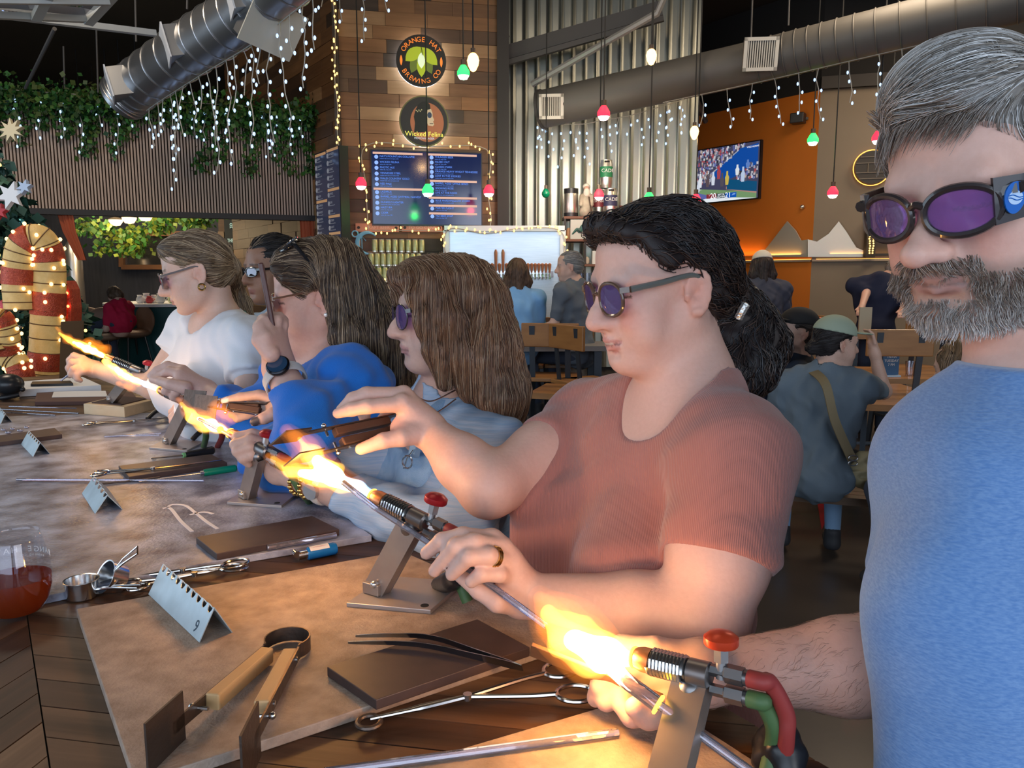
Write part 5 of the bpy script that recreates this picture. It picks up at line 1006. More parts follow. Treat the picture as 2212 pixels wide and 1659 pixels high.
for px, py, Y, n, L, lab in ((222, 500, 12.8, 160, .42, 'trailing plant on charcoal wall beyond header, leftmost'), (285, 505, 12.6, 420, .40, 'bushy hanging plant over the mirror'), (345, 480, 12.4, 260, .22, 'hanging plant right of the dome pendants'), (420, 476, 12.4, 300, .18, 'plant hanging above the blonde head'), (190, 485, 12.0, 120, .2, 'small plant by the swept curtain'), (585, 482, 12.2, 120, .2, 'plant hanging above the black haired woman')):
    c = at(px, py-14, Y); o = thing('hanging_plant', lab, 'plant', c); MB().tube([c, Vector((c.x, c.y, CZ))], .006, 5).build('cord', mat('black_cord', (.012, .012, .012), .7), o); leaves('leaves', np.array([list(c+Vector((g.normal()*.16*(1-.4*t), g.normal()*.1, -L*t*1.1))) for t in g.random(n)]), .085, [LM[1], LM[3], mat('leaf_yellow', (.20, .26, .03), .5)], o)
for px, py, w, h, lab in ((112, 540, 30, 150, 'tall steel tank standing beyond the candy cane'), (160, 560, 38, 150, 'wide steel tank standing left of the charcoal wall')):
    c = at(px, 600, 12.4); q = MB(); r = w/1650*12.4/2; q.lathe([(r*.9, 0), (r, .2), (r, 1.75), (r*.7, 2.0), (.05, 2.1)], 20, Matrix.Translation((c.x, c.y, 0))); o = q.build('tank', mat('keg_steel', (.62, .58, .52), .3, .9), None); tag(o, lab, 'tank')
lamp('shop_lamp', 'AREA', (-6.0, 11.6, 3.0), 42, (1, .86, .66), 2.5, (-6.2, 12.6, .8), 1.2)
for i, (px, py, Y, rz, lab) in enumerate(((182, 668, 10.2, .5, 'tan shell stool nearest the candy cane'), (215, 690, 10.0, .2, 'tan shell stool holding the child in red'), (280, 660, 10.6, -.6, 'tan shell stool right of child in red'))):
    c = at(px, py, Y); o = thing('shell_stool', lab, 'stool', (c.x, c.y, 0), (0, 0, rz), 'tan shell stools'); s_ = SDF((-.3, -.3, .55), (.3, .35, 1.2), .015); s_.ell((0, 0, .74), (.25, .24, .07), .03); s_.ell((0, .2, .92), (.24, .06, .2), .05); s_.ell((0, -.02, .86), (.19, .18, .10), .02, None, 's'); sdf_obj('shell', s_, mat('tan_leather', (.27, .17, .11), .55), o, world=False)
    for sx in (-1, 1):
        for sy in (-1, 1): q = MB(); q.cyl((sx*.12, sy*.12, .70), (sx*.22, sy*.22, 0), .014, .012, 8); q.build('leg', mat('black_plastic', (.015, .015, .017), .35), o, world=False)
# ================================================================ work table and everything on it
TZ = 1.03; BT = .012; BZ = TZ+BT
EP = Vector((.178, .868, 0)); TD = Vector((-.57, .82, 0)).normalized(); PD = Vector((TD.y, -TD.x, 0))   # table edge, long direction, direction to the seats
M_STEEL = mat('steel', (.6, .6, .6), .25, 1); M_DARK = mat('dark_steel', (.12, .09, .075), .42, .8, bump=.2, bscale=120)
M_GRAPH = mat('graphite', (.055, .035, .033), .5, .1, col2=(.085, .05, .042), nscale=30); M_BLACK = mat('black_plastic', (.015, .015, .017), .35)
GLASS = lens_mat('rod_glass', (.79, .78, .84), .3)
def tx(s, w): return EP+TD*s+PD*w      # s along the table, w towards the seats (negative = inwards)
def table():
    root = thing('work_table', 'high wooden table with chevron dark planks under tools and boards', 'table', (EP.x, EP.y, 0))
    W0, W1, S0, S1 = -1.55, .0, -.62, 3.7; pal = [[mat('plank_%d_%d' % (i, sd_), c, .5, col2=c2, nscale=9, ndetail=7, stretch=(.22, 4, 1), rotz=math.atan2(*(TD*.7071+PD*.7071*(1 if sd_ == 0 else -1)).yx), coat=.04, spec=.35, bump=.2, contrast=.35) for i, (c, c2) in enumerate([((.035, .017, .010), (.11, .052, .028)), ((.05, .024, .013), (.15, .08, .045)), ((.025, .013, .009), (.08, .04, .024)), ((.07, .036, .02), (.20, .115, .065))])] for sd_ in (0, 1)]
    spine = -.62; pw = .05
    def clip(poly, n, c):
        out = []
        for i in range(len(poly)):
            a, b = poly[i], poly[(i+1) % len(poly)]; da, db = a[0]*n[0]+a[1]*n[1]-c, b[0]*n[0]+b[1]*n[1]-c
            if da <= 0: out.append(a)
            if da*db < 0: t = da/(da-db); out.append((a[0]+(b[0]-a[0])*t, a[1]+(b[1]-a[1])*t))
        return out
    r2 = math.sqrt(.5)
    for side, d in ((0, (r2, r2)), (1, (r2, -r2))):        # in (s, w) coordinates
        nrm = (-d[1], d[0]) if side == 0 else (d[1]*-1, d[0])
        for k in range(-80, 110):
            a0, a1 = k*pw+.0009, (k+1)*pw-.0009
            poly = [(nrm[0]*a+d[0]*t, nrm[1]*a+d[1]*t) for a, t in ((a0, -6), (a1, -6), (a1, 6), (a0, 6))]
            for n, c in (((1, 0), S1), ((-1, 0), -S0), ((0, 1), W1 if side else spine-.0008), ((0, -1), -(spine+.0008) if side else -W0)):
                poly = clip(poly, n, c)
                if len(poly) < 3: break
            if len(poly) < 3: continue
            if max(p[0] for p in poly)-min(p[0] for p in poly) < .01: continue
            m = MB(); m.slab([tx(*p).to_2d() for p in poly][::1], TZ-.035, TZ+rnd.uniform(-.0006, .0)); m.build('plank', rnd.choice(pal[side]), root, smooth=False)
    ap = MB()
    for a, b in (((S0+.06, -.1), (S1-.06, -.1)), ((S0+.06, W0+.1), (S1-.06, W0+.1)), ((S0+.06, -.1), (S0+.06, W0+.1)), ((S1-.06, -.1), (S1-.06, W0+.1))):
        p, q = tx(*a), tx(*b); ap.bar((p.x, p.y, TZ-.08), (q.x, q.y, TZ-.08), .03, .09)
    ap.build('apron', mat('table_frame', (.03, .03, .032), .5), root, smooth=False)
    for s in (S0+.1, S1-.1):
        for w in (-.14, W0+.14):
            g = MB(); p = tx(s, w); g.bar((p.x, p.y, 0), (p.x, p.y, TZ-.036), .07, .07); g.build('leg', mat('table_frame', (.03, .03, .032), .5), root, smooth=False)
def board(pix, label, m, z0=TZ, t=BT):
    pts = [on(x, y, z0+t) for x, y in pix]; c = sum(pts, Vector())/len(pts)
    o = MB().slab(pts, z0, z0+t).build('work_board', m, None, smooth=False, bevel=.0012); return tag(o, label, 'board', 'fireproof work boards')
def pad(pix, label, z0=BZ, t=.012, name='graphite_pad', m=None):
    pts = [on(x, y, z0+t) for x, y in pix]; o = MB().slab(pts, z0, z0+t).build(name, m or M_GRAPH, None, smooth=False, bevel=.001); return tag(o, label, 'pad', 'dark shaping pads')
def rod_rest(pix, h, slots, label, mark=None, z=BZ, cols=None):
    """folded metal tent: near foot line a-b (left, right) and far foot line d-c"""
    a, b, c, d = [on(x, y, z) for x, y in pix]; ra, rb = (a+d)/2+Vector((0, 0, h)), (b+c)/2+Vector((0, 0, h)); t = .0012
    root = thing('rod_rest', label, 'rod rest', (a+b+c+d)/4, group='bent sheet metal rod rests'); root.location.z = z
    for nm, p, q in (('front_plate', a, b), ('back_plate', d, c)):
        m = MB(); n = max(slots, 1); L = (rb-ra); out = []
        nrm = (q-p).cross(ra-p).normalized()
        for i in range(n):
            t0, t1 = i/n, (i+1)/n; cc = (t0+t1)/2; hw = .36/n
            top = [(t0, 1.0), (cc-hw, 1.0)]+[(cc-hw*math.cos(x), 1-.17*math.sin(x)*min(1, 9/n)) for x in np.linspace(.3, 2.84, 5)]+[(cc+hw, 1.0), (t1, 1.0)]
            top = [(t0, 1.0)]+[(cc-hw*math.cos(x), 1-.21*math.sin(x)) for x in np.linspace(0, math.pi, 7)]+[(t1, 1.0)]
            poly = [(t0, 0), (t1, 0)]+top[::-1]; pts = []
            for u, v in poly: foot = p.lerp(q, u); rg = ra.lerp(rb, u); pts.append(foot.lerp(rg, v))
            k = len(pts); m.add(pts+[x+nrm*t for x in pts], [tuple(range(k)), tuple(range(2*k-1, k-1, -1))]+[(j, j+k, (j+1) % k+k, (j+1) % k) for j in range(k)])
        m.build(nm, mat('galvanised', (.36, .42, .45), .42, .55, col2=(.50, .58, .62), nscale=22, bump=.1), root, smooth=False)
    if mark:
        F = frame(a.lerp(b, .88).lerp(ra.lerp(rb, .88), .27), b-a, (ra+rb-a-b)/2); n = F.col[2].to_3d()
        F.translation = F.translation+n*.001*(1 if n.y < 0 else -1)
        text('number', mark, F, .022, mat('pencil', (.05, .08, .11), .8), root)
    return root
def coil(p0, p1, r, turns, wire):
    u, w, d = basis(Vector(p1)-Vector(p0)); L = (Vector(p1)-Vector(p0)).length; n = turns*10
    return [Vector(p0)+d*L*i/n+(u*math.cos(6.283*i/10)+w*math.sin(6.283*i/10))*r for i in range(n+1)]
def torch(N, Tl, foot, plate, label, sc=1.0, hose_red=None, hose_green=None, knob=(.55, .03, .03), up=(0, 0, 1), plate_z=BZ, hex_up=None, knob_at=.80, bar_w=.034):
    """bench burner: N nozzle mouth, Tl tail of the body, foot = lower end of the stand bar, plate = base plate corners"""
    N, Tl, foot = Vector(N), Vector(Tl), Vector(foot); d = (Tl-N).normalized(); L = (Tl-N).length; u, w, _ = basis(d); upv = Vector(up); upv = (upv-d*upv.dot(d)).normalized()
    root = thing('bench_torch', label, 'torch', (foot.x, foot.y, plate_z), group='bench torches along the table')
    P = lambda t: N+d*L*t
    m = MB(); m.tube([P(.0), P(.02), P(.10), P(.2)], [.0088*sc, .0098*sc, .0118*sc, .0118*sc], 20); m.build('nozzle', mat('copper_nozzle', (.52, .25, .13), .35, .9), root)
    m = MB(); m.tube([P(-.012)+(u*math.cos(a)+w*math.sin(a))*.0088*sc for a in np.linspace(0, 6.283, 20)[:-1]], .0018*sc, 6, True); m.build('hot_rim', emat('hot_orange', (1, .42, .06), 3.2), root)
    m = MB(); m.tube(coil(P(.2), P(.60), .0118*sc, 10, .002), .0019*sc, 6); m.build('spring', M_STEEL, root)
    m = MB(); m.tube([P(.18), P(.62)], .0098*sc, 16); m.tube([P(.6), P(.64), P(.86), P(.88)], [.008*sc, .012*sc, .012*sc, .009*sc], 18); m.build('body', mat('gunmetal', (.22, .21, .21), .35, .9), root)
    kp = P(knob_at); m = MB(); m.tube([kp, kp+upv*.016*sc], .0048*sc, 12); m.tube([kp+upv*.016*sc, kp+upv*.030*sc], .0072*sc, 6); m.build('valve_stem', mat('brushed_nut', (.45, .45, .46), .35, .9), root)
    u2, w2, _ = basis(upv); m = MB(); F = frame(kp+upv*.030*sc, u2, w2)
    if F.col[2].to_3d().dot(upv) < 0: F = frame(kp+upv*.030*sc, w2, u2)
    pr = [(.004, 0), (.0145, .0005), (.0155, .002), (.0155, .008), (.0105, .012), (.004, .0135), (0.0001, .0138)]; m.lathe([(a*sc, b*sc) for a, b in pr], 24, F)
    m.build('knob', mat('knob_red_%d' % int(knob[1]*1000), knob, .3, .3), root)
    for nm, off, c in (('red_fitting', upv*.006, None), ('green_fitting', -upv*.012, None)):
        m = MB(); a = P(.88)+off*sc; m.tube([a, a+d*.012*sc, a+d*.014*sc, a+d*.030*sc], [.0055*sc, .0055*sc, .0085*sc, .0085*sc], 6); m.tube([a+d*.03*sc, a+d*.036*sc], .0072*sc, 12); m.build('hose_fitting', mat('gunmetal', (.22, .21, .21), .35, .9), root)
    for pts, off, nm, c in ((hose_red, upv*.006, 'red_hose', (.30, .035, .03)), (hose_green, -upv*.012, 'green_hose', (.07, .14, .05))):
        if pts:
            a = P(.88)+off*sc+d*.034*sc; m = MB(); m.tube(bez([a, a+d*.012]+[Vector(q) for q in pts], 8), .0078*sc, 12); m.build(nm, mat(nm, c, .55), root)
    # pivot and stand bar (folded channel)
    piv = P(.66)-upv*.017*sc; m = MB(); m.sph(piv, .0125*sc, 16, 12); m.tube([piv, P(.66)], .0075*sc, 12); m.build('pivot', mat('gunmetal', (.22, .21, .21), .35, .9), root)
    bd = (foot-piv).normalized(); side = Vector((0, 0, 1)).cross(d); side = (side-bd*side.dot(bd)).normalized(); nb = bd.cross(side); bw = bar_w*sc
    ch = mat('channel_steel', (.34, .28, .25), .38, .75, col2=(.44, .38, .34), nscale=15)
    m = MB(); a, b = piv-bd*.006, foot
    m.bar(a+nb*0, b+nb*0, .0028, bw, nb) if False else m.add([p+side*x*.001+nb*y*bw/2 for p in (a, b) for x, y in ((-9, -1), (-7.4, -1), (-7.4, 1), (-9, 1))], [(0, 3, 2, 1), (4, 5, 6, 7), (0, 1, 5, 4), (1, 2, 6, 5), (2, 3, 7, 6), (3, 0, 4, 7)])
    m.add([p+side*x*.001+nb*y*bw/2 for p in (a, b) for x, y in ((7.4, -1), (9, -1), (9, 1), (7.4, 1))], [(0, 3, 2, 1), (4, 5, 6, 7), (0, 1, 5, 4), (1, 2, 6, 5), (2, 3, 7, 6), (3, 0, 4, 7)])
    m.add([p+side*x*.001+nb*(y*.0016+bw/2*.97) for p in (a, b) for x, y in ((-8, -1), (8, -1), (8, 0), (-8, 0))], [(0, 3, 2, 1), (4, 5, 6, 7), (0, 1, 5, 4), (1, 2, 6, 5), (2, 3, 7, 6), (3, 0, 4, 7)])
    m.build('stand_bar', ch, root, smooth=False)
    m = MB(); c = foot-bd*.012
    m.cyl(c-side*.014, c+side*.014, .0042, None, 12)
    for s in (-1, 1): m.sph(c+side*s*.0135, .0058, 10, 8)
    m.build('bolt', mat('bolt_zinc', (.55, .52, .5), .3, .9), root)
    br = MB(); q = Vector((foot.x, foot.y, plate_z+.006+.009)); br.box(q, (.03, .03, .016), Matrix.Rotation(math.atan2(side.y, side.x), 3, 'Z')); br.build('bracket', ch, root, smooth=False, bevel=.001)
    if plate:
        pts = [on(x, y, plate_z+.006) for x, y in plate]; MB().slab(pts, plate_z, plate_z+.006).build('base_plate', mat('plate_steel', (.42, .36, .34), .4, .6, col2=(.5, .45, .43), nscale=20), root, smooth=False, bevel=.0008)
        h = pts[1].lerp(pts[3], .12) if len(pts) > 3 else pts[0]; MB().cyl((h.x, h.y, plate_z+.0055), (h.x, h.y, plate_z+.0064), .006, None, 16).build('hole', mat('hole_dark', (.02, .018, .018), .9), root)
    return root
def flame(label, parts, light, energy, h=.0022):
    """parts: (colour, density, [(point, radius)...] list of chains)"""
    root = thing('flame', label, 'flame', parts[0][3][0][0][0], group='torch flames')
    lay = []
    for nm, col, den, chains in parts:   # soft edge: each colour is a few thin shells of glowing gas
        for k, d in {'outer_flame': ((1.12, .22), (.88, .3), (.64, .45)), 'yellow_flame': ((1.08, .35), (.78, .65))}.get(nm, ((1, 1),)): lay.append((nm, col, den*d, [[(p, r*k) for p, r in c] for c in chains]))
    for i, (nm, col, den, chains) in enumerate(lay):
        pts = [p for c in chains for p, r in c]; lo = Vector([min(p[k] for p in pts) for k in range(3)])-Vector((.06,)*3); hi = Vector([max(p[k] for p in pts) for k in range(3)])+Vector((.06,)*3)
        sd = SDF(lo, hi, h)
        for c in chains: sd.chain([p for p, r in c], [r*.92 for p, r in c], .008)
        if nm != 'blue_cone': sd.ripple(folds(RNG, 4, .035, .0012))
        m = MATS.get('fl_'+nm+str(den))
        if m is None:
            m = bpy.data.materials.new('fl_'+nm); m.use_nodes = True; MATS['fl_'+nm+str(den)] = m; N = m.node_tree.nodes; N.remove(N['Principled BSDF'])
            e = N.new('ShaderNodeEmission'); e.inputs[0].default_value = (*col, 1); e.inputs[1].default_value = den; m.node_tree.links.new(e.outputs[0], N['Material Output'].inputs['Volume'])
        sdf_obj(nm, sd, m, root)
    for p in light if isinstance(light, list) else [light]:
        o = lamp('flame_light', 'POINT', p, energy, (1, .42, .09), radius=.02); o.parent = root; o.location = p-root.location
    return root
def rod(pts, r, label, m=None, name='glass_rod', group='clear glass rods', n=10):
    o = MB().tube(pts, r, n).build(name, m or GLASS); return tag(o, label, 'rod', group)
def jacks(bow, ends, up, label, bow_r=.026, sw=.019, handle=(.32, .78), plate=.062, plate_up=None, wood=None, hw=.020, flat=None, screws=True):
    """sprung tongs: a strip bent into a bow, two wooden grips, a square plate on each arm"""
    bow, up = Vector(bow), Vector(up).normalized(); A, B = Vector(ends[0]), Vector(ends[1]); mid = (A+B)/2; ax = (mid-bow); ax = (ax-up*ax.dot(up)).normalized(); sd_ = up.cross(ax).normalized()
    if (A-B).dot(sd_) < 0: sd_ = -sd_
    root = thing('jacks', label, 'tongs', mid, group='sprung tongs with square plates')
    arc = [bow+(-ax*math.cos(t)*1.0+sd_*math.sin(t))*bow_r for t in np.linspace(-2.25, 2.25, 22)]
    m = MB(); m.ribbon([B.lerp(arc[0], .98)]+arc+[A.lerp(arc[-1], .98)], up, sw, .0016); m.build('bow_spring', M_DARK, root, sharp=50)
    for E, a0, s in ((A, arc[-1], 1), (B, arc[0], -1)):
        d = (E-a0).normalized(); n = up.cross(d).normalized(); n = n if n.dot(sd_)*s > 0 else -n
        m = MB(); m.ribbon([a0, E], up, sw*.8, .0022); m.build('arm', M_DARK, root, smooth=False)
        p, q = a0.lerp(E, handle[0]), a0.lerp(E, handle[1]); m = MB(); c = -n*.0085*1.0
        m.bar(p+c, q+c, hw*.8, hw*.9, up); m.build('grip', wood or mat('tan_wood', (.50, .30, .13), .6, col2=(.62, .40, .2), nscale=9, stretch=(1, 1, 6)), root, smooth=False, bevel=.002)
        pu = Vector(plate_up).normalized() if plate_up is not None else up
        m = MB(); h = plate/2; e = E+d*h*.35; dd = (d-pu*d.dot(pu)).normalized(); fr = [e+dd*x*h+pu*y*h for x, y in ((-1, -1), (1, -1), (1, 1), (-1, 1))]; nn = dd.cross(pu).normalized()*.0011
        m.add([x+nn for x in fr]+[x-nn for x in fr], [(0, 1, 2, 3), (7, 6, 5, 4)]+[(i, i+4, (i+1) % 4+4, (i+1) % 4) for i in range(4)]); m.build('square_plate', M_DARK, root, smooth=False)
        if screws:
            m = MB()
            for t in (handle[0]+.06, handle[1]-.06): c = a0.lerp(E, t); m.cyl(c, c+n*.0025, .0028, None, 10)
            c = a0.lerp(E, handle[1]+.07); m.cyl(c-n*.012, c+n*.006, .0022, None, 8); m.sph(c+n*.006, .0042, 10, 6); m.build('screw', M_STEEL, root)
    return root
def forceps(ringA, ringB, joint, tip, label, z=None, rr=.0125, up=(0, 0, 1), wire=.0022, curve=.0):
    root = thing('forceps', label, 'forceps', joint, group='long steel forceps')
    for k, (R, s) in enumerate(((ringA, 1), (ringB, -1))):
        R = Vector(R); j = Vector(joint); d = (R-j).normalized(); up = Vector(up); n = up.cross(d)
        m = MB(); m.tube([R+(d*math.cos(t)*1.25+n*math.sin(t))*rr for t in np.linspace(0, 6.283, 22)[:-1]], wire*1.05, 8, True)
        m.tube(bez([R-d*rr*1.2, R.lerp(j, .45)+n*s*.002, j], 6), [wire*1.1]*13, 8)
        m.tube(bez([j, Vector(tip).lerp(j, .5)-n*s*.0016, Vector(tip)], 5), [wire*1.15]*6+[wire*.8]*5, 8); m.build('arm', mat('polished_steel', (.55, .50, .46), .18, 1), root)
    m = MB(); m.cyl(Vector(joint)-Vector(up)*.003, Vector(joint)+Vector(up)*.0035, .005, None, 12); m.build('pivot_screw', M_STEEL, root)
    return root
table()
CEM = mat('cement_tan', (.27, .195, .15), .62, col2=(.50, .385, .31), nscale=34, ndetail=12, bump=.3, bscale=240)
CEMG = mat('cement_grey', (.13, .125, .165), .32, col2=(.50, .55, .70), nscale=15, ndetail=12, bump=.4, bscale=160, contrast=.34, spec=.4)
board([(165, 1315), (292, 1690), (1275, 1368), (868, 1190)], 'tan cement board nearest on table under the jacks and tweezers', CEM)
board([(-420, 1395), (462, 1212), (803, 1156), (505, 955), (395, 890), (-260, 905)], 'large scuffed grey board across the far half of the table', CEMG)
board([(640, 1722), (1402, 1497), (1640, 1650), (1500, 1960), (900, 2100)], 'cement board at bottom edge under the nearest torch', CEM)
# chalk scribbles on the grey board
ck = MB()
for pts in ([(362, 1097), (372, 1090), (400, 1092), (420, 1106), (448, 1128), (470, 1142)], [(352, 1098), (368, 1098), (390, 1125), (415, 1148)], [(410, 1112), (440, 1106), (460, 1110)]):
    q = bez([on(x, y, BZ+.0004) for x, y in pts], 5); ck.ribbon(q, (0, 0, 1), .0006, .0065)
tag(ck.build('chalk_mark', mat('chalk', (.88, .85, .88), .95), None), 'white chalk scribble drawn on the grey board', 'chalk mark')
pad([(706, 1440), (1031, 1337), (1145, 1398), (812, 1512)], 'dark pad under the long steel tweezers on tan board')
pad([(423, 1160), (674, 1114), (733, 1143), (468, 1196)], 'dark pad near edge of grey board beside the clear tube')
pad([(256, 1006), (456, 981), (491, 999), (278, 1030)], 'dark pad under ring handled forceps on grey board')
pad([(-60, 948), (118, 924), (134, 938), (-60, 962)], 'dark pad at far left holding glass scraps')
rod_rest([(322, 1284), (432, 1388), (503, 1366), (392, 1264)], .040, 10, 'scalloped folded metal rod rest nearest on tan board marked 9', '9')
rod_rest([(178, 1066), (206, 1110), (265, 1100), (234, 1056)], .033, 5, 'folded metal rod rest amid orange glow on grey board')
rod_rest([(46, 960), (72, 987), (108, 980), (84, 953)], .034, 6, 'folded metal rod rest standing at the far left dark pad')
rod_rest([(-14, 898), (2, 916), (26, 911), (10, 892)], .03, 5, 'folded metal rod rest cut off by the left edge')
# jacks lying on the tan board
jacks(on(621, 1390, BZ+.011), (on(372, 1575, BZ+.022), on(548, 1600, BZ+.022)), (0, 0, 1), 'sprung tongs with two square plates lying on tan board', bow_r=.027, sw=.018, plate=.058, plate_up=(0, 0, 1), handle=(.06, .70))
# tweezers across the dark pad
tw = thing('tweezers', 'long steel tweezers lying across the near dark pad', 'tweezers', on(940, 1400, BZ+.013)); zt = BZ+.0125
for k, pts in enumerate((((1128, 1443, .008), (1035, 1420, .010), (900, 1392, .011), (752, 1388, .008)), ((1128, 1443, .008), (1040, 1412, .010), (920, 1375, .011), (768, 1374, .008)))):
    q = bez([on(x, y, zt+z-.004) for x, y, z in pts], 7); n = len(q); m = MB(); vs = []
    for i, p in enumerate(q):
        t = i/(n-1); wv = .0060*(1-t)**.6*(.6+.4*min(1, t*8))+.0022; dd = (q[min(i+1, n-1)]-q[max(i-1, 0)]).normalized(); s_ = Vector((0, 0, 1)).cross(dd)
        vs += [p+Vector((0, 0, 1))*wv*a*.75+s_*(b*.0007+.35*wv*a) for a, b in ((-1, -1), (1, -1), (1, 1), (-1, 1))]
    m.add(vs, [(i*4+j, i*4+(j+1) % 4, i*4+4+(j+1) % 4, i*4+4+j) for i in range(n-1) for j in range(4)]+[(3, 2, 1, 0), tuple(range(n*4-4, n*4))]); m.build('blade', mat('blue_steel', (.35, .42, .50), .22, 1), tw, sharp=50)
# forceps by the near board, clamps beyond
forceps(on(1212, 1445, TZ+.02), on(1244, 1498, TZ+.018), on(1010, 1505, TZ+.017), on(800, 1553, TZ+.012), 'long steel forceps between the tan boards with looped handles', rr=.017, wire=.0026)
rg = MB(); c = on(797, 1560, TZ+.010); rg.tube([c+Vector((.012*math.cos(t), .012*math.sin(t), 0)) for t in np.linspace(0, 6.283, 20)[:-1]], .003, 8, True); tag(rg.build('steel_ring', M_DARK), 'dark ring at tip of the long forceps', 'ring')
forceps(on(508, 1217, TZ+.02), on(505, 1226, TZ+.008), on(395, 1232, TZ+.012), on(285, 1246, TZ+.010), 'steel forceps beside the measuring cups with large end loops', rr=.0165)
forceps(on(280, 1258, TZ+.012), on(298, 1268, TZ+.008), on(420, 1240, TZ+.009), on(478, 1229, TZ+.008), 'small steel forceps lying against the numbered rod rest', rr=.012)
forceps(on(213, 1025, BZ+.012), on(222, 1019, BZ+.016), on(330, 1012, BZ+.016), on(478, 994, BZ+.016), 'ring handled forceps lying over the far dark pad', rr=.0125)
forceps(on(190, 917, BZ+.006), on(200, 913, BZ+.009), on(290, 909, BZ+.007), on(370, 902, BZ+.006), 'ring handled forceps in front of the pale wood block', rr=.0115)
for i, (px, py, tilt, lab) in enumerate(((178, 1277, 0, 'steel measuring cup standing upright nearest the wine glass'), (247, 1262, 62, 'steel measuring cup tipped on its side'))):
    c = on(px, py+12, TZ+.001); cu = thing('measuring_cup', lab, 'measuring cup', c, group='steel measuring cups'); R = Matrix.Translation(c+Vector((0, 0, .018 if tilt else 0))) @ Matrix.Rotation(math.radians(tilt), 4, Vector((.75, -.65, 0)))
    s_ = 1.0 if tilt == 0 else 1.05; m = MB(); m.lathe([(.0001, .001), (.0205*s_, .001), (.023*s_, .026), (.0245*s_, .027), (.0225*s_, .0265), (.0195*s_, .003), (.0001, .003)], 28, R @ Matrix.Translation((0, 0, -.013 if tilt else 0)), False); m.build('bowl', mat('chrome', (.75, .75, .76), .18, 1), cu)
    m = MB(); m.tube([R @ Vector(q) for q in ((.022, 0, .012), (.05, .004, .016), (.085, .006, .016), (.085, -.006, .016), (.05, -.004, .016), (.022, -.002, .012))], .0016, 6); m.build('handle', mat('chrome', (.75, .75, .76), .18, 1), cu)
# lighter
a, b = on(640, 1201, TZ+.011), on(726, 1184, TZ+.011); lg = thing('lighter', 'blue disposable lighter with white label on wooden table', 'lighter', (a+b)/2); d = (b-a).normalized()
m = MB(); m.tube([a+d*.018, a+d*.02, b-d*.004, b], [.009, .0108, .0108, .009], 16); m.build('case', mat('lighter_blue', (.01, .16, .48), .25, coat=.5), lg)
m = MB(); m.tube([a+d*.003, a+d*.018], .0078, 12); m.cyl(a+Vector((0, 0, .004))-d.cross(Vector((0, 0, 1)))*.006, a+Vector((0, 0, .004))+d.cross(Vector((0, 0, 1)))*.006, .006, None, 14); m.build('head', mat('chrome', (.75, .75, .76), .18, 1), lg)
m = MB(); u, w, _ = basis(d); k = [math.radians(q) for q in (35, 60, 85, 110, 135)]; up_, sd2 = Vector((0, 0, 1)), d.cross(Vector((0, 0, 1)))
ring = lambda p: [p+(sd2*math.cos(t)+up_*math.sin(t))*.0112 for t in k]; r0, r1 = ring(a+d*.022), ring(b-d*.014); m.add(r0+r1, [(i, i+1, i+6, i+5) for i in range(4)]); m.build('label', mat('paper_white', (.75, .74, .74), .7), lg)
m = MB(); m.ribbon([a+d*.028+(sd2*.35+up_*.94)*.0114, b-d*.02+(sd2*.35+up_*.94)*.0114], up_*.3+sd2, .0016, .0003); m.build('label_print', mat('print_pink', (.7, .25, .3), .7), lg)
# clear tube before pad, rods on the grey board
rod([on(577, 1183, BZ+.006), on(726, 1156, BZ+.006)], .0052, 'clear glass tube lying along the dark pad')
rod([on(36, 1036, BZ+.004), on(440, 1038, BZ+.004)], .0028, 'long glass rod across the middle of the grey board')
rod([on(210, 1046, BZ+.003), on(270, 1040, BZ+.003), on(345, 1030, BZ+.003)], .0022, 'thin bent rod before the long glass rod', M_DARK)
rod([on(0, 884, BZ+.003), on(170, 893, BZ+.003)], .003, 'glass rod at far left nearest the brown folder')
rod([on(20, 878, BZ+.003), on(165, 882, BZ+.003)], .0028, 'second glass rod lying behind the first at far left')
rod([on(-20, 889, BZ+.0035), on(120, 897, BZ+.0035)], .0028, 'glass rod lying in front of the others at far left')
rod([on(225, 943, BZ+.003), on(348, 936, BZ+.003)], .0026, 'short glass rod behind the far torch base')
rod([on(258, 941, BZ+.0075), on(344, 940, BZ+.0035)], .0026, 'short glass rod crossing another behind torch base')
rod([on(700, 1668, BZ+.005), on(1335, 1582, BZ+.005)], .0042, 'glass rod along the bottom cement board', None)
# green pick and black screwdriver
a, b = on(436, 1022, BZ+.008), on(511, 1011, BZ+.008); pk = thing('pick', 'steel pick with green handle on grey board', 'tool', (a+b)/2); d = (b-a).normalized()
m = MB(); m.tube([a+d*.004, a+d*.008, b-d*.003, b], [.0075, .0085, .0085, .006], 14); m.build('handle', mat('green_handle', (.0, .22, .12), .35), pk)
m = MB(); m.tube([a-d*.004, a+d*.006], .0062, 12); m.build('ferrule', M_STEEL, pk); m = MB(); m.tube([on(300, 1041, BZ+.003), on(345, 1034, BZ+.004), a], [.0012, .0016, .002], 8); m.build('shaft', M_STEEL, pk)
a, b = on(400, 983, BZ+.011), on(462, 972, BZ+.012); sc = thing('screwdriver', 'black handled scraper behind the far dark pad', 'tool', (a+b)/2); d = (b-a).normalized()
m = MB(); m.tube([a, a+d*.01, a.lerp(b, .6), b-d*.004, b], [.007, .009, .0095, .011, .008], 14); m.build('handle', M_BLACK, sc); m = MB(); m.tube([a+d*.001, a-d*.006], .0068, 12); m.build('band', mat('lime', (.2, .5, .2), .5), sc); m = MB(); m.bar(on(328, 990, BZ+.003), a, .009, .003); m.build('blade', M_DARK, sc)
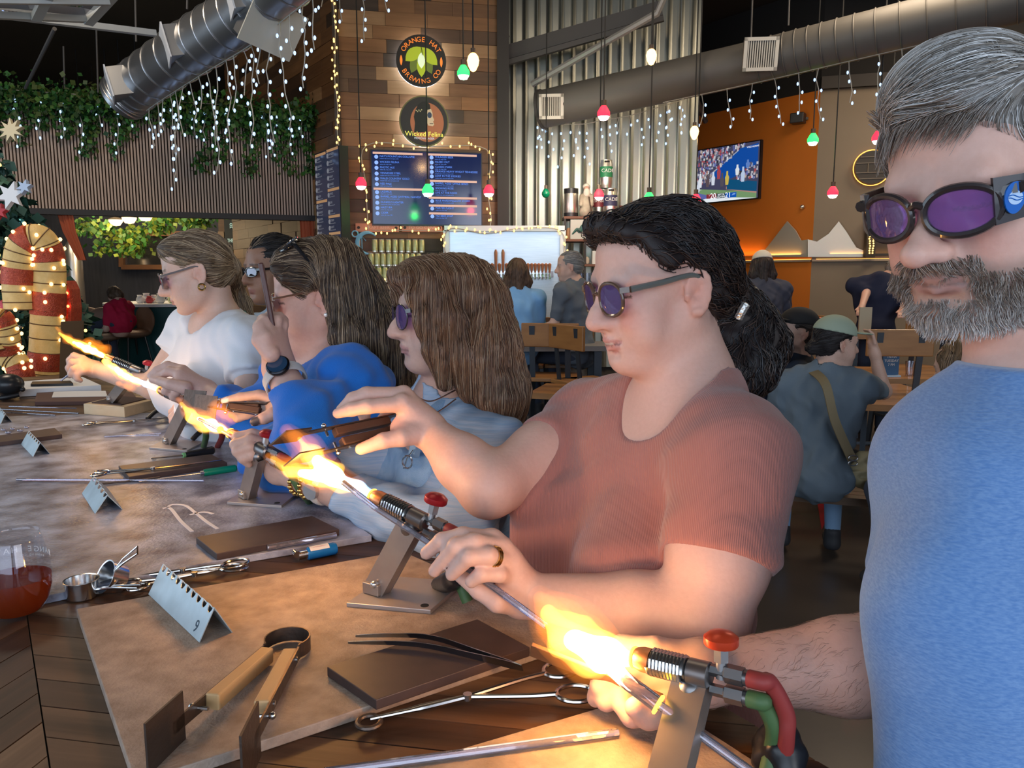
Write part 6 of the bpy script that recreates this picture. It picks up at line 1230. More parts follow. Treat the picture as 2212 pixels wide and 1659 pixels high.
# pale wood block with a dark mat and the farthest torch
bp = [(180, 872), (268, 879), (338, 862), (252, 855)]; zb = BZ+.036
wb = MB().slab([on(x, y, zb) for x, y in bp], BZ, zb).build('wood_block', mat('pale_wood', (.62, .45, .27), .6, col2=(.72, .56, .36), nscale=6, stretch=(1, 6, 6)), None, smooth=False, bevel=.002); tag(wb, 'pale wooden block under the farthest torch', 'block')
MT = MB().slab([on(x, y, zb+.003) for x, y in ((198, 869), (262, 874), (320, 860), (256, 855))], zb, zb+.003).build('dark_mat', mat('brown_mat', (.06, .03, .025), .8), None, smooth=False); tag(MT, 'dark brown mat on top of the pale wood block', 'mat')
# ---------------------------------------------------------------- torches
torch(at(1372, 1420, .705), at(1560, 1466, .655), on(1430, 1740, BZ+.012), [(1330, 1800), (1540, 1860), (1640, 1740), (1450, 1700)], 'nearest bench torch with orange red knob before bearded man', 1.02,
      hose_red=[at(1665, 1478, .64), at(1697, 1540, .64), at(1698, 1590, .64), on(1690, 1680, TZ+.012)], hose_green=[at(1650, 1520, .645), at(1672, 1570, .645), at(1668, 1620, .65), on(1650, 1700, TZ+.012)], knob=(.62, .06, .02), knob_at=.99, up=(.10, 0, 1))
torch(at(806, 1072, 1.075), at(938, 1138, 1.01), on(815, 1270, BZ+.012), [(748, 1302), (930, 1318), (1002, 1256), (835, 1243)], 'bench torch with dark red knob before woman in rust tee', 1.05,
      hose_red=[at(1000, 1160, 1.01), at(1035, 1200, 1.05), at(1050, 1235, 1.08), on(1060, 1262, TZ+.012)], hose_green=[at(955, 1180, 1.02), at(985, 1240, 1.03), on(1010, 1300, TZ+.02)], knob=(.35, .015, .02), up=(.25, 0, 1), knob_at=.93)
torch(at(498, 936, 1.50), at(592, 985, 1.42), on(535, 1068, BZ+.012), [(490, 1084), (608, 1092), (645, 1062), (535, 1050)], 'bench torch standing before woman in denim overalls', 1.0,
      hose_red=[at(640, 1000, 1.42), at(680, 1060, 1.43), on(700, 1085, TZ+.012)], hose_green=[at(620, 1010, 1.44), at(650, 1060, 1.45), on(670, 1085, TZ+.012)], knob=(.35, .015, .02), up=(0, .1, 1))
torch(at(346, 843, 1.98), at(432, 880, 1.90), on(366, 952, BZ+.012), [(322, 966), (404, 973), (438, 954), (360, 946)], 'bench torch standing before woman in blue sweater', 1.0,
      hose_red=[at(470, 905, 1.9), at(480, 940, 1.92), on(470, 965, TZ+.012)], hose_green=[at(440, 905, 1.92), at(445, 940, 1.93), on(440, 965, TZ+.012)], knob=(.35, .015, .02))
torch(at(231, 772, 2.42), at(318, 808, 2.36), on(243, 862, zb+.014), None, 'farthest bench torch fixed on the pale wood block', 1.0, knob=(.5, .03, .05), knob_at=.98, plate_z=zb+.003,
      hose_red=[at(350, 830, 2.36), at(368, 860, 2.4), on(372, 880, TZ+.012)], hose_green=[at(340, 838, 2.38), at(355, 862, 2.42), on(360, 884, TZ+.012)])
# black clamp and straps at the table edge
cl = SDF(at(1680, 1640, .66)-Vector((.08, .08, .1)), at(1680, 1640, .66)+Vector((.08, .08, .08)), .004); cl.ell(at(1682, 1632, .66), (.022, .03, .028), .01); cl.rc(at(1690, 1600, .66), at(1672, 1690, .68), .017, .022, .01); cl.ripple(folds(RNG, 4, .03, .001))
tag(sdf_obj('clamp_cover', cl, mat('black_vinyl', (.012, .012, .014), .35), None), 'black vinyl hose clamp at table edge by nearest torch', 'clamp')
hk = SDF(at(970, 1260, 1.04)-Vector((.09, .09, .08)), at(970, 1260, 1.04)+Vector((.09, .09, .08)), .004); q = on(945, 1262, BZ+.010); hk.rc(q, at(990, 1245, 1.0), .010, .014, .01); hk.rc(at(975, 1258, 1.02), on(960, 1268, BZ+.006), .012, .008, .01); tag(sdf_obj('hose_clip', hk, mat('black_vinyl', (.012, .012, .014), .35), None), 'black clip under the hand of woman in rust tee', 'clip')
for c0, c1, c2, lab in (((415, 950), (440, 930), (470, 945), 'black cable loop beside the far torch base'), ((640, 1070), (690, 1058), (720, 1080), 'black cable loop beside the bracelet hand'), ((318, 905), (345, 885), (370, 900), 'black cable loop beside the pale wood block')):
    p = [on(*c0, BZ+.008), on(*c1, BZ+.03), on(*c2, BZ+.008)]; tag(MB().tube(bez(p, 8), .007, 10).build('cable', M_BLACK), lab, 'cable', 'black cables by the torches')
# ---------------------------------------------------------------- flames
def pl(l): return [(at(x, y, Y), r) for x, y, Y, r in l]
OR, YE, WH, BL = (1, .26, .02), (1, .62, .08), (1, .88, .55), (.35, .60, 1)
flame('large yellow flame of the nearest torch', [
    ('outer_flame', OR, 34, [pl([(1330, 1420, .705, .014), (1270, 1395, .715, .034), (1210, 1345, .72, .03), (1165, 1292, .72, .010)]), pl([(1270, 1400, .715, .03), (1195, 1352, .72, .016)])]),
    ('yellow_flame', YE, 120, [pl([(1345, 1422, .705, .010), (1290, 1408, .712, .024), (1230, 1375, .715, .022), (1185, 1325, .72, .007)]), pl([(1280, 1420, .712, .018), (1205, 1378, .715, .007)])]),
    ('white_core', WH, 320, [pl([(1355, 1420, .705, .008), (1300, 1410, .712, .019), (1245, 1385, .716, .012)])])], [at(1265, 1405, .70), at(1330, 1455, .70)], .72)
flame('forked yellow flame before woman in rust tee', [
    ('outer_flame', OR, 34, [pl([(770, 1050, 1.09, .012), (700, 1025, 1.1, .026), (630, 1010, 1.1, .016), (582, 985, 1.1, .007)]), pl([(710, 1020, 1.1, .022), (665, 970, 1.1, .020), (622, 930, 1.1, .012)])]),
    ('yellow_flame', YE, 120, [pl([(770, 1052, 1.09, .009), (700, 1032, 1.1, .017), (630, 1018, 1.1, .010), (592, 995, 1.1, .004)]), pl([(720, 1022, 1.1, .017), (675, 985, 1.1, .014), (648, 950, 1.1, .005)])]),
    ('white_core', WH, 320, [pl([(770, 1053, 1.09, .008), (720, 1036, 1.1, .013), (650, 1022, 1.1, .006)]), pl([(720, 1030, 1.1, .014), (685, 995, 1.1, .009)])]),
    ('blue_cone', BL, 160, [pl([(802, 1068, 1.075, .007), (775, 1052, 1.085, .009), (735, 1030, 1.09, .005)])])], [at(690, 1010, 1.08), at(640, 1020, 1.08)], .66)
flame('small yellow flame before woman in denim overalls', [
    ('outer_flame', OR, 34, [pl([(488, 930, 1.51, .010), (445, 912, 1.53, .022), (408, 888, 1.55, .014), (384, 862, 1.55, .005)]), pl([(500, 905, 1.5, .012), (470, 885, 1.52, .02)])]),
    ('yellow_flame', YE, 120, [pl([(488, 931, 1.51, .008), (445, 915, 1.53, .014), (412, 895, 1.55, .009), (392, 872, 1.55, .004)]), pl([(445, 920, 1.53, .012), (405, 905, 1.55, .005)])]),
    ('white_core', WH, 320, [pl([(492, 932, 1.505, .007), (460, 918, 1.52, .011), (430, 905, 1.54, .006)])])], [at(440, 900, 1.5)], .42)
flame('slender flame of torch before woman in blue sweater', [
    ('outer_flame', OR, 34, [pl([(300, 828, 2.05, .010), (265, 812, 2.15, .014), (235, 790, 2.25, .012)]), pl([(285, 838, 2.05, .012), (255, 828, 2.08, .007)])]),
    ('yellow_flame', YE, 130, [pl([(300, 826, 2.05, .008), (265, 808, 2.15, .011), (225, 780, 2.25, .009)])]),
    ('white_core', WH, 300, [pl([(290, 822, 2.07, .006), (250, 798, 2.2, .007)])]),
    ('blue_cone', BL, 220, [pl([(340, 841, 1.99, .006), (315, 830, 2.02, .0075), (285, 817, 2.07, .006)])])], [at(270, 812, 2.05)], .5)
flame('long yellow flame of the farthest torch', [
    ('outer_flame', OR, 34, [pl([(222, 768, 2.43, .012), (180, 748, 2.45, .018), (145, 732, 2.46, .014), (122, 708, 2.46, .004)]), pl([(225, 755, 2.43, .02), (190, 742, 2.45, .02)])]),
    ('yellow_flame', YE, 120, [pl([(224, 769, 2.43, .009), (185, 751, 2.45, .015), (150, 735, 2.46, .010), (128, 720, 2.46, .005)])]),
    ('white_core', WH, 320, [pl([(224, 769, 2.43, .008), (190, 754, 2.45, .011), (160, 740, 2.46, .005)])])], [at(180, 745, 2.4)], .5)
# ---------------------------------------------------------------- glass being worked, tools in hand
w1 = thing('glass_tube', 'clear glass tube with glowing hot end in nearest flame', 'glass tube', at(1370, 1480, .70))
MB().tube([at(1312, 1432, .705), at(1360, 1476, .68), at(1422, 1522, .66)], [.0078, .0078, .0078], 16).build('tube_wall', GLASS, w1); a, b = at(1422, 1522, .66), at(1625, 1670, .615)
u, w, d = basis(b-a); MB().tube([a+(u*math.cos(t)+w*math.sin(t))*.0082 for t in np.linspace(0, 6.283, 20)[:-1]], .0018, 6, True).build('glowing_rim', emat('hot_yellow', (1, .55, .05), 4), w1); MB().tube([a, b], .0045, 12).build('stem', GLASS, w1)
rod([at(742, 1042, 1.075), at(808, 1095, 1.03), at(1005, 1224, .935), at(1180, 1352, .87)], .0042, 'glass rod in left hand of woman in rust tee')
w3 = thing('glass_piece', 'molten glass blob on rod before woman in denim overalls', 'glass', at(480, 935, 1.5)); MB().tube([at(430, 905, 1.52), at(478, 930, 1.49), at(560, 975, 1.44)], [.003, .004, .004], 10).build('rod', GLASS, w3); MB().sph(at(476, 928, 1.49), .007, 12, 8).build('molten_blob', emat('hot_orange', (1, .42, .06), 3.2), w3)
rod([at(158, 802, 2.49), at(132, 822, 2.50)], .003, 'short glass rod held by woman in white tee')
pd = MB(); a, b = at(1146, 1402, .745), at(1425, 1512, .715); dd = (b-a).normalized(); pd.bar(a, b, .004, .036, Vector((.30, -.75, .58))); tag(pd.build('paddle', mat('scorched_wood', (.16, .075, .035), .55, col2=(.24, .12, .055), nscale=18), None, smooth=False, bevel=.001), 'thin scorched paddle in fist of bearded man', 'paddle')
jacks(at(880, 908, 1.25), (at(640, 940, 1.13), at(668, 985, 1.11)), (-.05, -.92, .4), 'sprung tongs held over forked flame by woman in rust tee', bow_r=.022, handle=(.10, .66), plate=.046, wood=mat('dark_grip', (.075, .035, .02), .6), hw=.017, plate_up=(.62, -.45, .5))
jacks(at(585, 886, 1.59), (at(428, 868, 1.62), at(452, 880, 1.60)), (-.05, -.92, .4), 'sprung tongs held over small flame by woman in denim overalls', bow_r=.016, handle=(.10, .62), plate=.05, wood=mat('dark_grip', (.075, .035, .02), .6), hw=.017, plate_up=(.1, .2, 1))
# ---------------------------------------------------------------- wine glass with amber drink
c = on(40, 1332, TZ); gl = thing('wine_glass', 'stemless wine glass of amber drink with faint white lettering', 'glass', c); TT = Matrix.Translation(c)
pr = [(.0001, .002), (.022, .002), (.030, .006), (.040, .022), (.0455, .044), (.0455, .062), (.042, .088), (.0365, .112), (.0345, .122)]
m = MB(); m.lathe(pr+[(.0335, .122), (.0355, .112), (.041, .088), (.0445, .062), (.0445, .044), (.039, .023), (.029, .009), (.0001, .007)], 40, TT, False); m.build('bowl', lens_mat('wine_glass_wall', (.95, .96, .97), .03), gl, sharp=0)
lq = mat('amber_drink', (.24, .028, .004), .08, trans=.35, ior=1.1, spec=.4); m = MB(); m.lathe([(.0001, .0078), (.0286, .0098), (.0385, .0235), (.0440, .044), (.0441, .058), (.0001, .058)], 40, TT, False); m.build('drink', lq, gl)
tm = mat('etched_white', (.75, .75, .75), .8)
for word, zz, rr, sz in (('ORANGE HAT', .083, .0432, .0118), ('BREWING CO', .074, .0442, .0042)):
    for i, chh in enumerate(word):
        if chh == ' ': continue
        ang = math.radians(89)+((i-len(word)/2+.5)*sz*.82)/rr*1.0; n = Vector((math.cos(ang), math.sin(ang), 0)); t_ = Vector((-n.y, n.x, 0))
        text('letter', chh, frame(c+n*(rr+.0004)+Vector((0, 0, zz)), t_, z=n), sz, tm, gl, ext=.0002)
# ---------------------------------------------------------------- papers and small clutter at the far end
def sheet(pix, label, m, z=BZ+.001, t=.0008, name='paper', cat='paper'):
    return tag(MB().slab([on(x, y, z) for x, y in pix], z-t, z).build(name, m, None, smooth=False), label, cat)
PW = mat('paper_white', (.75, .74, .74), .7)
sheet([(40, 842), (218, 832), (178, 814), (48, 824)], 'large white paper sheet lying flat beyond the torches', PW, TZ+.03, .028, 'paper_stack')
sheet([(75, 868), (300, 866), (285, 846), (80, 846)], 'brown folder lying behind the pale wood block', mat('brown_mat2', (.10, .045, .035), .7), TZ+.014, .013, 'folder', 'folder')
sheet([(112, 858), (232, 856), (228, 844), (116, 846)], 'white printed page on the brown folder', PW, TZ+.0155)
sheet([(66, 830), (158, 828), (152, 822), (70, 824)], 'black pen case on the white paper sheet', M_BLACK, TZ+.040, .009, 'pen_case', 'case')
nb = MB()
c = on(22, 862, TZ+.0); m = SDF(c-Vector((.09, .09, .02)), c+Vector((.09, .09, .12)), .004); m.ell(c+Vector((0, 0, .058)), (.052, .052, .042), .01); m.rc(c+Vector((0, 0, .012)), c+Vector((-.02, 0, .012)), .012, .012, .02)
hd = thing('headphones', 'black rounded headphones at far left end of table', 'headphones', c); sdf_obj('ear_cup', m, mat('black_satin', (.02, .022, .025), .3), hd); MB().tube(bez([c+Vector((.05, -.02, .02)), c+Vector((.0, -.05, .012)), c+Vector((-.06, -.03, .012))], 8), .009, 10).build('band', M_BLACK, hd)
MB().sph(c+Vector((.058, -.01, .04)), .01, 10, 8).build('ear_pad', M_BLACK, hd)
nc = thing('menu_stand', 'dark angled menu holder with papers beyond the far flame', 'menu stand', on(160, 818, TZ)); a, b = on(128, 818, TZ+.004), on(176, 812, TZ+.004)
m = MB(); up_ = Vector((-.03, .10, .26)); m.add([a, b, b+up_, a+up_, a+Vector((0, .012, 0)), b+Vector((0, .012, 0)), b+up_+Vector((0, .012, 0)), a+up_+Vector((0, .012, 0))], [(0, 1, 2, 3), (7, 6, 5, 4), (0, 4, 5, 1), (1, 5, 6, 2), (2, 6, 7, 3), (3, 7, 4, 0)]); m.build('cover', mat('brown_board', (.10, .06, .03), .6), nc, smooth=False)
# glass scraps on the far left pad
for i, (x, y) in enumerate(((8, 928), (18, 934), (28, 926), (44, 930), (58, 923))):
    p = on(x, y, BZ+.0165); tag(MB().sph(p, (.007+.002*(i % 2), .006, .0045), 10, 7).build('glass_bead', GLASS), 'small clear glass bead on the far left dark pad, %s from left' % ('first', 'second', 'third', 'fourth', 'fifth')[i], 'bead', 'beads on the far left pad')
RNG = np.random.default_rng(11)
SK_FAIR = (.69, .44, .365)
PURPLE = lens_mat('purple_lens', (.56, .42, .88))
def local(M, d): return (M.to_3x3() @ Vector(d)).normalized()
def arr(v): return np.array(v, dtype=np.float64)
# ---------------------------------------------------------------- woman in the rust ribbed tee
def woman_rust():
    f = Vector((-.885, -.465, 0)); E = at(1310, 637, 1.06); M = head_matrix(E, 21, 10, 0, .94)
    SL, SR, NB = at(1590, 1000, .95), at(1268, 920, 1.31), at(1492, 868, 1.09)
    EL, WL = at(1525, 1338, .86), at(1128, 1283, .955)
    ER, WR = at(1056, 1052, 1.13), at(921, 926, 1.22)
    root = person('woman in rust ribbed tee with dark curly ponytail, holding metal plates over a flame', (NB.x, NB.y))
    sd = SDF((-.33, .74, .62), (.47, 1.5, 1.68), .0034)
    def build(sd, arms=True):
        l, R, ch, pel = torso(sd, NB, SL, SR, f, .74, bust=.062, w=1.12, d=1.1, belly=.015)
        sd.rc(SL, SL+(EL-SL)*.62, .058, .058, .03); sd.rc(SR, SR+(ER-SR)*.5, .05, .048, .03)
        return l, R, ch, pel
    l, R, ch, pel = build(sd)
    h = head(sd, M, jaw=1.04, full=.7, smile=1.0, openm=.0034, nose=1.0)
    sd.rc(NB-Vector((0, 0, .02)), M @ Vector((0, -.028, -.06)), .062, .054, .035)
    sd.rc(SL+(EL-SL)*.5, EL, .06, .047, .03); sd.rc(EL, EL+(WL-EL)*.35, .047, .044, .02); sd.rc(EL+(WL-EL)*.35, WL, .044, .0265, .02)
    sd.rc(SR+(ER-SR)*.4, ER, .05, .044, .03); sd.rc(ER, ER+(WR-ER)*.4, .045, .042, .02); sd.rc(ER+(WR-ER)*.4, WR, .042, .0265, .02)
    # her left hand, closed around the rod
    mc = px_pts([(1062, 1166, .945), (1086, 1184, .935), (1103, 1212, .935), (1108, 1246, .94)])
    for q in mc: sd.rc(WL, q, .025, .0135, .014)
    sd.rc(mc[0], mc[3], .012, .012, .01)
    fingers(sd, [([(1062, 1166, .945), (1000, 1157, .93), (955, 1168, .93), (921, 1195, .945)], [.0125, .011, .0105, .0085]),
                 ([(1086, 1184, .935), (1025, 1171, .915), (985, 1180, .912), (939, 1233, .93)], [.0125, .0112, .0105, .0085]),
                 ([(1103, 1212, .935), (1055, 1200, .905), (1013, 1203, .9), (976, 1241, .915)], [.0125, .0112, .0105, .0085]),
                 ([(1108, 1246, .94), (1078, 1240, .91), (1040, 1240, .9), (1018, 1256, .905)], [.0115, .0105, .0098, .0085]),
                 ([(1118, 1305, .945), (1075, 1300, .92), (1035, 1275, .93), (985, 1235, .95)], [.016, .0135, .0115, .009])])
    # her right hand, holding the two handles
    mr = px_pts([(868, 868, 1.2), (872, 850, 1.225), (880, 858, 1.25), (890, 872, 1.27)])
    for q in mr: sd.rc(WR, q, .025, .014, .014)
    fingers(sd, [([(868, 872, 1.2), (795, 878, 1.175), (760, 884, 1.175), (729, 893, 1.18)], [.0135, .0115, .011, .0082]),
                 ([(872, 853, 1.225), (792, 851, 1.205), (762, 862, 1.2), (737, 884, 1.2)], [.0135, .0118, .011, .0082]),
                 ([(880, 858, 1.25), (815, 862, 1.24), (785, 890, 1.235), (790, 912, 1.235)], [.013, .011, .0105, .009]),
                 ([(890, 872, 1.27), (845, 885, 1.265), (828, 905, 1.26), (835, 925, 1.25)], [.0115, .01, .0095, .008]),
                 ([(908, 935, 1.2), (868, 945, 1.175), (828, 952, 1.165), (780, 970, 1.16)], [.019, .0145, .0125, .0095])])
    sd.ell(at(872, 925, 1.2), (.022, .018, .02), .015)
    base = head_cols(M, SK_FAIR, blush=.6, teeth=True, lid=(.5, .28, .38), lip=(.56, .26, .23))
    body = sdf_obj('body', sd, skin('skin_fair', SK_FAIR), root, base)
    # ribbed tee
    sh = SDF((-.15, .74, .66), (.47, 1.5, 1.42), .0045); sh.inf = .006
    torso(sh, NB, SL, SR, f, .74, bust=.062, w=1.12, d=1.1, belly=.015); sh.inf = 0
    cN = NB+f*.055+Vector((0, 0, .035))
    sh.ell(cN, (.088, .13, .098), .006, R, 's'); sh.rc(NB-Vector((0, 0, .02)), M @ Vector((0, -.028, -.06)), .071, .1, .006, 's')
    for a, b, t, r0, r1, px in ((SL, EL, .59, .071, .070, None), (SR, ER, .42, .060, .058, None)):
        sl = sh.like(); d = (b-a).normalized(); e = a+(b-a)*t
        sl.rc(a, e+d*.04, r0, r1, .02); sl.cut(e, d); sh.merge(sl, .03)
    # creases at the armpit and under the bust
    for a, b in (((1610, 1010, .80), (1500, 1140, .83)), ((1590, 1060, .79), (1480, 1165, .83)), ((1235, 925, 1.18), (1265, 1010, 1.12)), ((1400, 1240, .9), (1250, 1280, .95)), ((1480, 1260, .86), (1330, 1330, .92))):
        sh.rc(at(*a), at(*b), .004, .002, .016, 's')
    sh.ripple(folds(RNG, 5, .11, .0013)); cover(sh, sd)
    sh.cut(Vector((0, 0, .80)), (0, 0, -1))
    m = mat('rust_knit', (.42, .165, .135), .85, col2=(.39, .15, .12), nscale=30, wave=(150, 'X', .35), sheen=.3, stretch=(1, -.55, 0.0))
    tee = sdf_obj('tee', sh, m, root)
    nk = MB(); ring = []   # neckline band
    seat_legs(root, pel, f, l, mat('mauve_trousers', (.25, .12, .13), .8, bump=.2, bscale=90), mat('dark_shoe', (.03, .03, .035), .6))
    # dark wavy hair drawn back to a low ponytail
    hs = SDF(M.translation-Vector((.2, .2, .32)), M.translation+Vector((.24, .24, .2)), .0045); H = HP(hs, M)
    H.ell((0, -.02, .036), (.082, .104, .088), .02); H.ell((0, -.055, .0), (.078, .075, .085), .02); H.ell((0, .032, .07), (.064, .058, .044), .02)
    H.sd.cut(H.p((0, .082, .086)), local(M, (0, .72, -.69)))
    H.ell((.075, .012, -.01), (.03, .034, .05), .006, 's'); H.ell((-.075, .012, -.01), (.03, .034, .05), .006, 's')
    for s in (-1, 1): H.ell((s*.062, .07, .05), (.02, .03, .03), .012, 's'); H.ch([(s*.05, .05, .085), (s*.064, .035, .06), (s*.073, .018, .035)], .012, .012)
    H.ch([(-.05, .07, .086), (-.015, .082, .1), (.025, .08, .098), (.055, .064, .085)], [.010, .013, .013, .010], .012)
    tail = [H.p((0, -.112, -.035)), at(1608, 690, 1.13), at(1625, 745, 1.13), at(1605, 805, 1.1), at(1585, 850, 1.08)]
    hs.chain(tail, [.036, .036, .047, .04, .018], .02); H.ell((0, -.09, -.07), (.045, .035, .04), .02)
    hs.ripple(folds(RNG, 6, .03, .0012))
    hair = sdf_obj('hair', hs, mat('hair_dark_base', (.018, .012, .012), .6), root)
    v, _ = hs.mesh(); hp = arr(M.inverted()); loc = lambda p: p @ hp[:3, :3].T+hp[:3, 3]
    tl = arr(tail[1]); bun = arr(H.p((0, -.12, -.04))); dn = arr([0, 0, -1.])
    back = arr(local(M, (0, -1, -.18))); upb = arr(local(M, (0, -.75, .45)))
    def flow(p, t):
        q = loc(p); d = bun-p; d /= np.linalg.norm(d, axis=1, keepdims=True)
        top = np.clip((q[:, 2:3]-.06)/.05, 0, 1)*np.clip((q[:, 1:2]-.0)/.06, 0, 1)
        d = d*(1-top)+upb*top
        low = (np.linalg.norm(p-bun, axis=1, keepdims=True) < .035) | (q[:, 1:2] < -.125) | (q[:, 2:3] < -.075)
        return np.where(low, dn+.5*np.sin(p[:, [1, 2, 0]]*190), d)
    N = 3000; roots = scatter(RNG, v, N); P = grow(hs, roots, flow, 16, RNG.uniform(.05, .13, N), RNG.uniform(-.001, .0055, N), RNG, .55, 13)
    pal = [(.018, .012, .012), (.028, .018, .016), (.012, .009, .01), (.06, .036, .028), (.024, .026, .032), (.04, .026, .022)]
    hair_strands('hair_strands', P, .0009, pal, hair, RNG)
    N = 90; q = np.stack([RNG.uniform(-.06, .06, N), RNG.uniform(.05, .09, N), RNG.uniform(.07, .1, N)], 1)
    roots = np.array([H.p(t) for t in q]); P = grow(hs, roots, lambda p, t: np.tile(arr(local(M, (.3, .2, -1))), (len(p), 1)) if t > .5 else np.tile(arr(local(M, (.5, .3, -.3))), (len(p), 1)), 10, RNG.uniform(.02, .05, N), RNG.uniform(.002, .006, N), RNG, 1.1, 9, .7)
    hair_strands('stray_hair', P, .0006, [(.06, .035, .025), (.03, .02, .015)], hair, RNG)
    cl = MB(); cl.tube(bez([at(1613, 655, 1.035), at(1604, 670, 1.035), at(1594, 690, 1.04)], 5), [.002]+[.006]*9+[.002], 8); cl.build('hair_clip', mat('silver_clip', (.6, .6, .58), .3, .8, bump=.6, bscale=200), root)
    g = glasses(M, 'tortoiseshell round glasses with purple lenses worn by woman in rust tee', mat('tortoise', (.10, .055, .035), .25, coat=.6), PURPLE, w=.0245, h=.0235, y0=.1035, r=.0026, temple=.0085, square=2.3, tm=mat('smoke_temple', (.13, .14, .13), .25, coat=.5))
    # ring
    a, b = at(1055, 1200, .905), at(1103, 1212, .935); c = a.lerp(b, .22); r = MB(); F = frame(c, (b-a), (0, 0, 1))
    for dx in (-.003, 0, .003): r.tube([F @ Vector((dx, .0128*math.cos(t), .0128*math.sin(t))) for t in np.linspace(0, 6.283, 20)[:-1]], .0012, 6, True)
    o = r.build('ring', mat('gold', (.75, .45, .15), .25, 1), None); tag(o, 'braided gold ring on finger of woman in rust tee', 'ring')
    return M
# ---------------------------------------------------------------- bearded man
def man_beard():
    f = Vector((-.78, -.62, 0)).normalized(); E = at(2016, 448, .72); M = head_matrix(E, 33, 14, 2, .98)
    SR = at(2052, 1010, .78); SL = SR+Vector((.30, -.28, .02)); NB = at(2262, 862, .74)
    ER, WR = at(1958, 1432, .76), at(1520, 1452, .75)
    root = person('bearded man in heather blue tee and wraparound purple glasses at right edge', (NB.x, NB.y))
    sd = SDF((.06, .42, .98), (.80, 1.02, 1.80), .0029)
    torso(sd, NB, SL, SR, f, .74, w=1.03, d=1.1, belly=.03)
    head(sd, M, jaw=1.08, nose=1.3, chin=1.1, full=.2)
    sd.rc(NB, M @ Vector((0, -.045, -.06)), .060, .055, .03)
    sd.rc(SR, ER, .052, .046, .03); sd.rc(ER, ER+(WR-ER)*.3, .05, .047, .02); sd.rc(ER+(WR-ER)*.3, WR, .047, .028, .02)
    mc = px_pts([(1415, 1405, .755), (1400, 1440, .75), (1405, 1475, .745), (1425, 1505, .745)])
    for q in mc: sd.rc(WR, q, .028, .015, .014)
    fingers(sd, [([(1415, 1405, .755), (1345, 1395, .77), (1315, 1420, .775), (1310, 1450, .775)], [.014, .012, .011, .009]),
                 ([(1400, 1440, .75), (1330, 1452, .735), (1300, 1480, .74), (1287, 1508, .75)], [.014, .0125, .0118, .0095]),
                 ([(1405, 1475, .745), (1340, 1500, .73), (1310, 1512, .735), (1290, 1500, .75)], [.013, .0118, .011, .009]),
                 ([(1450, 1500, .735), (1410, 1545, .72), (1365, 1545, .715), (1345, 1525, .72)], [.014, .0125, .0115, .01]),
                 ([(1480, 1490, .74), (1440, 1540, .72), (1400, 1545, .705), (1372, 1528, .70)], [.018, .0155, .0135, .0105])])
    beard = (.22, .16, .13)
    body = sdf_obj('body', sd, skin('skin_fair', SK_FAIR), root, head_cols(M, (.68, .425, .35), blush=.35, lip=(.64, .33, .31), beard=beard))
    sh = SDF((.24, .3, .66), (.95, 1.05, 1.42), .005); sh.inf = .009
    torso(sh, NB, SL, SR, f, .74, w=1.06, d=1.25, belly=.06); sh.inf = 0
    sl = sh.like(); d = (ER-SR).normalized(); e = SR+(ER-SR)*.60; sl.rc(SR, e+d*.04, .058, .061, .02); sl.cut(e, d); sh.merge(sl, .03)
    sh.rc(NB-f*.012, M @ Vector((0, -.045, -.06)), .073, .085, .004, 's')
    sh.rc(at(2150, 1060, .68), at(2084, 1340, .64), .07, .066, .09); sh.rc(at(2084, 1340, .64), at(2068, 1760, .61), .066, .07, .07)
    sh.ripple(folds(RNG, 5, .12, .0014)); cover(sh, sd); sh.cut(Vector((0, 0, .8)), (0, 0, -1))
    m = mat('heather_blue', (.10, .225, .50), .9, col2=(.17, .31, .58), nscale=420, ndetail=2, stretch=(.45, .45, 1.6), bump=.15, sheen=.3, contrast=.35)
    tee = sdf_obj('tee', sh, m, root)
    cb = MB(); u = Vector((0, 0, 1)); l = u.cross(f); C0 = NB-f*.010; ax = (M @ Vector((0, -.045, -.06))-NB).normalized(); F = frame(C0+ax*.012, f-ax*f.dot(ax), l)
    ring = [F @ Vector((.074*math.cos(t), .076*math.sin(t), -.012-.012*math.cos(t))) for t in np.linspace(0, 6.283, 48)[:-1]]
    cb.tube(ring, .0065, 8, True); cb.build('collar', m, tee)
    seat_legs(root, Vector((NB.x+.0, NB.y-.08, .84)), f, l, mat('dark_jeans', (.03, .04, .07), .8), mat('dark_shoe', (.03, .03, .035), .6))
    # hair
    hs = SDF(M.translation-Vector((.2, .2, .16)), M.translation+Vector((.2, .2, .2)), .004); H = HP(hs, M)
    H.ell((0, -.018, .04), (.083, .105, .095), .02); H.ell((0, .03, .096), (.064, .062, .046), .02); H.ell((-.01, .05, .105), (.05, .05, .035), .02)
    hs.cut(H.p((0, .088, .086)), local(M, (0, .68, -.73)))
    for s in (-1, 1): H.ell((s*.085, .0, -.01), (.03, .03, .045), .006, 's')
    hair = sdf_obj('hair', hs, mat('hair_grey_base', (.27, .25, .23), .6), root)
    v, _ = hs.mesh(); hp = arr(M.inverted()); loc = lambda p: p @ hp[:3, :3].T+hp[:3, 3]
    fw, rt, up = (arr(local(M, d)) for d in ((0, 1, 0), (1, 0, 0), (0, 0, 1)))
    def flow(p, t):
        q = loc(p); top = np.clip((q[:, 2:3]-.05)/.05, 0, 1)
        return top*(fw*.55+rt*.75-up*.25*t)+(1-top)*(-up*.9-fw*.5+rt*0)
    N = 9000; roots = scatter(RNG, v, N, (loc(v)[:, 1] > -.1)); P = grow(hs, roots, flow, 12, RNG.uniform(.035, .075, N), RNG.uniform(-.001, .006, N), RNG, .12, 5)
    pal = [(.52, .52, .52), (.34, .32, .30), (.20, .175, .15), (.70, .70, .70), (.26, .225, .19), (.44, .42, .40)]
    hair_strands('hair_strands', P, .00042, pal, hair, RNG)
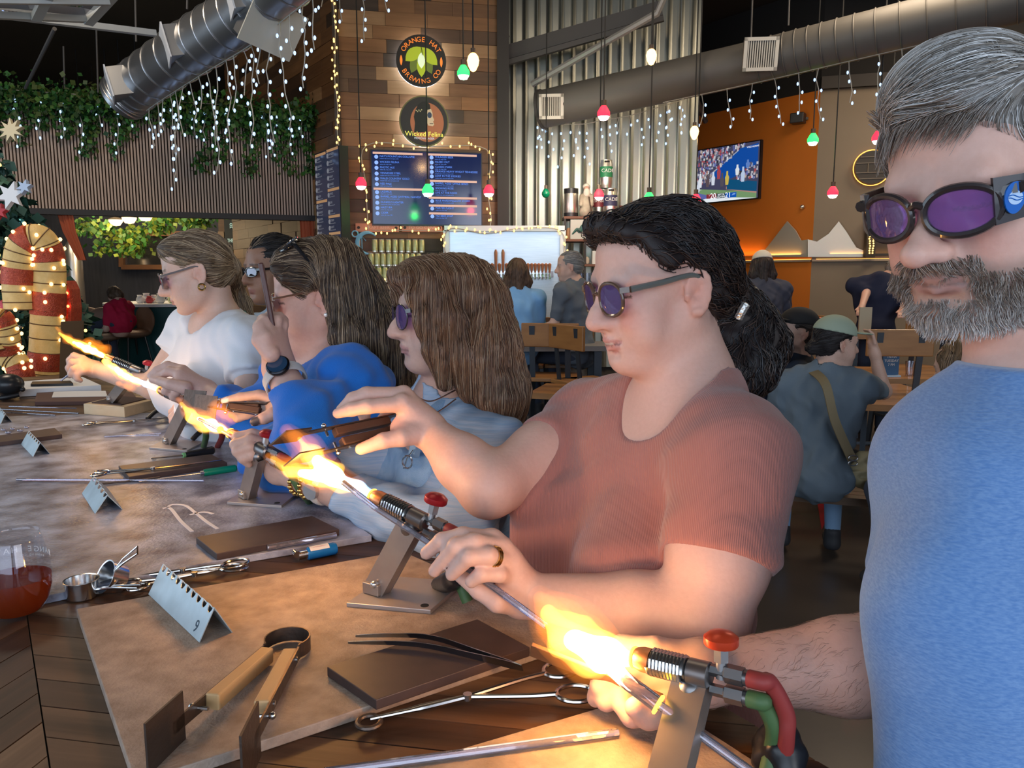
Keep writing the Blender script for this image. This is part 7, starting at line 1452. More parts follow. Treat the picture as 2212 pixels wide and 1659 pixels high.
    N = 700; q = np.stack([RNG.uniform(-.055, .062, N), RNG.uniform(.066, .082, N), RNG.uniform(.086, .10, N)], 1); roots = np.array([H.p(t) for t in q])
    P = grow(sd, roots, lambda p, t: np.tile(arr(local(M, (.45, .35, -.7))), (len(p), 1)), 10, RNG.uniform(.02, .05, N), RNG.uniform(.003, .012, N), RNG, .2, 5, .8)
    hair_strands('fringe', P, .0004, [(.25, .2, .16), (.13, .09, .07), (.4, .36, .33)], hair, RNG)
    # beard and moustache
    bv, _ = sd.mesh(); q = loc(bv); x, y, z = np.abs(q[:, 0]), q[:, 1], q[:, 2]
    lip = (x < .028) & (z > -.0885) & (z < -.064) & (y > .06)
    ok = ((x < .038) & (z > -.066) & (z < -.047) & (y > .07) & (x > .002)) | ((z < -.088) & (z > -.124) & (y > .0) & (x < .09)) | ((z < -.064+1.0*np.maximum(.045-y, 0)) & (z > -.124) & (x > .0285) & (x < .09) & (y > -.012) & (q[:, 2] < -.012))
    ok &= ~lip
    def bflow(p, t):
        q = loc(p); s = np.sign(q[:, 0:1]); mu = (q[:, 2:3] > -.066) & (np.abs(q[:, 0:1]) < .04) & (q[:, 1:2] > .06)
        g = sd.grad(p); return np.where(mu, rt*s*.55-up*.75+g*.35, -up*.85+g*.55+fw*.12)+.35*np.sin(p[:, [2, 0, 1]]*260)
    vb = bv[ok]; N = 9000; roots = scatter(RNG, vb, N); ql = loc(roots)
    P = grow(sd, roots, bflow, 7, np.where(ql[:, 2] > -.066, .0125, .0125)*RNG.uniform(.6, 1.2, N), .0, RNG, .4, 6, 0.0)
    br = MB()
    zz = loc(roots)[:, 2]; wht = np.clip((-.085-zz)/.03, 0, 1)[:, None]
    pal1 = np.array([(.14, .10, .08), (.24, .18, .14), (.34, .28, .23), (.18, .13, .10), (.52, .48, .45)])[RNG.integers(0, 5, N)]; pal2 = np.array([(.58, .55, .53), (.70, .68, .66), (.42, .38, .35), (.8, .78, .77), (.3, .25, .22)])[RNG.integers(0, 5, N)]
    cc = pal1*(1-wht)+pal2*wht; t = np.linspace(0, 1, 7); rad = .00034*(RNG.random((N, 1))*.6+.7)*(1-.6*t[None]**2); vv, ff = tubes(P, rad)
    o = mesh_obj('beard', vv, ff, HAIR(), root, True, 0, cols=np.repeat(np.repeat(cc[:, None], 7, 1).reshape(-1, 3), 3, 0)); o['kind'] = 'stuff'
    # forearm hair
    c0, c1 = arr(ER), arr(WR); tt = RNG.uniform(.05, .85, 900); ctr = c0+(c1-c0)*tt[:, None]; dv = RNG.normal(size=(900, 3)); dv /= np.linalg.norm(dv, axis=1, keepdims=True)
    roots = ctr+dv*.05; P0 = roots
    for _ in range(6): P0 = P0-sd.grad(P0)*sd.sample(P0)[:, None]*.9
    P = grow(sd, P0, lambda p, t: np.tile((c1-c0)/np.linalg.norm(c1-c0)+arr([0, 0, -.7]), (len(p), 1))+.5*np.sin(p[:, [2, 0, 1]]*300), 6, RNG.uniform(.008, .015, 900), .0010, RNG, .4, 5)
    hair_strands('arm_hair', P, .00013, [(.30, .19, .13), (.22, .14, .1)], root, RNG)
    # wraparound safety glasses
    blk = mat('black_frame', (.03, .022, .022), .28, coat=.5)
    g = glasses(M, 'thick black wraparound glasses with purple lenses and blue badge on man', blk, lens_mat('violet_lens', (.74, .48, .90)), w=.0285, h=.0215, cx=.0345, cz=-.003, y0=.115, wrap=5.2, r=.0034, square=2.15, temple=.010, outer_up=.0, bridge=.008)
    PM = lambda x, y, z: M @ Vector((x, y, z))
    for s in (-1, 1):
        sp = MB(); a = [(.060, .1005, .021), (.0785, .079, .0195), (.083, .03, .020), (.083, .03, -.004), (.0785, .079, -.017), (.060, .1005, -.020)]
        a = [(s*p[0], p[1], p[2]) for p in a]; vs = [PM(*p) for p in a]+[PM(p[0]-s*.0035, p[1]-.003, p[2]) for p in a]
        qd = [(0, 1, 4, 5), (1, 2, 3, 4)]; fs = [q if s < 0 else q[::-1] for q in qd]+[tuple(k+6 for k in (q[::-1] if s < 0 else q)) for q in qd]+[((i+1) % 6, i, i+6, (i+1) % 6+6) if s < 0 else (i, (i+1) % 6, (i+1) % 6+6, i+6) for i in range(6)]
        sp.add(vs, fs); sp.build('side_shield', blk, g, sharp=20)
    n_ = local(M, (-.787, .617, 0)); F2 = frame(PM(-.0703, .0894, .001)+n_*.0005, Vector((0, 0, 1)).cross(n_), z=n_)
    bd = MB(); pts = [(.0085*math.cos(t)*(1+.12*math.sin(t)), .0135*math.sin(t)) for t in np.linspace(0, 6.283, 24)[:-1]]
    bd.prism(pts, F2, .0022); bdo = bd.build('badge', mat('badge_blue', (.0, .12, .5), .3, coat=.5), g)
    em = MB(); em.prism([(.0058*math.cos(t), .0058*math.sin(t)) for t in np.linspace(0, 6.283, 24)[:-1]], F2 @ Matrix.Translation((0, 0, .0022)), .0004)
    em.build('emblem', mat('emblem_pale', (.45, .62, .85), .4), bdo)
    for k, yb in enumerate((.0012, -.0012)):
        e2 = MB(); e2.tube([F2 @ Vector((.0056*(t-.5)*2, yb+.0009*math.sin(6*t+k), .0028)) for t in np.linspace(0, 1, 9)], .0004, 5); e2.build('emblem_line', mat('badge_blue', (0, .12, .5)), bdo)
    return M
def hairdo(M, root, lo, hi, build, flow, N, K, L, off, r, pal, base, h=.005, wob=.15, wf=6, name='hair', mix=None, ok=None, ripple=.001, n=3):
    hs = SDF(M.translation+Vector(lo), M.translation+Vector(hi), h); H = HP(hs, M); build(H, hs)
    if ripple: hs.ripple(folds(RNG, 5, .035, ripple))
    o = sdf_obj(name, hs, mat('base_'+root.name+name, base, .6), root)
    v, _ = hs.mesh(); hp = arr(M.inverted()); loc = lambda p: p @ hp[:3, :3].T+hp[:3, 3]
    roots = scatter(RNG, v, N, ok(loc(v)) if ok else None)
    P = grow(hs, roots, lambda p, t: flow(loc(p), p, t), K, RNG.uniform(L[0], L[1], N), RNG.uniform(off[0], off[1], N), RNG, wob, wf)
    hair_strands('hair_strands', P, r, pal, o, RNG, mix=mix)
    return o, hs, loc
def fall(M):
    up, rt, fw = (arr(local(M, d)) for d in ((0, 0, 1), (1, 0, 0), (0, 1, 0)))
    def fl(q, p, t):
        top = np.clip((q[:, 2:3]-.07)/.05, 0, 1); s = np.sign(q[:, 0:1]+1e-4)
        return -np.array([0, 0, 1.])*(1-top)+top*(rt*s*.9-fw*.35-up*.2)
    return fl
def woman_denim():
    E = at(873, 678, 1.49); M = head_matrix(E, 22, 3, 0, .94); f = Vector((-.84, -.54, 0))
    SL, SR, NB = at(1062, 985, 1.40), at(872, 915, 1.70), at(955, 888, 1.56)
    EL, WL = at(985, 1160, 1.30), at(603, 1015, 1.50); ER, WR = at(806, 985, 1.58), at(676, 890, 1.62)
    root = person('woman with long brown hair, pale striped cardigan and denim overalls', (NB.x, NB.y))
    sd = SDF((-.72, 1.12, .62), (.12, 1.9, 1.66), .0042)
    l, R, ch, pel = torso(sd, NB, SL, SR, f, .74, bust=.05, w=1.0, d=1.05, neck=M @ Vector((0, -.028, -.06)), neck_r=.053)
    head(sd, M, jaw=.98, full=.35, nose=1.0, ears=False)
    for s in (-1, 1): pass
    sd.rc(SL, EL, .046, .042, .03); sd.rc(EL, EL+(WL-EL)*.3, .042, .04, .02); sd.rc(EL+(WL-EL)*.3, WL, .04, .025, .02)
    sd.rc(SR, ER, .044, .04, .03); sd.rc(ER, WR, .04, .025, .02)
    mc = px_pts([(592, 950, 1.49), (588, 962, 1.475), (582, 980, 1.47), (578, 995, 1.475)])
    for q in mc: sd.rc(WL, q, .024, .013, .013)
    fingers(sd, [([(592, 950, 1.49), (545, 938, 1.475), (512, 944, 1.475), (520, 962, 1.48)], [.0125, .0112, .0105, .009]),
                 ([(588, 962, 1.475), (540, 950, 1.455), (508, 960, 1.455), (522, 980, 1.46)], [.0125, .0112, .0105, .009]),
                 ([(582, 980, 1.47), (540, 965, 1.445), (512, 975, 1.445), (528, 993, 1.455)], [.012, .011, .010, .009]),
                 ([(578, 995, 1.475), (545, 983, 1.445), (524, 990, 1.445), (538, 1003, 1.455)], [.011, .010, .0095, .008]),
                 ([(600, 970, 1.53), (565, 955, 1.53), (535, 950, 1.52), (512, 955, 1.5)], [.016, .013, .0115, .0095])])
    mr = px_pts([(612, 865, 1.6), (608, 872, 1.58), (606, 882, 1.57), (612, 893, 1.565)])
    for q in mr: sd.rc(WR, q, .024, .013, .013)
    fingers(sd, [([(612, 865, 1.6), (560, 853, 1.61), (520, 858, 1.61), (484, 866, 1.61)], [.0128, .0112, .0105, .0082]),
                 ([(608, 872, 1.58), (560, 866, 1.64), (530, 880, 1.64), (500, 896, 1.64)], [.0125, .011, .0102, .0082]),
                 ([(606, 882, 1.57), (560, 885, 1.64), (535, 896, 1.64), (512, 906, 1.64)], [.0122, .0108, .01, .0082]),
                 ([(616, 900, 1.565), (592, 893, 1.55), (572, 903, 1.545), (550, 911, 1.545)], [.017, .014, .0125, .0098])])
    nail = np.array([list(at(549, 911, 1.535)), list(at(484, 866, 1.6))])
    hc = head_cols(M, (.60, .40, .33), blush=.4, lip=(.52, .27, .25))
    def cols(v):
        c = hc(v); d = np.linalg.norm(v-nail[0], axis=1); c[d < .012] = (.05, .05, .07); d = np.linalg.norm(v-nail[1], axis=1); c[d < .009] = (.8, .72, .7); return c
    sdf_obj('body', sd, skin('skin_fair', SK_FAIR), root, cols)
    # cardigan
    sh = SDF((-.62, 1.1, .66), (.14, 1.9, 1.42), .0055); sh.inf = .008
    torso(sh, NB, SL, SR, f, .74, bust=.05, w=1.0, d=1.05); sh.inf = 0
    for a, b, c, t, r0, r1, r2 in ((SL, EL, WL, .56, .062, .062, .046), (SR, ER, WR, .78, .058, .056, .042)):
        e = b+(c-b)*t; d = (c-b).normalized(); sl = sh.like(); sl.rc(a, b, r0, r1, .03); sl.rc(b, e+d*.02, r1, r2, .02); sl.cut(e, d, e-Vector((.1, .1, .1)), e+Vector((.1, .1, .1))); sh.merge(sl, .03)
    sh.rc(NB-Vector((0, 0, .02)), M @ Vector((0, -.028, -.06)), .064, .08, .006, 's'); sh.ell(NB+f*.06-Vector((0, 0, .02)), (.05, .12, .11), .008, R, 's')
    sh.ripple(folds(RNG, 7, .07, .0022)); cover(sh, sd); sh.cut(Vector((0, 0, .8)), (0, 0, -1))
    sdf_obj('cardigan', sh, mat('striped_cardigan', (.27, .42, .62), .9, col2=(.42, .52, .66), nscale=10, stretch=(1.5, 1.5, 28), bump=.3, contrast=.4), root)
    # denim bib of the overalls in front
    ov = SDF((-.55, 1.1, .72), (.1, 1.9, 1.32), .0055); ov.inf = .016
    torso(ov, NB, SL, SR, f, .74, bust=.05, w=1.0, d=1.05); ov.inf = 0
    lp = NB+f*.0; ov.cut(at(870, 978, 1.45), (0, 0, 1)); ov.cut(pel+f*.01, -f); ov.cut(ch+l*.115, l); ov.cut(ch-l*.125, -l); ov.cut(Vector((0, 0, .8)), (0, 0, -1)); ov.ripple(folds(RNG, 5, .08, .0015))
    den = mat('pale_denim', (.20, .38, .62), .85, col2=(.32, .50, .72), nscale=55, bump=.35, bscale=600)
    bib = sdf_obj('overalls', ov, den, root)
    st = MB(); q0, q1, q2 = at(893, 985, 1.40), at(915, 910, 1.44), at(975, 860, 1.50)
    st.tube(bez([q0, q1, q2], 6), [.012]*13, 6); st.build('strap', den, bib)
    bk = MB(); c = at(880, 998, 1.385); bk.tube([c+Vector((.009*math.cos(t), 0, .012*math.sin(t))) for t in np.linspace(0, 6.28, 14)[:-1]], .0018, 6, True); bk.tube([at(872, 1012, 1.385), at(880, 990, 1.385), at(893, 972, 1.39)], .0016, 6); bk.build('buckle', mat('chrome', (.75, .75, .76), .18, 1), bib)
    seat_legs(root, pel, f, l, mat('blue_jeans', (.05, .09, .2), .85), mat('dark_shoe', (.03, .03, .035), .6))
    # hair
    def b(H, hs):
        H.ell((0, -.02, .036), (.085, .106, .085), .02); H.ell((0, -.06, -.02), (.085, .08, .1), .02); H.ell((0, .045, .075), (.066, .055, .042), .02)
        for s in (-1, 1):
            H.ch([(s*.06, .045, .06), (s*.078, .02, -.01), (s*.082, -.005, -.09), (s*.085, -.02, -.16)], [.03, .03, .032, .026], .02)
            H.ch([(s*.045, .088, .07), (s*.066, .078, .035), (s*.077, .066, -.02), (s*.08, .052, -.075), (s*.082, .035, -.14)], [.013, .015, .017, .018, .014], .014)
            H.ch([(s*.05, -.08, .02), (s*.07, -.075, -.07), (s*.075, -.09, -.17), (s*.08, -.1, -.25)], [.045, .058, .058, .03], .02)
            H.ch([(s*.09, -.05, -.1), (s*.108, -.075, -.18), (s*.112, -.085, -.25)], [.045, .045, .02], .02)
        H.ch([(-.05, .088, .07), (0, .1, .08), (.05, .088, .07)], [.013, .016, .013], .012)
    pal = [(.20, .095, .05), (.27, .14, .075), (.14, .066, .036), (.36, .21, .12), (.11, .05, .03), (.24, .125, .068), (.42, .29, .19)]
    hairdo(M, root, (-.2, -.26, -.34), (.22, .2, .18), b, fall(M), 7500, 14, (.09, .2), (-.0005, .003), .0006, pal, (.10, .052, .03), h=.0055, wob=.035, wf=4, ripple=.0007)
    glasses(M, 'black round wire glasses with purple lenses on woman with brown hair', mat('black_frame', (.03, .022, .022), .28, coat=.5), PURPLE, w=.026, h=.0255, y0=.107, r=.0014, temple=.003, square=2.1)
    mt = mat('rose_gold', (.62, .33, .24), .3, 1); nk = MB()
    for d in (0, .022):
        pts = bez([at(905, 860+d*900, 1.47), at(935, 866+d*1300, 1.445), at(985, 842+d*900, 1.46)], 10); nk.tube(pts, .0016, 6)
    tag(nk.build('necklace', mt), 'double rose gold chain necklace on woman in denim overalls', 'necklace')
    wr = (WL-EL).normalized()
    for k, (t, nm) in enumerate(((.80, 0), (.86, 0))):
        c = EL+(WL-EL)*t; u, w, _ = basis(wr); bd = MB()
        for i in range(18):
            a = 6.283*i/18; bd.sph(c+(u*math.cos(a)+w*math.sin(a))*.0315, .0052, 8, 6)
        tag(bd.build('bracelet', mat('gold', (.75, .45, .15), .25, 1)), 'gold bead bracelet nearer the %s on wrist of woman in overalls' % ('watch' if k == 0 else 'hand'), 'bracelet', 'bead bracelets')
    c = EL+(WL-EL)*.72; u, w, _ = basis(wr); wt = thing('watch', 'pale strapped watch on wrist beside bead bracelets', 'watch', c)
    m_ = MB(); m_.tube([c+(u*math.cos(a)+w*math.sin(a))*.0325+wr*x for a, x in [(t, 0) for t in np.linspace(0, 6.283, 24)[:-1]]], .004, 6, True)
    for x in (-.007, .007, .0035, -.0035): m_.tube([c+(u*math.cos(a)+w*math.sin(a))*.0325+wr*x for a in np.linspace(0, 6.283, 24)[:-1]], .0032, 6, True)
    m_.build('strap', mat('cream_strap', (.72, .66, .6), .6), wt)
    tc = at(640, 1062, 1.40); cc = MB(); d = (tc-c); d = (d-wr*d.dot(wr)).normalized(); cc.cyl(c+d*.031, c+d*.041, .016, None, 20); cc.build('case', mat('steel', (.6, .6, .6), .25, 1), wt)
def woman_blue():
    E = at(604, 652, 1.72); M = head_matrix(E, 10, 10, 0, .98); f = Vector((-.84, -.55, 0)).normalized()
    SL, SR, NB = at(762, 842, 1.60), at(645, 805, 1.92), at(705, 775, 1.76)
    EL, WL = at(668, 925, 1.44), at(604, 797, 1.55); ER, WR = at(545, 905, 1.80), at(442, 845, 1.93)
    root = person('woman in royal blue sweater with sunglasses pushed up on her long hair', (NB.x, NB.y))
    sd = SDF((-.98, 1.25, .62), (-.14, 2.15, 1.66), .0044)
    l, R, ch, pel = torso(sd, NB, SL, SR, f, .74, bust=.06, w=1.05, d=1.05, neck=M @ Vector((0, -.028, -.06)), neck_r=.056)
    head(sd, M, jaw=1.0, full=.8, nose=1.0)
    sd.rc(SL, EL, .046, .042, .03); sd.rc(EL, WL, .043, .03, .02); sd.rc(SR, ER, .044, .04, .03); sd.rc(ER, WR, .04, .026, .02)
    mc = px_pts([(572, 730, 1.50), (582, 722, 1.52), (594, 718, 1.54), (606, 722, 1.56)])
    for q in mc: sd.rc(WL, q, .028, .0145, .014)
    fingers(sd, [([(572, 730, 1.50), (560, 705, 1.52), (568, 690, 1.545), (582, 692, 1.56)], [.0135, .012, .011, .0095]),
                 ([(582, 722, 1.52), (575, 695, 1.535), (584, 682, 1.56), (596, 690, 1.575)], [.0135, .012, .011, .0095]),
                 ([(594, 718, 1.54), (598, 692, 1.55), (603, 685, 1.565), (606, 700, 1.58)], [.013, .0115, .011, .0095]),
                 ([(606, 722, 1.56), (612, 702, 1.565), (612, 692, 1.575), (610, 706, 1.585)], [.012, .0105, .01, .009]),
                 ([(585, 765, 1.5), (560, 735, 1.5), (561, 710, 1.515), (572, 692, 1.53)], [.018, .0145, .0125, .01])])
    mr = px_pts([(395, 800, 1.93), (390, 808, 1.91), (390, 820, 1.9), (398, 832, 1.9)])
    for q in mr: sd.rc(WR, q, .025, .014, .014)
    fingers(sd, [([(395, 800, 1.93), (362, 790, 1.94), (340, 800, 1.94), (324, 812, 1.94)], [.0135, .012, .011, .0085]),
                 ([(390, 808, 1.91), (365, 802, 1.92), (345, 812, 1.93), (328, 818, 1.935)], [.0135, .012, .011, .0085]),
                 ([(390, 820, 1.9), (368, 832, 1.9), (358, 845, 1.91), (372, 852, 1.92)], [.013, .0115, .0105, .009]),
                 ([(398, 832, 1.9), (380, 848, 1.9), (375, 858, 1.91), (390, 862, 1.92)], [.012, .0105, .01, .009]),
                 ([(400, 838, 1.88), (368, 830, 1.88), (348, 824, 1.9), (330, 820, 1.93)], [.017, .0138, .012, .0095])])
    sdf_obj('body', sd, skin('skin_fair', SK_FAIR), root, head_cols(M, (.66, .42, .35), blush=.5))
    sh = SDF((-.92, 1.2, .66), (-.12, 2.15, 1.42), .0058); sh.inf = .012
    torso(sh, NB, SL, SR, f, .74, bust=.06, w=1.05, d=1.05); sh.inf = 0
    for a, b, c, t, r0, r1, r2 in ((SL, EL, WL, .50, .068, .062, .052), (SR, ER, WR, .55, .062, .058, .045)):
        e = b+(c-b)*t; d = (c-b).normalized(); sl = sh.like(); sl.rc(a, b, r0, r1, .03); sl.rc(b, e+d*.02, r1, r2, .02); sl.cut(e, d, e-Vector((.09, .09, .06)), e+Vector((.09, .09, .12))); sh.merge(sl, .03)
    sh.rc(NB-Vector((0, 0, .01)), M @ Vector((0, -.028, -.06)), .078, .11, .006, 's'); sh.ell(NB+f*.05+Vector((0, 0, .03)), (.085, .12, .06), .006, R, 's')
    for a, b in (((800, 840, 1.46), (700, 905, 1.38)), ((720, 850, 1.50), (690, 880, 1.42)), ((760, 900, 1.42), (700, 925, 1.37))): sh.rc(at(*a), at(*b), .003, .002, .016, 's')
    sh.ripple(folds(RNG, 7, .07, .0024)); cover(sh, sd); sh.cut(Vector((0, 0, .8)), (0, 0, -1))
    sdf_obj('sweater', sh, mat('royal_blue', (.004, .15, .60), .85, bump=.3, bscale=500, sheen=.2), root)
    seat_legs(root, pel, f, l, mat('navy_trousers', (.015, .03, .16), .85), mat('dark_shoe', (.03, .03, .035), .6))
    def b(H, hs):
        H.ell((0, -.022, .04), (.085, .108, .092), .02); H.ell((0, -.06, -.02), (.08, .075, .1), .02); H.ell((0, .035, .08), (.062, .055, .042), .02)
        hs.cut(H.p((0, .09, .062)), local(M, (0, .75, -.66)), None, None)
        for s in (-1, 1): H.ell((s*.085, .012, -.018), (.026, .036, .05), .008, 's')
        for s in (-1, 1):
            H.ch([(s*.05, .075, .075), (s*.068, .05, .045), (s*.078, .015, .022)], [.012, .014, .012], .012)
            H.ch([(s*.065, -.045, .0), (s*.075, -.05, -.1), (s*.07, -.07, -.19)], [.03, .036, .02], .02)
        H.ch([(0, -.09, -.02), (-.02, -.115, -.12), (-.03, -.14, -.22), (-.035, -.16, -.29)], [.065, .062, .045, .012], .02)
    pal = [(.045, .025, .018), (.07, .04, .026), (.12, .075, .045), (.30, .20, .12), (.20, .13, .078), (.035, .02, .015), (.38, .27, .17)]
    fl = fall(M); bk = arr(local(M, (0, -1, 0)))
    def flow(q, p, t):
        front = np.clip((q[:, 1:2]+.02)/.05, 0, 1)*np.clip((q[:, 2:3]+.02)/.03, 0, 1); return fl(q, p, t)*(1-.75*front)+bk*1.1*front
    hairdo(M, root, (-.2, -.3, -.38), (.3, .22, .18), b, flow, 6000, 14, (.09, .2), (-.0005, .003), .0007, pal, (.05, .03, .02), h=.0055, wob=.04, wf=4, ripple=.0008)
    glasses(M, 'thin brown framed glasses with rose tinted lenses on woman in blue', mat('brown_frame', (.16, .08, .05), .3, coat=.5), lens_mat('rose_lens', (.62, .34, .42)), w=.026, h=.024, y0=.107, r=.0018, temple=.004)
    M2 = M @ Matrix.Translation((0, -.012, .035)) @ Matrix.Rotation(math.radians(62), 4, 'X')
    g = glasses(M2, 'black sunglasses pushed up on hair of woman in blue sweater', mat('black_gloss', (.012, .012, .014), .15, coat=1), lens_mat('smoke_lens', (.10, .12, .13), .3), w=.028, h=.023, y0=.103, r=.0032, temple=.008, ear=False)
    st = MB(); st.sph(M @ Vector((-.082, -.013, -.045)), .005, 10, 8); tag(st.build('earring', mat('pearl', (.85, .82, .78), .2, .3)), 'pearl stud earring on woman in blue sweater', 'earring')
    # phone held upright before her face
    c = at(579, 648, 1.56); Rz = Matrix.Rotation(math.radians(17), 3, 'Z') @ Matrix.Rotation(math.radians(-8), 3, 'Y')
    ph = thing('phone', 'phone held upright edge-on by woman in blue sweater', 'phone', c)
    p = MB(); p.box(c, (.010, .074, .150), Rz); p.build('case', mat('phone_case', (.10, .045, .04), .35), ph, bevel=.003)
    p = MB(); p.box(c+Rz @ Vector((-.0048, 0, 0)), (.001, .068, .148), Rz); p.build('screen', mat('phone_glass', (.01, .01, .012), .05), ph)
    u, w, d = basis(WL-EL); cw = WL-(WL-EL)*.20; wt = thing('watch', 'round smartwatch with pale grey strap on raised wrist', 'watch', cw)
    m_ = MB()
    for x in np.linspace(-.009, .009, 6): m_.tube([cw+(u*math.cos(a)+w*math.sin(a))*.041+d*float(x) for a in np.linspace(0, 6.283, 26)[:-1]], .0026, 6, True)
    m_.build('strap', mat('grey_strap', (.5, .5, .5), .6), wt)
    q = (CAM-cw); q = (q-d*q.dot(d)).normalized(); pass
    m_ = MB(); m_.lathe([(.0215, 0), (.0235, .004), (.0235, .009), (.021, .011)], 28, frame(cw+q*.041, d, q.cross(d)) if frame(cw, d, q.cross(d)).col[2].to_3d().dot(q) > 0 else frame(cw+q*.041, d, d.cross(q))); m_.build('case', mat('watch_black', (.02, .02, .025), .25, .8), wt)
    m_ = MB(); m_.cyl(cw+q*.052, cw+q*.0528, .020, None, 28); m_.build('face', mat('watch_face', (.02, .05, .10), .05, coat=1), wt)
def woman_white():
    E = at(362, 602, 2.19); M = head_matrix(E, 14, 15, 0, .93); f = Vector((-.71, -.70, 0)).normalized()
    SL, SR, NB = at(540, 742, 2.10), at(408, 712, 2.40), at(478, 700, 2.27)
    EL, WL = at(535, 885, 1.99), at(430, 885, 2.14); ER, WR = at(330, 835, 2.34), at(205, 798, 2.52)
    root = person('young woman in white tee with ponytail, looking down at far torch', (NB.x, NB.y))
    sd = SDF((-1.55, 1.8, .62), (-.55, 2.7, 1.66), .0046)
    l, R, ch, pel = torso(sd, NB, SL, SR, f, .74, bust=.045, w=.92, d=.95, neck=M @ Vector((0, -.034, -.06)), neck_r=.043)
    head(sd, M, jaw=.90, full=.0, nose=1.05)
    sd.rc(SL, EL, .04, .036, .03); sd.rc(EL, WL, .036, .024, .02); sd.rc(SR, ER, .04, .036, .03); sd.rc(ER, WR, .038, .025, .02)
    mr = px_pts([(178, 775, 2.5), (172, 782, 2.48), (172, 792, 2.47), (178, 802, 2.46)])
    for q in mr: sd.rc(WR, q, .023, .013, .013)
    fingers(sd, [([(178, 775, 2.5), (160, 768, 2.5), (150, 778, 2.5), (150, 795, 2.5)], [.0125, .011, .0102, .008]),
                 ([(172, 782, 2.48), (155, 782, 2.47), (148, 795, 2.47), (152, 808, 2.47)], [.0125, .011, .0102, .008]),
                 ([(172, 792, 2.47), (158, 797, 2.45), (153, 808, 2.45), (162, 815, 2.46)], [.012, .0105, .0098, .008]),
                 ([(178, 802, 2.46), (166, 810, 2.45), (166, 818, 2.45), (174, 822, 2.46)], [.011, .0095, .009, .008]),
                 ([(188, 800, 2.53), (172, 800, 2.54), (158, 805, 2.53), (150, 812, 2.52)], [.015, .0125, .011, .009])])
    mcl = px_pts([(408, 880, 2.14), (408, 888, 2.12), (410, 895, 2.11)])
    for q in mcl: sd.rc(WL, q, .022, .013, .013)
    for i, q in enumerate(mcl+[mcl[0]+Vector((.01, .02, .005))]): sd.chain([q, q+Vector((-.035, .0, -.004*i)), q+Vector((-.055, .012, -.016-.003*i)), q+Vector((-.045, .03, -.03))], [.0115, .0105, .0098, .008], .004)
    sd.chain([mcl[1]+Vector((.02, -.01, -.01)), mcl[1]+Vector((-.015, -.012, -.025)), mcl[1]+Vector((-.04, .0, -.033))], [.014, .012, .009], .004)
    sdf_obj('body', sd, skin('skin_fair', SK_FAIR), root, head_cols(M, (.66, .45, .36), blush=.35, brow=(.2, .13, .08), lip=(.5, .24, .22)))
    sh = SDF((-1.5, 1.8, .66), (-.5, 2.7, 1.42), .006); sh.inf = .008
    torso(sh, NB, SL, SR, f, .74, bust=.045, w=.92, d=.95); sh.inf = 0
    for a, b, t, r0, r1 in ((SL, EL, .52, .058, .066), (SR, ER, .42, .056, .062)):
        sl = sh.like(); d = (b-a).normalized(); e = a+(b-a)*t; sl.rc(a, e+d*.04, r0, r1, .02); sl.cut(e, d, e-Vector((.1, .1, .09)), e+Vector((.1, .1, .09))); sh.merge(sl, .02)
    sh.rc(NB-Vector((0, 0, .01)), M @ Vector((0, -.03, -.06)), .062, .09, .005, 's'); sh.ell(NB+f*.05+Vector((0, 0, .028)), (.088, .12, .062), .006, R, 's')
    sh.ripple(folds(RNG, 6, .08, .0018)); cover(sh, sd); sh.cut(Vector((0, 0, .84)), (0, 0, -1))
    sdf_obj('tee', sh, mat('white_cotton', (.74, .76, .80), .9, bump=.15, bscale=500), root)
    st = MB(); st.tube(bez([at(497, 688, 2.21), at(510, 680, 2.23), at(527, 678, 2.27)], 5), [.011]*11, 6); st.build('bra_strap', mat('teal', (.0, .16, .14), .7), root)
    seat_legs(root, pel, f, l, mat('blue_jeans', (.05, .09, .2), .85), mat('white_shoe', (.6, .6, .6), .6))
    def b(H, hs):
        H.ell((0, -.016, .036), (.079, .098, .085), .02); H.ell((0, -.045, .0), (.073, .066, .078), .02); H.ell((0, .035, .075), (.062, .056, .042), .02)
        hs.cut(H.p((0, .085, .058)), local(M, (0, .7, -.71)))
        for s in (-1, 1): H.ell((s*.083, .0, -.014), (.024, .034, .045), .006, 's')
        tl = [H.p((0, -.105, -.015)), at(503, 620, 2.33), at(528, 662, 2.34), at(544, 700, 2.31)]; hs.chain(tl, [.02, .025, .022, .008], .012)
    bun = arr(M @ Vector((0, -.115, -.01)))
    def flow(q, p, t):
        d = bun-p; d /= np.linalg.norm(d, axis=1, keepdims=True); far = (q[:, 1:2] < -.118) | (q[:, 2:3] < -.07) | (np.linalg.norm(p-bun, axis=1, keepdims=True) < .03)
        return np.where(far, arr([.25, 0, -1.]), d)
    pal = [(.20, .13, .075), (.30, .205, .12), (.13, .085, .05), (.42, .31, .19), (.24, .155, .09)]
    hairdo(M, root, (-.18, -.22, -.26), (.22, .22, .18), b, flow, 3000, 12, (.06, .13), (-.001, .003), .001, pal, (.08, .05, .03), wob=.08)
    glasses(M, 'grey framed glasses with purple lenses on woman in white tee', mat('grey_frame', (.16, .14, .14), .25, coat=.6), PURPLE, w=.0255, h=.0225, y0=.107, r=.0024, temple=.0058)
    for k in range(2):
        e = MB(); c = M @ Vector(((-.083), -.01, -.052-k*.0)); F = frame(c, local(M, (0, 1, 0)), local(M, (0, 0, 1)))
        if k == 0:
            e.tube([F @ Vector((.0085*math.cos(t), .0085*math.sin(t), 0)) for t in np.linspace(0, 6.283, 16)[:-1]], .003, 6, True); tag(e.build('earring', mat('gold', (.75, .45, .15), .25, 1)), 'chunky gold hoop earring on woman in white tee', 'earring')
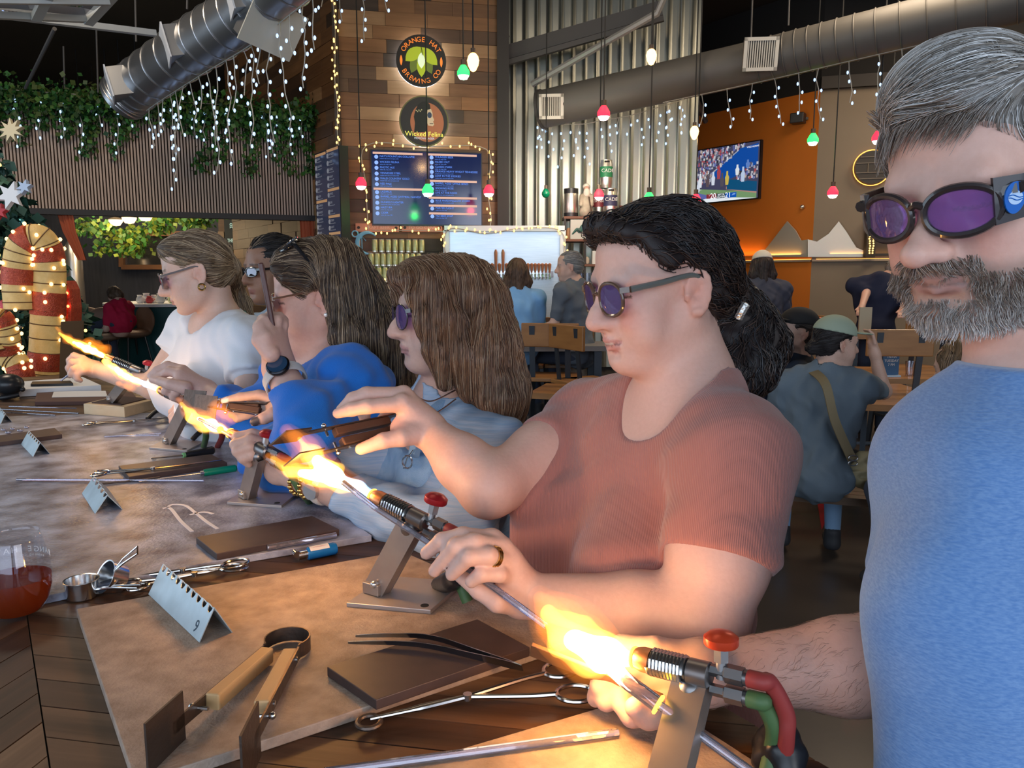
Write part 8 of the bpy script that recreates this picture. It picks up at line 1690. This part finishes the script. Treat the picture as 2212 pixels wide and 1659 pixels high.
def woman_behind():
    E = at(540, 585, 2.78); M = head_matrix(E, 48, 4, 0, .98); f = Vector((-.6, -.8, 0)); NB = M @ Vector((0, -.05, -.19))
    root = person('woman with black hair and narrow sunglasses between white tee and blue sweater', (NB.x, NB.y))
    sd = SDF((-1.3, 2.55, .62), (-.55, 3.3, 1.68), .006); SL, SR = NB+Vector((.15, -.11, -.06)), NB+Vector((-.15, .11, -.06))
    l, R, ch, pel = torso(sd, NB, SL, SR, f, .74, bust=.04, w=.9, neck=M @ Vector((0, -.03, -.06)), neck_r=.05)
    head(sd, M, jaw=1.0, full=.3)
    for q, s in ((SL, 1), (SR, -1)):
        e = q+Vector((-.03, -.05, -.24)); w = e+f*.22+Vector((0, 0, .02)); sd.rc(q, e, .042, .036, .03); sd.rc(e, w, .036, .024, .02); sd.rc(w, w+f*.08, .024, .018, .02)
        for k in range(4): sd.rc(w+f*.07+l*(k-1.5)*.018, w+f*.14+l*(k-1.5)*.02-Vector((0, 0, .012)), .009, .007, .004)
        sd.rc(w+f*.03-l*s*.02, w+f*.09-l*s*.045, .011, .008, .005)
    sdf_obj('body', sd, skin('skin_brown', SK_FAIR), root, head_cols(M, (.30, .165, .11), blush=.1, lip=(.30, .14, .12), brow=(.02, .015, .012)))
    sh = SDF((-1.3, 2.55, .66), (-.5, 3.3, 1.42), .008); sh.inf = .01; torso(sh, NB, SL, SR, f, .74, bust=.04, w=.9); sh.inf = 0
    for q in (SL, SR): e = q+Vector((-.03, -.05, -.24)); sh.rc(q, e, .055, .052, .02)
    sh.rc(NB, M @ Vector((0, -.03, -.06)), .062, .08, .005, 's'); sh.cut(Vector((0, 0, .8)), (0, 0, -1)); sh.ripple(folds(RNG, 5, .08, .002))
    sdf_obj('top', sh, mat('grey_blue_cotton', (.25, .33, .42), .9), root)
    seat_legs(root, pel, f, l, mat('blue_jeans', (.05, .09, .2), .85), mat('white_shoe', (.6, .6, .6), .6))
    def b(H, hs):
        H.ell((0, -.02, .042), (.083, .106, .090), .02); H.ell((0, -.05, .0), (.077, .075, .08), .02); hs.cut(H.p((0, .085, .064)), local(M, (0, .7, -.71)))
        for s in (-1, 1): H.ell((s*.083, .01, -.014), (.024, .034, .045), .006, 's')
    fw = arr(local(M, (0, -1, -.2)))
    hairdo(M, root, (-.18, -.18, -.16), (.18, .18, .18), b, lambda q, p, t: np.tile(fw, (len(p), 1)), 900, 8, (.05, .1), (0, .004), .0013, [(.008, .007, .008), (.015, .013, .015)], (.008, .007, .008), h=.0065)
    glasses(M, 'narrow black sunglasses on woman with black hair', mat('black_gloss', (.012, .012, .014), .15, coat=1), lens_mat('smoke_lens', (.10, .12, .13), .3), w=.027, h=.0155, y0=.106, r=.003, temple=.009, square=3)
# ---------------------------------------------------------------- guests farther back
def guest(label, hp, th, bth, hip_z, shirt, hair, pitch=5, sc=1.0, sw=.185, arms=None, hairlen=0, cap=None, bun=0, legs=(.04, .05, .08), seated=True, skinc=(.60, .39, .31), long_sleeve=False, lean=(0, 0), beard=None, curly=0, brim_th=None, foot_z=.3, h=.009, shoe=(.03, .03, .035), dense=700):
    M = head_matrix(at(*hp), th, pitch, 0, sc); c = M @ Vector((0, -.02, 0)); t = math.radians(bth); f = Vector((-math.cos(t), -math.sin(t), 0)); l = Vector((0, 0, 1)).cross(f)
    NB = M @ Vector((0, -.05, -.17)); NB = NB+Vector((lean[0], lean[1], 0))*.25; SL, SR = NB+l*sw-Vector((0, 0, .055)), NB-l*sw-Vector((0, 0, .055))
    root = person(label, (NB.x+lean[0], NB.y+lean[1])); B = Vector((.62, .62, 0))
    sd = SDF((NB.x-.62, NB.y-.62, hip_z-.12), (NB.x+.62, NB.y+.62, c.z+.16), h); sh = SDF((NB.x-.5, NB.y-.5, hip_z-.06), (NB.x+.5, NB.y+.5, NB.z+.1), h)
    head(sd, M, full=.3); sd.rc(NB-Vector((0, 0, .02)), M @ Vector((0, -.03, -.06)), .06, .052, .03)
    for s, i in ((sd, 0), (sh, .012)):
        s.inf = i; l_, R, ch, pel = torso(s, NB, SL, SR, f, hip_z); s.inf = 0
        if lean != (0, 0): pass
    for k, q in enumerate((SL, SR)):
        s = 1 if k == 0 else -1; E, W = (arms[k] if arms and arms[k] else (q+l*s*.04-Vector((0, 0, .26))+f*.05, q+f*.26-Vector((0, 0, .30))+l*s*-.03))
        sd.rc(q, E, .046, .04, .03); sd.rc(E, W, .04, .026, .02); d = (W-E).normalized(); u, w, _ = basis(d); sd.rc(W, W+d*.06, .026, .024, .02)
        for j in range(4): a = W+d*.06+u*(j-1.5)*.017; sd.rc(a, a+d*.05, .0105, .0095, .005); sd.rc(a+d*.05, a+d*.075+w*.015, .0095, .008, .004)
        sd.rc(W+d*.02+u*.025, W+d*.065+u*.045, .012, .009, .006)
        e = q+(E-q)*(1.0 if long_sleeve else .62); sh.rc(q, e, .062, .058, .03)
        if long_sleeve: sh.rc(E, E+(W-E)*.85, .056, .042, .02)
    sh.rc(NB, M @ Vector((0, -.03, -.06)), .066, .085, .006, 's'); sh.ripple(folds(RNG, 5, .10, .003)); cover(sh, sd, .009, .014)
    if not long_sleeve and False: pass
    sdf_obj('body', sd, skin('skin_guest', SK_FAIR), root, head_cols(M, skinc, blush=.3, beard=beard, brow=hair))
    sdf_obj('top', sh, mat('cloth_%.3f_%.3f_%.3f' % shirt, shirt, .9, bump=.2, bscale=300), root)
    tm_ = mat('legs_%.3f_%.3f' % legs[:2], legs, .85); sm_ = mat('shoe_%.2f' % shoe[0], shoe, .6)
    if seated: seat_legs(root, pel, f, l, tm_, sm_, foot_z)
    else:
        ls = SDF((pel.x-.3, pel.y-.3, .05), (pel.x+.3, pel.y+.3, pel.z+.2), .016); ls.ell(pel, (.15, .13, .11), .05)
        for s in (-1, 1): a = pel+l*s*.09; ls.rc(a, Vector((a.x, a.y, .5)), .085, .06, .05); ls.rc(Vector((a.x, a.y, .5)), Vector((a.x, a.y, .09)), .06, .045, .03)
        sdf_obj('trousers', ls, tm_, root)
        for s in (-1, 1): a = pel+l*s*.09; q = SDF((a.x-.2, a.y-.2, -.02), (a.x+.2, a.y+.2, .16), .012); q.rc((a.x, a.y, .045), Vector((a.x, a.y, .04))+f*.15, .045, .035, .02); q.cut((0, 0, .0), (0, 0, -1)); sdf_obj('shoe', q, sm_, root)
    def b(H, hs):
        H.ell((0, -.02, .038), (.082, .104, .088), .02); H.ell((0, -.055, .0), (.077, .072, .08), .02); hs.cut(H.p((0, .085, .062)), local(M, (0, .7, -.71)))
        for s in (-1, 1): H.ell((s*.083, .008, -.014), (.024, .034, .045), .006, 's')
        if hairlen:
            for s in (-1, 1): H.ch([(s*.05, -.05, -.0), (s*.075, -.05, -.02-hairlen*.5), (s*.07, -.06, -.02-hairlen)], [.045, .045, .03], .03); H.ch([(s*.06, .03, .05), (s*.078, .0, -.02), (s*.078, -.01, -.02-hairlen*.7)], [.018, .022, .016], .02)
            H.ch([(0, -.08, 0), (0, -.085, -.02-hairlen)], [.055, .045], .03)
        if bun: H.ell((0, -.125, -.035), (.035, .035, .035), .02)
        if curly: hs.ripple(folds(RNG, 6, .03, .004))
    fl = fall(M); back = arr(local(M, (0, -1, -.25)))
    pal = [tuple(q*k for q in hair) for k in (.7, 1, 1.3, 1.9)]
    hairdo(M, root, (-.2, -.24, -.42), (.2, .2, .18), b, (lambda q, p, t: fl(q, p, t)) if hairlen else (lambda q, p, t: np.tile(back, (len(p), 1))), dense, 8, (.06, .12), (0, .003), .0016, pal, hair, h=.008, wob=.5 if curly else .08, wf=9)
    if cap:
        cp = SDF(M.translation-Vector((.26, .26, .1)), M.translation+Vector((.26, .26, .2)), .006); H = HP(cp, M); H.ell((0, -.02, .045), (.089, .112, .092), .02); cp.cut(H.p((0, .0, .045)), local(M, (0, -.12, -1)))
        bm_ = brim_th if brim_th is not None else 0; Rb = Matrix.Rotation(math.radians(bm_), 3, 'Z'); br = SDF(M.translation-Vector((.3, .3, .1)), M.translation+Vector((.3, .3, .2)), .005); Hb = HP(br, M); v = Rb @ Vector((0, .12, 0)); Hb.ell((v.x, v.y-.02*math.cos(math.radians(bm_)), .055), (.07, .085, .007) if abs(bm_) < 45 or abs(bm_) > 135 else (.085, .07, .007), .01)
        co = sdf_obj('cap', cp, mat('cap_%.2f_%.2f' % cap[:2], cap, .8), root); sdf_obj('brim', br, mat('cap_%.2f_%.2f' % cap[:2], cap, .8), co)
    return root, M, NB, f, l, pel
def guests():
    guest('woman in light blue hoodie with brown bob, seen from behind at bar', (1112, 592, 6.62), -80, -80, .80, (.20, .42, .72), (.09, .05, .03), hairlen=.12, long_sleeve=True, sw=.17, foot_z=.35)
    guest('grey haired man in dark grey tee seated sideways at bar', (1206, 577, 6.45), 2, -40, .78, (.10, .12, .15), (.22, .21, .20), sw=.20, arms=(None, None), foot_z=.35)
    guest('guest in pale cap with long dark hair before orange wall', (1640, 575, 7.15), -95, -90, .82, (.045, .05, .075), (.035, .022, .018), hairlen=.14, cap=(.60, .56, .48), sw=.20, brim_th=0, foot_z=.35)
    guest('man in navy tee and white cap bending over far table', (1950, 600, 7.4), -170, -115, .92, (.008, .014, .04), (.18, .16, .14), pitch=45, cap=(.62, .66, .70), sw=.21, seated=False, lean=(-.18, -.1), arms=((at(1872, 630, 7.3), at(1862, 662, 7.1)), (at(1956, 640, 7.3), at(1950, 668, 7.1))))
    guest('woman with dark curly hair and navy top behind the ponytail', (1600, 706, 4.0), 15, -50, .45, (.012, .016, .035), (.018, .012, .012), hairlen=.10, curly=1, sw=.17, foot_z=.06, long_sleeve=True, legs=(.02, .025, .04))
    guest('man in black cap and navy shirt with hand at his mouth', (1684, 712, 4.1), 8, -20, .45, (.012, .022, .042), (.03, .022, .02), pitch=-8, cap=(.012, .012, .014), beard=(.06, .04, .035), sw=.21, foot_z=.06, arms=((at(1690, 860, 3.95), at(1676, 752, 3.93)), None), legs=(.03, .04, .07))
    r, M, NB, f, l, pel = guest('woman in grey tee and sage cap with tan crossbody bag on bench', (1842, 742, 3.82), -170, -105, .42, (.13, .17, .21), (.014, .011, .012), cap=(.30, .36, .28), bun=1, sw=.19, foot_z=.06, arms=(None, (at(1908, 845, 3.95), at(1890, 765, 3.95))), legs=(.22, .36, .55), h=.008)
    tan = mat('tan_strap', (.20, .155, .085), .7); q = MB(); p = bez([NB+Vector((-.07, -.02, .03)), at(1783, 830, 3.62), at(1804, 910, 3.58), at(1842, 995, 3.58)], 8); q.ribbon(p, (1, .2, .5), .045, .006)
    bag = thing('crossbody_bag', 'tan crossbody bag resting on bench beside grey tee', 'bag', at(1872, 1030, 3.66)); q.build('strap', tan, bag, smooth=False); s_ = SDF(at(1872, 1010, 3.66)-Vector((.16, .12, .16)), at(1872, 1010, 3.66)+Vector((.16, .12, .16)), .006); c = at(1874, 1012, 3.66); s_.ell(c-Vector((0, 0, .02)), (.085, .045, .085), .02); s_.rc(c+Vector((-.03, 0, .06)), c+Vector((.05, 0, .07)), .03, .02, .03); s_.ripple(folds(RNG, 4, .06, .003)); sdf_obj('pouch', s_, mat('tan_leather2', (.30, .25, .14), .6), bag)
    q = MB(); a = at(1842, 995, 3.56)
    for k in (-.012, .014): q.tube([a+Vector((.022*math.cos(t), -.004, k+.012*math.sin(t))) for t in np.linspace(0, 6.283, 14)[:-1]], .003, 6, True)
    q.build('buckle', M_STEEL, bag)
    guest('woman with long light brown hair beside elbow of bearded man', (2030, 800, 3.35), -60, -75, .45, (.05, .12, .30), (.16, .10, .055), hairlen=.16, sw=.18, foot_z=.06, pitch=12, dense=1600)
    guest('child in red top on shell stool beyond the candy cane', (238, 640, 9.9), -25, -25, .86, (.45, .01, .05), (.10, .065, .04), sc=.82, sw=.13, pitch=20, hairlen=.03, foot_z=.4, h=.012, dense=250)
for _f in (woman_rust, man_beard, woman_denim, woman_blue, woman_white, woman_behind, guests): _f()
